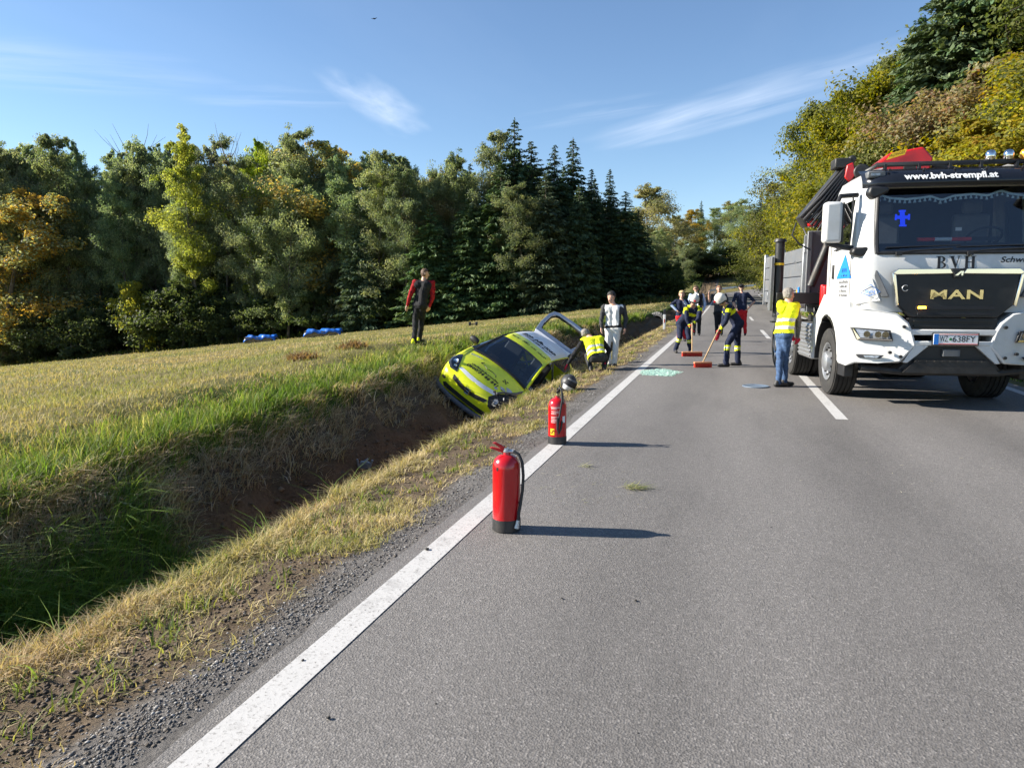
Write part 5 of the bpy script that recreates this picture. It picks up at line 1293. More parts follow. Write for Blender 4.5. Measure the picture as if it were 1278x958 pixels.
mb = MB(); T = Matrix.Translation((.36, 1.52, .98)) @ Matrix.Rotation(rad(-65), 4, 'X'); mb.tube([T @ Vector((.16 * math.cos(a), .16 * math.sin(a), 0)) for a in np.linspace(0, 6.283, 18)], .015, 6); mb.box(tuple(T @ Vector((0, 0, 0))), (.3, .03, .03)); mb.build('steering_wheel', CBLACK, car)
# black frame of the windscreen and seams
for s in (-1, 1):
    mb = MB(); uu = np.linspace(5.0, 8.05, 14); X = S(uu, s * np.full(14, 6.05)) + Sn(uu, s * np.full(14, 6.05)) * .004; mb.tube(X.tolist(), .026 if s < 0 else .032, 6); mb.build('windscreen_pillar', CBLACK if s < 0 else LIME, car, smooth=60)
    mb = MB(); uu = np.linspace(7.75, 11, 14); X = S(uu, s * np.full(14, 6.02)) + Sn(uu, s * np.full(14, 6.02)) * .0; mb.tube(X.tolist(), .018, 6); mb.build('roof_rail', LIME if s > 0 else CBLACK, car, smooth=60)
mb = MB(); vv = np.concatenate([np.linspace(-6, -7.999, 10), np.linspace(7.999, 6, 10)]); mb.tube(S(np.full(20, 5.12), vv).tolist(), .04, 6); mb.build('scuttle', CBLACK, car, smooth=60)
mb = MB(); mb.tube((S(np.full(20, 7.75), vv) + np.array([0, 0, .001])).tolist(), .012, 5); mb.build('roof_seam', CBLACK, car, smooth=60)
# hood outline seam
for s in (-1, 1):
    mb = MB(); uu = np.linspace(1.6, 5.0, 16); mb.tube((S(uu, s * np.full(16, 6.0))).tolist(), .006, 5); mb.build('bonnet_seam', CBLACK, car)
# front: grille, intakes, lamps, laid onto the bodywork seen along a chosen direction
from mathutils.bvhtree import BVHTree
_bv = []; _bf = []
for mb_ in parts_.values():
    o_ = len(_bv); _bv += mb_.V; _bf += [tuple(i + o_ for i in f) for f in mb_.F]
BODY = BVHTree.FromPolygons(_bv, _bf)


def drop(x, w_, a, off):
    d = Vector((0, math.cos(a), -math.sin(a))); o = Vector((x, 0, 0)) + Vector((0, math.sin(a), math.cos(a))) * w_ - d * 2
    h = BODY.ray_cast(o, d)
    if h[0] is None: h = BODY.find_nearest(o + d * 2)
    n = h[1] if h[1].dot(d) < 0 else -h[1]
    return h[0] + n * off


def laid(name, poly, a, off, mat, parent=car, rings=5, sub=5):
    a = rad(a); pts = []
    for p, q in zip(poly, poly[1:] + poly[:1]):
        for i in range(sub): pts.append((p[0] + (q[0] - p[0]) * i / sub, p[1] + (q[1] - p[1]) * i / sub))
    pts = np.array(pts); c = pts.mean(0); n = len(pts); A = np.concatenate([c + (pts - c) * r for r in np.linspace(1, 0, rings + 1)[:-1]] + [c[None]])
    X = [drop(x, w_, a, off) for x, w_ in A]
    fs = [(i * n + j, i * n + (j + 1) % n, (i + 1) * n + (j + 1) % n, (i + 1) * n + j) for i in range(rings - 1) for j in range(n)] + [((rings - 1) * n + j, (rings - 1) * n + (j + 1) % n, rings * n) for j in range(n)]
    return MB().add(X, fs).build(name, mat, parent, smooth=60)


laid('grille', [(-.44, .60), (-.2, .55), (0, .54), (.2, .55), (.44, .60), (.40, .52), (.2, .47), (0, .455), (-.2, .47), (-.40, .52)], 5, .006, CBLACK)
laid('bonnet_edge_panel', [(-.46, .60), (-.2, .545), (0, .535), (.2, .545), (.46, .60), (.46, .69), (.2, .64), (0, .63), (-.2, .64), (-.44, .67)], 45, .006, CWHITE)
laid('lower_intake', [(-.5, .375), (-.25, .365), (0, .36), (.25, .365), (.5, .375), (.56, .33), (.5, .28), (0, .275), (-.5, .28), (-.56, .33)], 0, .006, CBLACK)
bp_ = drop(0, .505, rad(5), .016)
mb = MB()
for a_, b_ in (((-.045, .035), (-.038, -.035)), ((.045, .035), (.038, -.035)), ((-.04, 0), (.04, 0)), ((-.062, .055), (.062, .055)), ((-.062, .055), (-.05, -.055)), ((.062, .055), (.05, -.055)), ((-.05, -.055), (.05, -.055))): mb.tube([bp_ + Vector((a_[0], 0, a_[1])), bp_ + Vector((b_[0], 0, b_[1]))], .008, 6)
mb.build('badge', CHROME, car)
HLP = [(-.42, .50), (-.50, .66), (-.58, .80), (-.70, 1.0), (-.76, .92), (-.79, .74), (-.74, .60), (-.60, .50)]
hl = laid('headlight', HLP, 45, .008, M('headlight_dark', (.05, .055, .065), .12, var=.4, scale=20))
laid('lens', [(-.47, .53), (-.53, .66), (-.6, .79), (-.69, .94), (-.74, .87), (-.76, .74), (-.71, .63), (-.6, .54)], 45, .014, glassmat('lamp_cover', (.7, .74, .8), 2.0), hl)
for x_, w__, r_ in ((-.635, .70, .062), (-.55, .60, .035)):
    c = drop(x_, w__, rad(45), .012); T = Matrix.Translation(c) @ Vector((-.35, -.75, .55)).to_track_quat('Z', 'Y').to_matrix().to_4x4()
    MB().lathe([(.0, .004), (r_ * .5, .004), (r_ * .9, .016), (r_, .008), (r_, -.004)], 18, T=T, capb=False, capt=False).build('reflector', CHROME, hl, smooth=40)
hole = laid('smashed_headlight', [(.40, .50), (.48, .68), (.60, .84), (.72, 1.02), (.80, .86), (.81, .6), (.76, .42), (.66, .34), (.5, .36)], 45, .007, CBLACK)
rb = random.Random(3); mb = MB()
for i in range(22):
    a = np.array(drop(rb.uniform(.45, .78), rb.uniform(.4, .9), rad(45), rb.uniform(.01, .06))); d_ = np.array([rb.uniform(-.14, .14), rb.uniform(-.12, .12), rb.uniform(-.1, .1)])
    mb.add([a, a + d_, a + d_ * .6 + np.array([rb.uniform(-.06, .06), .02, rb.uniform(-.06, .06)])], [(0, 1, 2)])
for i in range(6):
    a = np.array(drop(rb.uniform(.45, .75), rb.uniform(.4, .85), rad(45), .01)); mb.tube([a, a + np.array([rb.uniform(-.1, .1), rb.uniform(-.12, .05), rb.uniform(-.1, .05)]), a + np.array([rb.uniform(-.16, .16), rb.uniform(-.12, .05), rb.uniform(-.16, 0)])], .012, 5)
bp = mb.build('broken_piece', GREYP, hole, thick=.006, fix=False); bp['kind'] = 'stuff'
MB().lathe([(0, .02), (.05, .02), (.06, 0), (.05, -.05), (0, -.06)], 14, T=Matrix.Translation(drop(.58, .5, rad(45), .05)) @ Matrix.Rotation(rad(60), 4, 'X'), capb=False, capt=False).build('loose_lamp', LAMP, hole, smooth=40)
mb = MB(); mb.tube([drop(x_, w__, rad(45), .03 + .02 * (i % 2)) for i, (x_, w__) in enumerate(((.46, .66), (.54, .78), (.62, .88), (.70, 1.0), (.72, 1.15)))], .022, 6); mb.build('bent_bonnet_edge', GREYP, car, smooth=50)
laid('bumper_vent', [(-.66, .44), (-.54, .45), (-.56, .40), (-.64, .39)], 0, .006, CBLACK)
mb = MB(); rows = []
for x in np.linspace(-.8, .8, 25):
    yf = -.10 + .42 * abs(x) ** 2.2; rows.append([(x, yf, .26), (x, yf - .02, .21), (x, yf - .02, .185), (x, yf + .3, .18)])
mb.grid(rows); mb.build('front_splitter', M('splitter', (.1, .105, .12), .4, var=.2), car, smooth=50, thick=.012)
# writing on bonnet and roof
def on_car(x, y, off=.004):
    u, v = uv_of(np.array([x]), np.array([y])); return tuple((S(u, v) + Sn(u, v) * off)[0])


print_on('lettering', '0660/34 66 641', .14, -.04, .36, INK, width=.78, bold=.004)
scrawl('small_print', 0.7, 0.055, 17, 3, lambda a, b: on_car(-0.04 + a, 0.47 + b), INK, car, 0.007, 0.0)
mb = MB()
for a, b in (((-.3, .66), (-.1, .60)), ((-.1, .60), (.08, .62)), ((.08, .62), (.16, .56)), ((-.3, .66), (-.26, .72))):
    xx = np.linspace(a[0], b[0], 6); yy = np.linspace(a[1], b[1], 6) + .02 * np.sin(np.linspace(0, 3.1, 6)); u, v = uv_of(xx, yy); mb.tube((S(u, v) + Sn(u, v) * .004).tolist(), .007, 4)
mb.build('sketch_logo', INK, car)
mb = MB()
for i in range(3):
    for j in range(3):
        if (i + j) % 2 == 0:
            x_, y_ = .30 + i * .035, .60 + j * .035; u, v = uv_of(np.array([x_, x_ + .035, x_ + .035, x_]), np.array([y_, y_, y_ + .035, y_ + .035])); mb.add((S(u, v) + Sn(u, v) * .005).tolist(), [(0, 1, 2, 3)])
mb.build_each('chequered_flag', INK, car, fix=False)
M('decal_grey', (.45, .47, .5), .5); scrawl('small_print', .26, .05, 6, 4, lambda a, b: on_car(-.5 + a, .8 + b + .15 * a), MATS['decal_grey'], car, .009)
for x_, y_, r_ in ((.45, .42, .06), (.56, .52, .08), (.55, .40, .05), (.36, .30, .04)):
    u, v = uv_of(np.array([x_ + r_ * math.cos(a) * (1 + .4 * math.sin(3 * a)) for a in np.linspace(0, 6.28, 12)[:-1]]), np.array([y_ + r_ * .8 * math.sin(a) for a in np.linspace(0, 6.28, 12)[:-1]])); MB().add((S(u, v) + Sn(u, v) * .004).tolist(), [tuple(range(11))]).build('sponsor_decal', MATS['decal_grey'], car, fix=False)
scrawl('small_print', 0.92, 0.085, 20, 5, lambda a, b: on_car(0.0 + a, 1.9 + b), INK, car, 0.0045, 0.4)
scrawl('small_print', 0.85, 0.15, 12, 6, lambda a, b: on_car(0.02 + a, 2.45 + b), INK, car, 0.011, 0.5)
scrawl('small_print', 0.45, 0.07, 8, 7, lambda a, b: on_car(0.1 + a, 2.26 + b), INK, car, 0.006, 0.4)
mb = MB()
for k_ in range(3):
    xx = np.linspace(-.42, .42, 16); yy = 2.32 + .07 * k_ - .12 * np.cos(xx * 3.2 + .4 * k_); u, v = uv_of(xx, yy); mb.tube((S(u, v) + Sn(u, v) * .002).tolist(), .005, 4)
mb.build_each('swoosh', INK, car)
# tailgate, open upwards from the rear edge of the roof
Hh = Vector((0, 3.28, 1.375)); up_ = Vector((0, .78, .62)).normalized(); nn = Vector((0, -.62, .78))
def tg(x, t, d=0.0): return Hh + Vector((x, 0, 0)) + up_ * t + nn * d
outer = [(-.52, 0), (-.58, .3), (-.585, .62), (-.53, .78), (-.4, .84), (0, .86), (.4, .84), (.53, .78), (.585, .62), (.58, .3), (.52, 0)]
inner = [(-.44, .14), (-.49, .3), (-.5, .6), (-.45, .71), (-.36, .755), (0, .77), (.36, .755), (.45, .71), (.5, .6), (.49, .3), (.44, .14)]
mb = MB(); A = [tg(x, t, .03 - .05 * t * t) for x, t in outer] + [tg(x, t, .03 - .05 * t * t) for x, t in inner] + [tg(x, t, -.03 - .05 * t * t) for x, t in outer] + [tg(x, t, -.03 - .05 * t * t) for x, t in inner]; n = 11
fs = []
for i in range(n - 1): fs += [(i, i + 1, n + i + 1, n + i), (2 * n + i, 3 * n + i, 3 * n + i + 1, 2 * n + i + 1), (i, 2 * n + i, 2 * n + i + 1, i + 1), (n + i, n + i + 1, 3 * n + i + 1, 3 * n + i)]
fs += [(0, n, 2 * n - 1, n - 1), (2 * n, 3 * n - 1, 4 * n - 1, 3 * n), (n, 3 * n, 4 * n - 1, 2 * n - 1), (0, n - 1, 3 * n - 1, 2 * n)]
mb.add([tuple(a) for a in A], fs); tgt = mb.build('tailgate', CSILV, car, bevel=.012, fix=True)
mb = MB(); mb.tube([tuple(tg(x * 1.0, t, -.045 - .05 * t * t)) for x, t in inner], .018, 6); mb.build('tailgate_seal', CBLACK, tgt, smooth=60)
mb = MB(); mb.add([tuple(tg(-.5, -.12, .02)), tuple(tg(.5, -.12, .02)), tuple(tg(.5, .02, .035)), tuple(tg(-.5, .02, .035))], [(0, 1, 2, 3)]); mb.build('tailgate_hinge', CWHITE, tgt, thick=.02, fix=False)
mb = MB(); mb.tube([(-.5, 3.2, 1.12), tuple(tg(-.54, .32, -.03))], .01, 6); mb.build('gas_strut', CBLACK, tgt); mb = MB(); mb.tube([(.5, 3.2, 1.12), tuple(tg(.54, .32, -.03))], .01, 6); mb.build('gas_strut', CBLACK, tgt)
# wing mirror and tyres
for s in (-1,):
    m_ = MB().lathe([(.0, -.11), (.05, -.1), (.075, -.04), (.078, .04), (.055, .1), (0, .11)], 12, T=Matrix.Translation((s * .93, 1.3, .97)) @ Matrix.Rotation(rad(90), 4, 'Y') @ Matrix.Diagonal((1, .8, 1, 1)), capb=False, capt=False).build('wing_mirror', CBLACK, car, smooth=50)
for s in (-1, 1):
    for y in (.78, 3.35):
        T = Matrix.Translation((s * .73, y, .30)) @ Matrix.Rotation(rad(90) * s, 4, 'Y'); w_ = MB().lathe([(.2, -.09), (.27, -.1), (.3, -.07), (.3, .07), (.27, .1), (.2, .09)], 28, T=T, capb=False, capt=False).build('wheel', RUBBER, car, smooth=40)
        MB().lathe([(.2, -.08), (.2, .08), (.18, .04), (.06, .05), (.05, .08), (0, .08)], 20, T=T, capb=False, capt=False).build('rim', CAGE, w_, smooth=35)


# ------------------------------------------------------------------ people
SKIN = M('skin', (.52, .30, .21), .55, var=.1, scale=20)
def CL(name, c, **kw): return M(name, c, kw.pop('rough', .85), var=kw.pop('var', .22), scale=kw.pop('scale', 22), bump=.35, bscale=90, spec=.2)
NAVY = CL('navy_cloth', (.018, .024, .05)); BLK = CL('black_cloth', (.016, .016, .018)); REDC = CL('red_cloth', (.5, .018, .022)); WHT = CL('white_cloth', (.74, .73, .70), var=.08); GRY = CL('grey_cloth', (.13, .125, .12))
JEAN = CL('blue_denim', (.06, .105, .2), var=.4); LBLUE = CL('light_blue_cloth', (.38, .48, .64)); HIVIS = CL('hivis_yellow', (.78, .9, .02)); SILV = CL('reflective_silver', (.55, .56, .55)); DGRY = CL('dark_grey_cloth', (.05, .05, .052))
SHOE = M('shoe_leather', (.03, .028, .027), .6); SOLE = M('shoe_sole', (.6, .6, .58), .7); GLOVE = CL('red_glove', (.55, .03, .06)); HELM = M('helmet_cream', (.72, .70, .62), .3, coat=.3)
HAIR = {k_: M('hair_' + k_, c, .7, var=.4, scale=60, bump=.5, bscale=120) for k_, c in dict(brown=(.10, .055, .03), black=(.015, .013, .012), grey=(.22, .2, .175), blond=(.5, .36, .17), red=(.25, .12, .06)).items()}
EYE = M('eye_dark', (.03, .02, .02), .3)


def capsule_mesh(V, F, p0, p1, r0, r1, n=10):
    p0 = np.array(p0, float); p1 = np.array(p1, float); d = p1 - p0; L = np.linalg.norm(d); d = d / L if L > 1e-6 else np.array([0, 0, 1.0])
    a = np.cross(d, [0, 0, 1.0] if abs(d[2]) < .9 else [1.0, 0, 0]); a /= np.linalg.norm(a); b = np.cross(d, a); o = len(V)
    rings = [(p0 - d * r0 * math.sin(t), r0 * math.cos(t)) for t in np.linspace(math.pi / 2 * .97, 0, 4)] + [(p1 + d * r1 * math.sin(t), r1 * math.cos(t)) for t in np.linspace(0, math.pi / 2 * .97, 4)]
    for c, r in rings:
        for i in range(n): t = 2 * math.pi * i / n; V.append(c + a * r * math.cos(t) + b * r * math.sin(t))
    R_ = len(rings)
    F += [tuple(o + x for x in (i * n + j, i * n + (j + 1) % n, (i + 1) * n + (j + 1) % n, (i + 1) * n + j)) for i in range(R_ - 1) for j in range(n)]
    F += [tuple(o + j for j in range(n - 1, -1, -1)), tuple(o + (R_ - 1) * n + j for j in range(n))]


def unit(v): v = np.array(v, float); return v / (np.linalg.norm(v) + 1e-9)


def person(label, D, J, face, outfit, look=None, hair=None, helmet=False, vest=None, feet=None, group=None, bulk=1.0, cap=False, glasses=False, stoop=0.0, grip=()):
    j = {k_: at(v[0], v[1], D + (v[2] if len(v) > 2 else 0)) for k_, v in J.items()}
    face = unit((face[0], face[1], 0)); look = unit(look) if look is not None else face
    right = np.array([face[1], -face[0], 0])                                     # the person's own right
    if right @ _r < 0: right = -right                                            # ... seen as the side to image right
    for s in 'lr':
        gz = float(ter(j['a' + s][0], j['a' + s][1])) if j['a' + s][0] < -2 else float(zr(j['a' + s][1]))
        if not (J['a' + s][3:] == ('up',)): j['a' + s][2] = gz + .085
    b = bulk; caps = []
    for s in 'lr': j['s' + s] = j['s' + s] + unit(j['nk'] - j['pl']) * .025
    def c(p0, p1, r0, r1, tag_): caps.append((np.array(p0), np.array(p1), r0, r1, tag_))
    up = unit(j['nk'] - j['pl']); shl, shr = j['sl'], j['sr']; sc_ = (shl + shr) / 2
    hip = {'l': j['pl'] - right * .088, 'r': j['pl'] + right * .088}
    fwd = unit(np.cross(right, up)); fwd = fwd if fwd @ face > 0 else -fwd
    c(hip['l'], hip['r'], .108 * b, .108 * b, 'hip'); c(hip['l'] - fwd * .02, hip['r'] - fwd * .02, .095 * b, .095 * b, 'hip')
    waist = j['pl'] + (sc_ - j['pl']) * .4
    for s, k_ in ((-1, 'l'), (1, 'r')):
        c(hip[k_] + up * .02, waist + right * s * .065, .098 * b, .1 * b, 'torso0'); c(waist + right * s * .065, sc_ + right * s * .075 - up * .09 + fwd * .015, .1 * b, .118 * b, 'torso1')
    c(shl + (sc_ - shl) * .12 - up * .02, shr + (sc_ - shr) * .12 - up * .02, .066 * b, .066 * b, 'shoulder'); c(shl * .6 + sc_ * .4 - up * .07, shr * .6 + sc_ * .4 - up * .07, .1 * b, .1 * b, 'torso1')
    c(sc_ + up * .01, j['nk'] + up * .03, .075, .058, 'neck')
    hu = unit(j['hd'] - j['nk'] + np.array([0, 0, .05])); c(j['nk'], j['hd'] - hu * .05, .054, .058, 'neck')
    c(j['hd'] + hu * .035 - look * .012, j['hd'] - hu * .005 - look * .0, .088, .088, 'head'); c(j['hd'] - hu * .03 + look * .02, j['hd'] - hu * .085 + look * .045, .07, .045, 'head')
    c(j['hd'] + look * .085 + hu * .0, j['hd'] + look * .102 - hu * .03, .012, .017, 'head')
    er_ = unit(np.cross(look, hu)); [c(j['hd'] + er_ * s * .088 + hu * .01, j['hd'] + er_ * s * .09 - hu * .025, .018, .014, 'head') for s in (-1, 1)]
    for s in 'lr':
        c(j['s' + s] - up * .01, j['e' + s], .062 * b, .05 * b, 'uarm'); w0 = j['h' + s]; c(j['e' + s], w0, .05 * b, .036, 'farm')
        fd = unit(w0 - j['e' + s]); sd_ = unit(np.cross(fd, face) + 1e-4); pn = unit(np.cross(sd_, fd)); sgn = -1 if s == 'l' else 1; sd_ = right * sgn if abs(right @ fd) < .7 else sd_
        sd_ = unit(sd_ - fd * (sd_ @ fd)); pn = unit(np.cross(fd, sd_)); curl = .9 if s in grip else .35; pn = pn if pn @ face > 0 else -pn
        for o_ in (-1, 0, 1): c(w0 + fd * .01 + pn * o_ * .018, w0 + fd * .085 + pn * o_ * .026, .02, .019, 'hand')
        for i, ln in enumerate((.062, .072, .068, .052)):
            k0 = w0 + fd * .088 + pn * (i - 1.5) * .0205; inw = -sd_
            k1 = k0 + unit(fd + inw * curl) * ln * .5; k2 = k1 + unit(fd * (1 - curl) + inw * curl * 1.8) * ln * .5
            c(k0, k1, .0105, .010, 'hand'); c(k1, k2, .010, .0085, 'hand')
        t0 = w0 + fd * .03 + pn * .03; t1 = t0 + unit(fd + pn * .9) * .04; c(t0, t1, .013, .011, 'hand'); c(t1, t1 + unit(fd + inw * curl) * .03, .011, .009, 'hand')
        c(hip[s], j['k' + s], .09 * b, .066 * b, 'thigh'); c(j['k' + s], j['a' + s], .066 * b, .052 * b, 'calf')
        fdir = unit(feet[s] if feet else (face[0], face[1], 0)); fdir = unit([fdir[0], fdir[1], 0]); A = j['a' + s] + np.array([0, 0, -.04])
        c(A - fdir * .05, A + fdir * .15 + np.array([0, 0, -.008]), .045, .037, 'shoe'); c(A - fdir * .03 + np.array([0, 0, .045]), A + fdir * .05, .045, .04, 'shoe')
    V, F = [], []
    for p0, p1, r0, r1, t in caps: capsule_mesh(V, F, p0, p1, r0, r1)
    me = bpy.data.meshes.new('tmp'); me.from_pydata([tuple(v) for v in V], [], F); o = bpy.data.objects.new('tmp', me); col.objects.link(o)
    md = o.modifiers.new('r', 'REMESH'); md.mode = 'VOXEL'; md.voxel_size = .0125; md2 = o.modifiers.new('s', 'SMOOTH'); md2.factor = .5; md2.iterations = 3
    bpy.context.view_layer.update(); ev = o.evaluated_get(bpy.context.evaluated_depsgraph_get()); m2 = bpy.data.meshes.new_from_object(ev)
    bpy.data.objects.remove(o); bpy.data.meshes.remove(me)
    n = len(m2.vertices); co = np.empty(n * 3); m2.vertices.foreach_get('co', co); co = co.reshape(-1, 3); no = np.empty(n * 3); m2.vertices.foreach_get('normal', no); no = no.reshape(-1, 3)
    best = np.full(n, 9.0); bi = np.zeros(n, int); bt = np.zeros(n)
    for i, (p0, p1, r0, r1, t) in enumerate(caps):
        d = p1 - p0; L2 = d @ d + 1e-9; tt = np.clip(((co - p0) @ d) / L2, 0, 1); dist = np.linalg.norm(co - p0 - tt[:, None] * d, axis=1) - (r0 + (r1 - r0) * tt)
        q = dist < best; best[q] = dist[q]; bi[q] = i; bt[q] = tt[q]
    tags = np.array([cp[4] for cp in caps])[bi]; cloth = np.isin(tags, ['hip', 'torso0', 'torso1', 'shoulder', 'uarm', 'farm', 'thigh', 'calf'])
    fold = fbm(co[:, 0] * 16 + co[:, 2] * 13, co[:, 1] * 16 - co[:, 2] * 7, 5, 3) - .5
    co[cloth] += no[cloth] * (fold[cloth] * .03)[:, None]
    shoe = tags == 'shoe'
    m2.vertices.foreach_set('co', co.ravel())
    # clothing by region
    nf = len(m2.polygons); lv = np.empty(nf * 4, int)
    tot_ = np.empty(nf, int); m2.polygons.foreach_get('loop_total', tot_); ls = np.empty(nf, int); m2.polygons.foreach_get('loop_start', ls); alll = np.empty(len(m2.loops), int); m2.loops.foreach_get('vertex_index', alll); fv = alll[ls]
    mats = []; mi = np.zeros(nf, int)
    ft, fT, fc = tags[fv], bt[fv], co[fv]; hgt_ = ((fc - j['pl']) @ up) / max(.2, (sc_ - j['pl']) @ up); frontness = (fc - sc_) @ fwd; sidew = np.abs((fc - sc_) @ right)
    def slot(m):
        if m not in mats: mats.append(m)
        return mats.index(m)
    for i in range(nf): mi[i] = slot(outfit(ft[i], fT[i], hgt_[i], frontness[i], sidew[i]))
    for m in mats: m2.materials.append(m)
    m2.polygons.foreach_set('material_index', mi.astype(np.int32)); m2.polygons.foreach_set('use_smooth', [True] * nf); m2.update()
    base_ = (j['al'] + j['ar']) / 2; base_[2] -= .085
    m2.transform(Matrix.Translation(-Vector(base_)))
    p = link('person', m2); p.location = base_; tag(p, label, 'person', group)
    def sub(name, mask, off, mat, noise_=0.0, solid=.0):
        """garment or hair shell lifted off the figure"""
        polys = np.nonzero(mask)[0]; vv = {}; X = []; Fn = []
        for q in polys:
            f = []
            for l in range(ls[q], ls[q] + tot_[q]):
                v = alll[l]
                if v not in vv: vv[v] = len(X); X.append(co[v] + no[v] * (off + noise_ * (fbm(np.array(co[v][0] * 60), np.array(co[v][2] * 60 + co[v][1] * 40), 3, 2) - .4)) - base_)
                f.append(vv[v])
            Fn.append(f)
        mb = MB(); mb.add([tuple(map(float, x)) for x in X], Fn)
        mset = mat if isinstance(mat, list) else [mat]
        ob = mb.build(name, mset, p, fix=False); ob.data.polygons.foreach_set('use_smooth', [True] * len(ob.data.polygons))
        return ob, polys
    hdv = fc - j['hd']
    if hair and not helmet:
        m = (ft == 'head') & (((hdv @ hu) > .045 + .25 * np.clip(hdv @ look, 0, 1)) | ((hdv @ look < -.005) & (hdv @ hu > -.055)))
        sub('hair', m, .012 if hair != 'blond' else .02, HAIR[hair], .02)
    if not helmet:
        for s in (-1, 1): MB().lathe([(0, .004), (.007, .003), (.010, 0)], 8, T=Matrix.Translation(Vector(j['hd'] + look * .083 + er_ * s * .033 + hu * .008 - base_)) @ Vector(look).to_track_quat('Z', 'Y').to_matrix().to_4x4(), capb=False, capt=False).build('eye', EYE, p)
    q_ = Vector(hu).to_track_quat('Z', 'Y').to_matrix().to_4x4(); Th = Matrix.Translation(Vector(j['hd'] - base_)) @ q_
    if glasses:
        mb = MB()
        for s in (-1, 1): mb.box(tuple(j['hd'] + look * .094 + er_ * s * .033 + hu * .01 - base_), (.05, .03, .034))
        mb.tube([tuple(j['hd'] + er_ * -.09 + hu * .015 - base_), tuple(j['hd'] + look * .1 + er_ * -.06 + hu * .015 - base_), tuple(j['hd'] + look * .1 + er_ * .06 + hu * .015 - base_), tuple(j['hd'] + er_ * .09 + hu * .015 - base_)], .006, 5); mb.build('sunglasses', BLK, p)
    if helmet:
        h_ = MB().lathe([(.128, -.03), (.13, .0), (.125, .06), (.105, .11), (.07, .142), (.03, .155), (0, .157)], 22, T=Th, capb=False, capt=False).build('helmet', HELM, p, smooth=60, thick=.008)
        mb = MB(); fl_ = Vector(look); T2 = Matrix.Translation(Vector(j['hd'] - base_ + look * .07 + hu * .0))
        mb.tube([tuple(j['hd'] - base_ + er_ * .135 * math.sin(a) + look * .145 * math.cos(a) - hu * .01) for a in np.linspace(-1.9, 1.9, 12)], .014, 6); mb.build('helmet_brim', BLK, h_, smooth=60)
        mb = MB(); mb.tube([tuple(j['hd'] - base_ - look * .125 + hu * .06), tuple(j['hd'] - base_ + hu * .162), tuple(j['hd'] - base_ + look * .125 + hu * .07)], .014, 6); mb.build('helmet_crest', HELM, h_, smooth=60)
        MB().box(tuple(j['hd'] - base_ + look * .13 + hu * .05), (.05, .05, .05)).build('helmet_badge', REDC, h_, bevel=.01)
        mb = MB(); mb.tube([tuple(j['hd'] - base_ + er_ * .115 + hu * -.03), tuple(j['hd'] - base_ + look * .03 - hu * .13), tuple(j['hd'] - base_ - er_ * .115 + hu * -.03)], .01, 5); mb.build('chin_strap', BLK, h_)
    if cap:
        h_ = MB().lathe([(.104, .03), (.106, .06), (.095, .1), (.06, .125), (0, .132)], 18, T=Th, capb=False, capt=False).build('cap', BLK, p, smooth=60)
        mb = MB(); mb.add([tuple(j['hd'] - base_ + look * a + er_ * b_ + hu * c_) for a, b_, c_ in ((.08, -.07, .05), (.17, -.045, .04), (.185, 0, .042), (.17, .045, .04), (.08, .07, .05))], [(0, 1, 2, 3, 4)]); mb.build('cap_peak', BLK, h_, thick=.006, fix=False)
    if vest:
        m = np.isin(ft, ['torso0', 'torso1']) | ((ft == 'shoulder')) | ((ft == 'hip') & (hgt_ > .02)) | ((ft == 'uarm') & (fT < .12)); m &= hgt_ > vest
        ob, polys = sub('hi_vis_vest', m, .016, [HIVIS, SILV], .012)
        bands = [(1 if (.16 < h < .27) or (.42 < h < .53) else 0) for h in hgt_[polys]]; ob.data.polygons.foreach_set('material_index', bands)
    return p, j


def suit(top, legs, hands=SKIN, shoes=SHOE, sleeve=None, fore=None, extra=None):
    def f(t, tt, h, fr, sd):
        if extra:
            e = extra(t, tt, h, fr, sd)
            if e is not None: return e
        if t in ('head', 'neck'): return SKIN
        if t == 'hand': return hands
        if t == 'shoe': return shoes
        if t in ('thigh', 'calf', 'hip'): return legs
        if t == 'uarm': return sleeve or top
        if t == 'farm': return fore or sleeve or top
        return top
    return f


# driver in black and red overalls walking on the field
person('man in black overalls with red sleeves walking up the field, seen from behind', 17.0, dict(hd=(530.5, 342), nk=(529, 348.5), sl=(518, 353), sr=(539.5, 354), pl=(524, 381), el=(511.5, 370), er=(540, 371), hl=(508.5, 381), hr=(536, 382), kl=(518.5, 401), kr=(526.5, 400, .15), al=(517, 421, -.2), ar=(523.5, 424, .1)), (.35, .94), suit(BLK, BLK, sleeve=CL('dark_red_cloth', (.30, .012, .016)), extra=lambda t, tt, h, fr, sd: (MATS['dark_red_cloth'] if t == 'shoulder' and sd > .11 else DGRY if t in ('uarm',) and tt < .0 else HIVIS if t == 'shoe' and tt < .2 else None)), look=(.85, .5, 0), hair='brown', bulk=1.14)
# racing overalls, white
person('man in white and black racing overalls looking down beside the car', 16.2, dict(hd=(763, 370.5), nk=(764.5, 380), sl=(754, 384), sr=(778, 384), pl=(765, 410), el=(750.5, 398), er=(781, 398), hl=(750.5, 409.5, -.08), hr=(780, 409.5, -.08), kl=(758.5, 431), kr=(768.5, 431), al=(760, 451), ar=(767, 453)), (-.1, -1), suit(WHT, WHT, sleeve=DGRY, extra=lambda t, tt, h, fr, sd: (BLK if (t in ('hip', 'torso0') and .02 < h < .14) else DGRY if (t in ('torso1', 'torso0') and sd > .16) else None)), look=(-.5, -.75, -.55), hair='black', bulk=1.1)
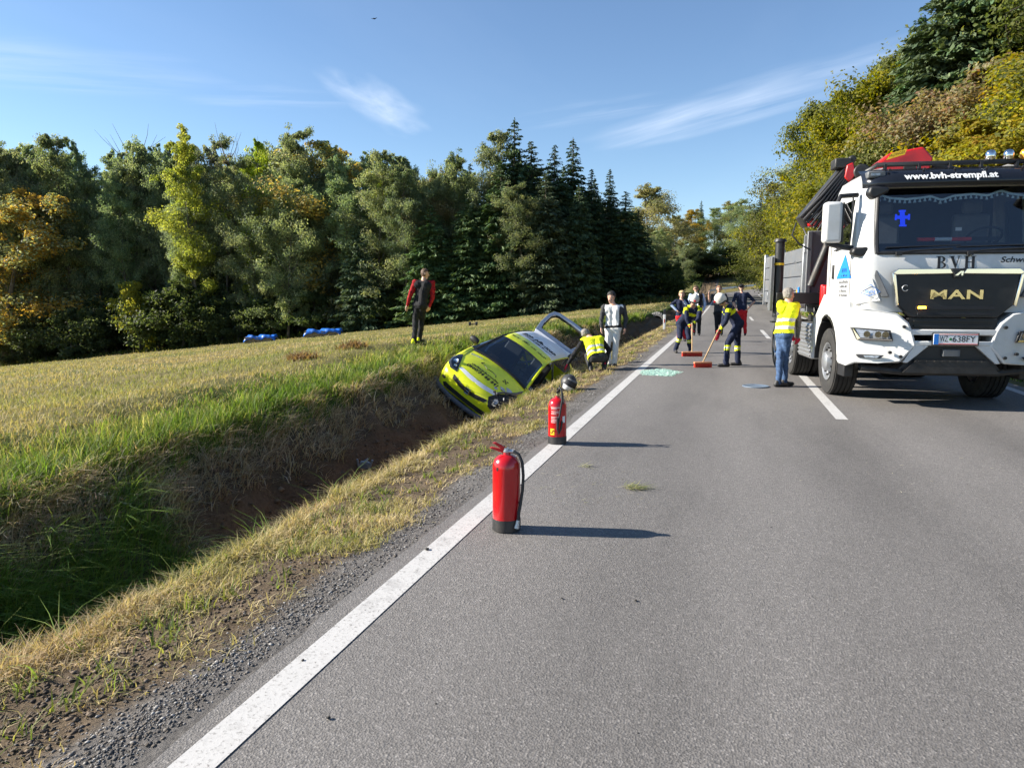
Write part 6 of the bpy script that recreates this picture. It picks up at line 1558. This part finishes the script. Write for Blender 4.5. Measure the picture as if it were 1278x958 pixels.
# crouching helper
person('crouching helper in a yellow high-visibility vest bent over beside the wrecked car', 15.2, dict(hd=(731, 417, .42), nk=(735, 421, .34), sl=(729, 426, .26), sr=(750, 424, .28), pl=(746, 446, -.05), el=(718, 440, .12), er=(760, 437, .2), hl=(708, 455, .05), hr=(755.5, 452, .15), kl=(733, 444, .38), kr=(757, 444, .42), al=(737, 458, .08), ar=(754, 456, .12)), (-.3, .95), suit(DGRY, DGRY, extra=lambda t, tt, h, fr, sd: (BLK if t in ('uarm', 'farm') else None), hands=GLOVE), look=(-.6, .75, -.3), hair='grey', vest=-.05, bulk=1.08)
# road sweepers
def fire(t, tt, h, fr, sd):
    if t == 'calf' and .10 < tt < .36: return HIVIS if not (.19 < tt < .27) else SILV
    if t == 'farm' and .55 < tt < .85: return HIVIS
    if t == 'torso1' and .62 < h < .8: return HIVIS
    if t == 'shoulder' and sd > .09: return HIVIS
    if t == 'uarm' and tt < .35: return HIVIS if tt > .08 else NAVY
    return None
person('firefighter in cream helmet sweeping with a red broom by the white edge line', 19.4, dict(hd=(866.5, 374, -.42), nk=(864, 381, -.3), sl=(856, 384, -.22), sr=(873.5, 385, -.22), pl=(852.5, 404, .1), el=(857, 398.5, -.45), er=(871.5, 397.5, -.42), hl=(862.6, 409.5, -.5), hr=(864.5, 404.5, -.48), kl=(848.5, 421, -.08), kr=(859.5, 422, -.12), al=(843, 438), ar=(861.5, 439)), (.25, -.97), suit(NAVY, NAVY, hands=GLOVE, extra=fire), look=(.1, -.8, -.6), helmet=True, bulk=1.1, grip='lr', group=None)
person('firefighter in cream helmet bending low over a red broom in the middle of the lane', 15.8, dict(hd=(899.5, 374, -.15), nk=(905.5, 381, -.05), sl=(906, 384.5, .17), sr=(911, 384, -.2), pl=(921, 404, 0), el=(903, 402, .2), er=(905.5, 402, -.2), hl=(896.5, 418, .02), hr=(899, 411.5, -.06), kl=(908.5, 428, -.1), kr=(920.5, 429, .14), al=(906, 450, -.12), ar=(921, 449.5, .16)), (-.97, -.2), suit(NAVY, NAVY, hands=GLOVE, extra=fire), look=(-.75, -.25, -.6), helmet=True, bulk=1.1, grip='lr')
# onlookers
person('blond paramedic in navy top with hand at the chin behind the sweeper', 24.0, dict(hd=(851, 367.5), nk=(850.5, 373), sl=(844.5, 376), sr=(857, 376), pl=(850.5, 396), el=(837.5, 380.5), er=(859.5, 383, -.1), hl=(844.5, 387, -.08), hr=(853.5, 375.5, -.22), kl=(847.5, 409.5), kr=(854, 409.5), al=(847, 422), ar=(854.5, 422)), (.1, -1), suit(NAVY, REDC, fore=LBLUE), hair='blond', bulk=1.08)
person('man in white shirt and black waistcoat standing at the edge line', 27.2, dict(hd=(868.5, 360.5), nk=(869, 366), sl=(862, 369), sr=(877, 369), pl=(869.5, 391), el=(859.5, 379), er=(880, 379), hl=(861, 387.5, -.08), hr=(878, 387.5, -.08), kl=(866.5, 403.5), kr=(872.5, 403.5), al=(866, 416), ar=(872.5, 416)), (.05, -1), suit(BLK, BLK, sleeve=LBLUE, extra=lambda t, tt, h, fr, sd: (WHT if (t in ('torso1', 'torso0') and fr > .03 and sd < .07) or t == 'neck' else None)), hair='brown', glasses=True, bulk=1.16)
person('man in grey shirt raising one hand, standing between the two sweepers', 27.2, dict(hd=(897.5, 360.5), nk=(897.5, 366), sl=(890, 369), sr=(905, 369), pl=(897.5, 390.5), el=(885.5, 376.5, -.1), er=(908.5, 379), hl=(884.8, 367.5, -.22), hr=(905, 387, -.1), kl=(894.5, 403), kr=(900, 403.5), al=(894.5, 416), ar=(900.5, 416)), (-.05, -1), suit(DGRY, BLK, fore=SKIN), hair='red', bulk=1.18)
person('paramedic in dark cap, navy shirt and red trousers with hands on hips', 27.2, dict(hd=(925.3, 358.8), nk=(925.5, 364.5), sl=(918.5, 367.5), sr=(933, 367.5), pl=(926, 389), el=(915.2, 377), er=(941, 376), hl=(919, 385, -.12), hr=(934.5, 384, -.12), kl=(923.5, 403), kr=(929.5, 403), al=(923.5, 416.5), ar=(930, 416.5)), (-.05, -1), suit(NAVY, REDC, fore=SKIN), cap=True, glasses=True, hair='black', bulk=1.16)
person('man in jeans and yellow high-visibility vest standing beside the truck, seen from behind', 12.35, dict(hd=(984.5, 368), nk=(983, 377), sl=(974.5, 381, -.05), sr=(993.5, 383), pl=(978.5, 417), el=(972.5, 401, .2), er=(997, 403, .02), hl=(985, 417, .3), hr=(995.5, 420, .1), kl=(973.5, 445, .02), kr=(980, 445, .06), al=(972, 472.5), ar=(979.5, 473, .12)), (.88, .48), suit(GRY, JEAN, hands=GLOVE, extra=lambda t, tt, h, fr, sd: (SHOE if t == 'shoe' else None)), look=(.85, .5, -.05), hair='grey', vest=.02, bulk=.98)


def broom(label, top, foot, wdir, width, group='brooms'):
    top = np.array(top); foot = np.array(foot); e = empty('broom', tuple(foot)); tag(e, label, 'broom')
    MB().cyl(tuple(foot * 0 + np.array([0, 0, .11])), tuple(top - foot), .016, n=8).build('handle', M('broom_wood', (.42, .28, .14), .6, var=.2), e, smooth=40)
    wd_ = unit(wdir); ang = math.atan2(wd_[1], wd_[0]); R_ = Matrix.Rotation(ang, 3, 'Z')
    MB().box((0, 0, .105), (width, .075, .035), R=R_).build('head_board', M('broom_board', (.62, .25, .12), .6), e, bevel=.006)
    mb = MB(); n = int(width / .018)
    for i in range(n):
        for k_ in range(3):
            b_ = R_ @ Vector((-width / 2 + (i + .5) * width / n, -.026 + k_ * .026, .09)); t_ = b_ + Vector((random.uniform(-.012, .012), random.uniform(-.012, .012), -.088)); mb.cyl(b_, t_, .0095, .012, 5)
    mb.build('bristles', M('bristle_red', (.62, .045, .02), .7, var=.25, scale=60), e)['kind'] = 'stuff'


f1 = at(863.5, 447, 18.3); f1[2] = 0.0; broom('red broom held by the sweeper at the edge line', at(863.8, 400, 18.95), f1, _r, .52)
f2 = at(877, 457.5, 15.6); f2[2] = 0.0; broom('red broom with long wooden handle held by the bending firefighter', at(900, 405, 15.75), f2, (_r[0], _r[1] + .15, 0), .40)


# ------------------------------------------------------------------ smaller things
def hit(px, py, far=140):
    """where the line of sight through a point of the photograph meets the ground"""
    d = _f * FPX + _r * (px - 639) - _u * (py - 479); d = d / np.linalg.norm(d); s = np.linspace(1, far, 6000); P_ = CAM + d * s[:, None]
    g_ = np.where(P_[:, 0] > -2.0, zr(P_[:, 1]), ter(P_[:, 0], P_[:, 1], False)); i = np.argmax(P_[:, 2] < g_); return P_[i]


XR = M('extinguisher_red', (.48, .006, .01), .22, var=.05, coat=.5); XB = M('extinguisher_black', (.02, .02, .021), .5, var=.2, dirt=(.12, .1, .08), damt=.5); BRASS = M('brass', (.55, .42, .2), .3, 1.0)
def ring_print(name, r, z0, z1, a0, a1, mat, parent, n=10):
    mb = MB(); mb.grid([[(r * math.cos(a), r * math.sin(a), z) for a in np.linspace(a0, a1, n)] for z in (z0, z1)]); return mb.build(name, mat, parent, smooth=60, fix=False)


def extinguisher(x, y, label, R_, H_, style):
    e = empty('fire_extinguisher', (x, y, .003), YAW); tag(e, label, 'fire extinguisher', None)
    b = MB().lathe([(R_, .075), (R_, H_ - .1), (R_ * .97, H_ - .065), (R_ * .86, H_ - .035), (R_ * .62, H_ - .012), (R_ * .3, H_), (R_ * .26, H_ + .02), (.0, H_ + .02)], 36, capb=True, capt=False).build('cylinder', XR, e, smooth=50)
    MB().lathe([(R_ * .9, 0), (R_ * 1.02, .004), (R_ * 1.03, .07), (R_ * 1.01, .085)], 36, capt=True).build('foot_ring', XB, e, smooth=40)
    MB().lathe([(.026, H_ + .0), (.026, H_ + .025), (.02, H_ + .03), (.018, H_ + .045), (0, H_ + .046)], 16).build('valve', BRASS if style else ALU, e, smooth=40)
    if style == 0:
        mb = MB(); mb.prism([(-.03, 0), (.02, .005), (.02, .02), (-.1, .05), (-.115, .04)], -.011, .011, lambda u, v, d: (u, d, H_ + .012 + v * .8)); mb.build('carry_handle', XR, e, bevel=.003)
        mb = MB(); mb.prism([(-.02, 0), (.02, .0), (.01, .02), (-.07, .075), (-.095, .07)], -.009, .009, lambda u, v, d: (u, d, H_ + .028 + v * .75)); mb.build('lever', XR, e, bevel=.003)
        MB().cyl((0, 0, H_ + .02), (.05, -.01, H_ + .022), .014, n=10).build('hose_fitting', ALU, e, smooth=40)
        pts = [(.045, -.012, H_ + .022), (.085, -.03, H_ + .005), (.108, -.04, H_ - .05), (.115, -.04, H_ - .14), (.11, -.045, H_ - .24), (.095, -.06, H_ - .34), (.085, -.075, .14), (.08, -.082, .09)]
        MB().tube(pts, .0105, 10).build('hose', XB, e, smooth=60); mb = MB(); mb.cyl(pts[-1], (.07, -.085, .035), .013, .02, 10); mb.build('nozzle', ALU, e, smooth=40)
        mb = MB(); mb.tube([(R_ * .86, -.03, .2), (.1, -.06, .2)], .006, 6); mb.build('hose_clip', XB, e)
        ring_print('stamp', R_ * 1.006, H_ - .1, H_ - .075, -2.35, -2.2, INK, e, 4)
    else:
        mb = MB(); mb.prism([(-.03, .0), (.05, .0), (.075, .035), (.06, .045), (.03, .018), (-.03, .02)], -.012, .012, lambda u, v, d: (u * .5, d - .0 + u * .3, H_ + .05 + v * 1.2)); mb.build('carry_handle', XB, e, bevel=.003)
        mb = MB(); mb.prism([(-.02, .03), (.03, .035), (.06, .085), (.045, .09), (.015, .055), (-.02, .05)], -.01, .01, lambda u, v, d: (u * .5, d + u * .3, H_ + .05 + v)); mb.build('lever', XB, e, bevel=.003)
        pts = [(.0, -.02, H_ + .07), (.02, -.06, H_ + .12), (.038, -.08, H_ + .09), (.042, -.095, H_ - .02), (.02, -.108, H_ - .16), (.0, -.112, H_ - .28), (-.005, -.112, .18), (.01, -.11, .12), (.03, -.108, .17), (.045, -.105, .26)]
        MB().tube(pts, .0095, 10).build('hose', XB, e, smooth=60); mb = MB(); mb.cyl((-.004, -.113, .3), (-.004, -.113, .17), .014, .012, 10); mb.build('nozzle', XB, e, smooth=40)
        mb = MB(); mb.tube([(.05, -.03, H_ + .06), (.062, -.06, H_ - .02), (.055, -.08, H_ - .06)], .007, 6); mb.build('pressure_hose', XB, e)
        rr = R_ * 1.008
        PALE = M('label_pale', (.80, .55, .52), .5)
        mb = MB()
        for i, (z_, wd_) in enumerate(((.40, .10), (.385, .07), (.36, .09), (.345, .09), (.33, .06), (.30, .08), (.285, .05), (.27, .08), (.255, .06), (.24, .05))):
            a0 = -2.35; mb.grid([[(rr * math.cos(a), rr * math.sin(a), z) for a in np.linspace(a0, a0 + wd_ / R_, 6)] for z in (z_, z_ + .007)])
        tag(mb.build('small_print', PALE, e, fix=False), kind='stuff')
        ring_print('white_label', rr, .24, .31, -1.05, -.7, WINK, e); y_ = ring_print('yellow_label', rr, .105, .175, -2.45, -1.95, YEL, e)
        mb = MB(); mb.tube([(rr * 1.01 * math.cos(a), rr * 1.01 * math.sin(a), .14 + .018 * math.sin((a + 2.2) * 14)) for a in np.linspace(-2.4, -2.0, 8)], .004, 4); mb.build('emblem', XR, y_)
        ring_print('white_stripe', rr, H_ - .1, H_ - .09, -2.4, -1.2, PALE, e)


extinguisher(-1.41, 4.55, 'large plain red fire extinguisher with black hose, nearest on the road edge line', .096, .53, 0)
extinguisher(-1.72, 7.42, 'red fire extinguisher with printed labels and yellow sticker, farther along the edge line', .1, .50, 1)

# crumbled window glass swept into a patch
n = 3000; a = RNG.uniform(0, 6.283, n); r = RNG.random(n) ** .62 * RNG.uniform(.8, 1.15, n) * (1 + .12 * np.sin(a * 5)); gx_ = -1.27 + r * np.cos(a) * .37 + RNG.normal(0, .02, n); gy_ = 14.72 + r * np.sin(a) * .62; s = RNG.uniform(.006, .013, n)
cube = np.array([(x, y, z) for x in (-.5, .5) for y in (-.5, .5) for z in (0, 1.)]); cf = np.array([(0, 1, 3, 2), (4, 6, 7, 5), (0, 4, 5, 1), (2, 3, 7, 6), (1, 5, 7, 3)])
th = RNG.uniform(0, 6.28, n); cx_ = cube[None, :, 0] * np.cos(th)[:, None] - cube[None, :, 1] * np.sin(th)[:, None]; cy__ = cube[None, :, 0] * np.sin(th)[:, None] + cube[None, :, 1] * np.cos(th)[:, None]
V = np.stack([gx_[:, None] + cx_ * s[:, None], gy_[:, None] + cy__ * s[:, None], .002 + cube[None, :, 2] * s[:, None] * .9 + (RNG.random(n) * .008)[:, None]], -1)
SH = leafmat('glass_crumb', .25, .15, spec=.8)
me = raw_mesh('glass_shards', V.reshape(-1, 3), 4, (cf[None] + (np.arange(n) * 8)[:, None, None]).reshape(-1), np.full(n * 5, 4), np.repeat(pick([(.36, .6, .57), (.5, .72, .69), (.26, .48, .46), (.66, .82, .8)], n), 8, 0), SH)
tag(link('glass_shards', me), 'pale turquoise patch of crumbled window glass on the road by the edge line', 'broken glass', None, 'stuff')

# flat disc lying on the asphalt
p = hit(943, 482.5); e = empty('flat_disc', (p[0], p[1], .003)); tag(e, 'flat blue-grey disc lying on the asphalt beside the man in jeans', 'disc')
DB_ = M('disc_blue', (.11, .15, .20), .65, var=.3, scale=6, dirt=(.2, .2, .2), damt=.4)
MB().lathe([(.0, .012), (.19, .012), (.2, .018), (.215, .018), (.225, .004), (.225, 0)], 36, capb=False, capt=False).build('plate', DB_, e, smooth=40); MB().lathe([(.05, .013), (.06, .018), (.07, .013)], 24, capb=False, capt=False).build('centre_ring', DB_, e, smooth=50)

# marker post and culvert by the ditch
p = hit(829, 411); e = empty('marker_post', (p[0], p[1], p[2] - .05)); tag(e, 'white roadside marker post with black top at the verge', 'post')
hh = float((411 - 391) / FPX * ((p - CAM) @ _f)); WP = M('post_white', (.7, .7, .68), .5, dirt=(.3, .27, .2), damt=.4)
MB().prism([(-.05, -.05), (.05, -.05), (.06, .03), (0, .06), (-.06, .03)], 0, hh, lambda u, v, d: (u, v, d)).build('post', WP, e, bevel=.008); MB().prism([(-.052, -.052), (.052, -.052), (.062, .031), (0, .062), (-.062, .031)], hh, hh + .2, lambda u, v, d: (u, v, d + (.04 * (v > 0) if d > hh else 0))).build('black_cap', INK, e, bevel=.006)
MB().box((0, -.056, hh - .3), (.04, .006, .16)).build('reflector', M('reflector_red', (.5, .05, .03), .25), e)
p = hit(822, 398); e = empty('culvert_pipe', (p[0] - .15, p[1] + .4, p[2] - .12)); tag(e, 'round concrete culvert mouth in the ditch behind the marker post', 'pipe'); CON = M('concrete', (.27, .26, .24), .9, var=.25, bump=.5)
T = Matrix.Rotation(rad(90), 4, 'X'); MB().lathe([(.34, 0), (.42, 0), (.42, -1.2), (.34, -1.2), (.34, 0)], 28, T=T, capb=False, capt=False).build('pipe', CON, e, smooth=40); MB().cyl((0, .6, 0), (0, .62, 0), .34, n=24).build('dark_inside', CBLACK, e)
mb = MB()
for i in range(14): a = i * .3 - .5; mb.box((.5 * math.cos(a), .1, .5 * math.sin(a)), (.16, .2, .16), R=Euler((.2 * i, .3, a)).to_matrix())
mb.build_each('stone', CON, e, bevel=.03)

# crash helmet on the verge
p = hit(704, 488); e = empty('crash_helmet', (p[0], p[1], p[2] + .015)); e.rotation_euler = (rad(12), rad(28), YAW + rad(20)); tag(e, 'black and white crash helmet lying on the verge grass beside the car', 'helmet')
sh = MB(); rows = []
for i in range(11):
    t = math.pi * (.5 - i / 10) * .98; row = []
    for j_ in range(20):
        a = 2 * math.pi * j_ / 20; row.append((.135 * math.cos(t) * math.cos(a), .165 * math.cos(t) * math.sin(a), .155 + .15 * math.sin(t) - (.02 if t < -1 else 0)))
    rows.append(row)
sh.grid(rows, closed=True); sh.build('shell', M('helmet_black', (.025, .025, .027), .5, var=.3, dirt=(.1, .09, .08), damt=.5), e, smooth=60)
mb = MB(); mb.grid([[(.139 * math.cos(t) * math.cos(a), .169 * math.cos(t) * math.sin(a), .155 + .155 * math.sin(t)) for a in np.linspace(rad(-150), rad(-30), 12)] for t in np.linspace(-.9, -.25, 4)]); mb.build('white_chin', WINK, e, smooth=60)
mb = MB(); mb.grid([[(.141 * math.cos(t) * math.cos(a), .171 * math.cos(t) * math.sin(a), .155 + .152 * math.sin(t)) for a in np.linspace(rad(-145), rad(-35), 12)] for t in np.linspace(-.22, .38, 4)]); mb.build('eye_opening', CBLACK, e, smooth=60)
mb = MB(); mb.grid([[(.15 * math.cos(t) * math.cos(a), (.18 + .05 * (t - .4)) * math.cos(t) * math.sin(a), .155 + .16 * math.sin(t)) for a in np.linspace(rad(-140), rad(-40), 10)] for t in np.linspace(.4, .62, 3)]); mb.build('peak', GREYP, e, smooth=60, thick=.006)

# broken car part in the ditch, debris on the field
p = hit(454, 588); e = empty('broken_part', (p[0], p[1], p[2] + .03)); e.rotation_euler = (.3, .2, .5); tag(e, 'small broken grey car part lying on the torn earth in the ditch', 'debris')
GP = M('cast_grey', (.32, .34, .36), .5, .3); mb = MB(); mb.prism([(-.08, -.05), (-.02, -.06), (.07, -.05), (.08, .04), (.02, .07), (-.06, .05)], 0, .03, lambda u, v, d: (u, d, v + .06)); mb.build('bracket', GP, e, bevel=.01)
for a_, b_ in (((-.07, 0, .02), (-.11, 0, .14)), ((.07, 0, .0), (.09, -.02, .17)), ((-.02, 0, .1), (.03, .02, .16))): MB().cyl(a_, b_, .014, n=8).build('lug', GP, e, smooth=40)
MB().lathe([(.02, -.01), (.035, -.01), (.035, .01), (.02, .01)], 14, T=Matrix.Translation((.01, -.005, .06)) @ Matrix.Rotation(rad(90), 4, 'X'), capb=False, capt=False).build('ring', GP, e)
p = hit(590.5, 407.5); k_ = float((p - CAM) @ _f) / FPX; e = empty('wheel_set', (p[0], p[1], p[2] - .02), YAW + .1); tag(e, 'small black two-wheeled axle left lying on the field', 'debris')
for x_ in (-4.2, 4.2): MB().lathe([(.0, -.06), (3.0 * k_, -.06), (3.3 * k_, -.03), (3.3 * k_, .03), (3.0 * k_, .06), (0, .06)], 16, T=Matrix.Translation((x_ * k_, 0, 3.2 * k_)) @ Matrix.Rotation(rad(90), 4, 'Y'), capb=False, capt=False).build('wheel', CBLACK, e, smooth=40)
MB().cyl((-4 * k_, 0, 3.4 * k_), (4 * k_, 0, 3.4 * k_), .8 * k_, n=8).build('axle', CBLACK, e)
for i, (px_, py_) in enumerate(((440, 436), (376, 448))):
    p = hit(px_, py_); n = 260; a = RNG.uniform(0, 6.28, n); r = RNG.random(n) * .35
    blades('molehill_grass', p[0] + r * np.cos(a), p[1] + r * np.sin(a), RNG.uniform(.1, .3, n), np.full(n, .03), pick([(.2, .12, .06), (.27, .17, .09)], n), RNG.uniform(.4, 1.2, n), 2, DRY, 'brown withered heap on the mown field' + (' nearer the blue covers' if i == 0 else ' farther left'), 'grass heap')

# log piles under blue covers at the edge of the wood
TARP = M('tarpaulin_blue', (.015, .13, .52), .35, var=.25, scale=3, bump=.6, bscale=7)
LOGB = M('log_end', (.30, .21, .12), .9, var=.4, scale=9)
for (xa, xb, pyb, lab) in ((309, 347, 431, 'pile of cut logs under a crumpled blue cover, the one farther left at the wood'), (383, 428, 422, 'pile of cut logs under a crumpled blue cover, the larger one beside dark trunks')):
    pc = np.array([*spot((xa + xb) / 2, 66.5), 0]); D_ = (pc - CAM) @ _f; L = (xb - xa) * D_ / FPX; zg = float(ter(pc[0], pc[1], False)); e = empty('log_pile', (pc[0], pc[1], zg - .1), YAW); tag(e, lab, 'log pile', 'covered log piles at the wood')
    rr_ = .13; rowsn = 3; mesh_ = None
    for i in range(rowsn):
        for q in range(int(L / (2 * rr_)) - i % 2):
            x_ = -L / 2 + rr_ * (1 + (i % 2)) + q * 2 * rr_; z_ = rr_ + i * rr_ * 1.75
            if mesh_ is None:
                o_ = MB().cyl((0, -.5, 0), (0, .5, 0), rr_, n=12).build('log', LOGB, e, smooth=40); mesh_ = o_.data
            else: o_ = link('log', mesh_, e)
            o_.location = (x_, random.uniform(-.06, .06), z_); o_.rotation_euler = (0, random.uniform(0, 6), 0)
    mb = MB(); rows = []
    for u in np.linspace(-1, 1, 26):
        row = []
        for v in np.linspace(-1, 1, 14):
            x_ = u * (L / 2 + .08); y_ = v * .62; z_ = rowsn * rr_ * 1.85 + .12 + .10 * math.sin(u * 7 + v * 2) + .06 * math.sin(u * 17 + v * 5) + .1 * u
            dr = max(0, abs(v) - .7) / .3; z_ -= dr * .34 + (max(0, abs(u) - .9) / .1) * .3; row.append((x_, y_ * (1 + .0 * dr), z_))
        rows.append(row)
    mb.grid(rows); mb.build('cover', TARP, e, smooth=60, thick=.01)

# guard rail on the outside of the far bend
gr = empty('guard_rail', (path(122)[0] - 4.2, 122, float(zr(122)))); tag(gr, 'grey steel guard rail round the outside of the far bend', 'guard rail'); rows = []; pts = []
for s_ in np.arange(112, 176, 2.0):
    x_, y_, a = path(s_); l = -4.3; px_ = x_ + l * math.cos(a); py_ = y_ - l * math.sin(a); z_ = float(zr(py_)); pts.append((px_, py_, z_)); rows.append([(px_ - gr.location.x, py_ - gr.location.y, z_ + h_ - gr.location.z) for h_ in (.45, .52, .6, .68, .76)])
MB().grid(rows).build('beam', ALU, gr, smooth=60, thick=.03)
for q in pts[::2]: MB().box((q[0] - gr.location.x, q[1] + .08 - gr.location.y, q[2] + .35 - gr.location.z), (.1, .1, .75)).build('post', ALU, gr)

# litter on the road
def strew(name, cx_, cy_, n, r, ln, pal, label, wid=.004):
    mb_V = []; a = RNG.uniform(0, 6.28, n); q = np.sqrt(RNG.random(n)) * r; x = cx_ + q * np.cos(a); y = cy_ + q * np.sin(a) * .8; th = RNG.normal(.2, .8, n); L_ = RNG.uniform(.4, 1.2, n) * ln
    d = np.stack([np.cos(th), np.sin(th), RNG.uniform(0, .25, n)], 1); s_ = np.stack([-np.sin(th), np.cos(th), np.zeros(n)], 1); b0 = np.stack([x, y, .004 + RNG.random(n) * .012], 1)
    V = np.stack([b0 - s_ * wid, b0 + s_ * wid, b0 + d * L_[:, None]], 1).reshape(-1, 3)
    me = raw_mesh(name, V, 3, np.arange(n * 3), np.full(n, 3), np.repeat(pick(pal, n), 3, 0), DRY); return tag(link(name, me), label, 'plant litter', None, 'stuff')


q = hit(789, 609); strew('torn_grass', q[0], q[1], 60, .09, .17, [(.22, .24, .08), (.36, .34, .16), (.14, .17, .05)], 'torn tuft of grass lying on the lane beyond the large extinguisher')
q = hit(727, 582); strew('torn_grass', q[0], q[1], 14, .06, .14, [(.34, .36, .18), (.42, .4, .22)], 'few pale grass stalks on the lane beside the labelled extinguisher')
q = hit(720, 610); strew('straw', q[0], q[1], 40, .6, .06, [(.5, .45, .3), (.3, .3, .15), (.1, .08, .05)], 'scattered straw bits on the lane behind the large extinguisher', .003)
strew('straw', -.2, 8.0, 120, 3.4, .035, [(.5, .45, .33), (.2, .17, .1), (.1, .08, .05), (.55, .5, .4)], 'sparse straw and twig bits over the lane', .003)
n = 40; Xs = RNG.uniform(-1.6, 3.5, n); Ys = ysamp(n, 2.4, 14, 1.5); stones('road_grit', Xs, Ys, RNG.uniform(.003, .006, n), [(.03, .028, .026), (.05, .045, .04), (.12, .11, .1)], 'few dark bits of grit on the asphalt', .03)
for (px_, py_, r_) in ((410, 897, .009), (533, 688, .015), (793, 752, .008), (701, 748, .006), (378, 826, .007)):
    q = hit(px_, py_); b_ = bmesh.new(); bmesh.ops.create_icosphere(b_, subdivisions=2, radius=r_)
    for v in b_.verts: v.co *= 1 + random.uniform(-.25, .25); v.co.z *= .6
    nm_ = {410: 'dark pebble nearest the camera, right of the edge line', 533: 'flat dark pebble lying on the white edge line', 793: 'dark pebble alone in the middle of the lane', 701: 'tiny dark pebble on the lane below the large extinguisher', 378: 'small dark pebble on the edge line near the camera'}[px_]
    me = bpy.data.meshes.new('pebble'); b_.to_mesh(me); b_.free(); me.materials.append(M('pebble_dark', (.05, .045, .04), .9)); o_ = link('pebble', me); o_.location = (q[0], q[1], r_ * .4 + .004); tag(o_, nm_, 'pebble', 'dark pebbles on the road')
# a bird far up
p = at(467, 24, 120); e = MB(); e.add([(-.55, 0, .12), (-.2, .12, .05), (0, .22, 0), (.2, .12, .05), (.55, 0, .12), (.2, -.1, .03), (.05, -.3, 0), (-.05, -.3, 0), (-.2, -.1, .03)], [(0, 1, 8), (1, 2, 7, 8), (2, 3, 5, 6), (2, 6, 7), (3, 4, 5)]); o_ = e.build('bird', BLK, thick=.06, fix=False); o_.location = p; tag(o_, 'tiny dark bird high in the blue sky', 'bird')
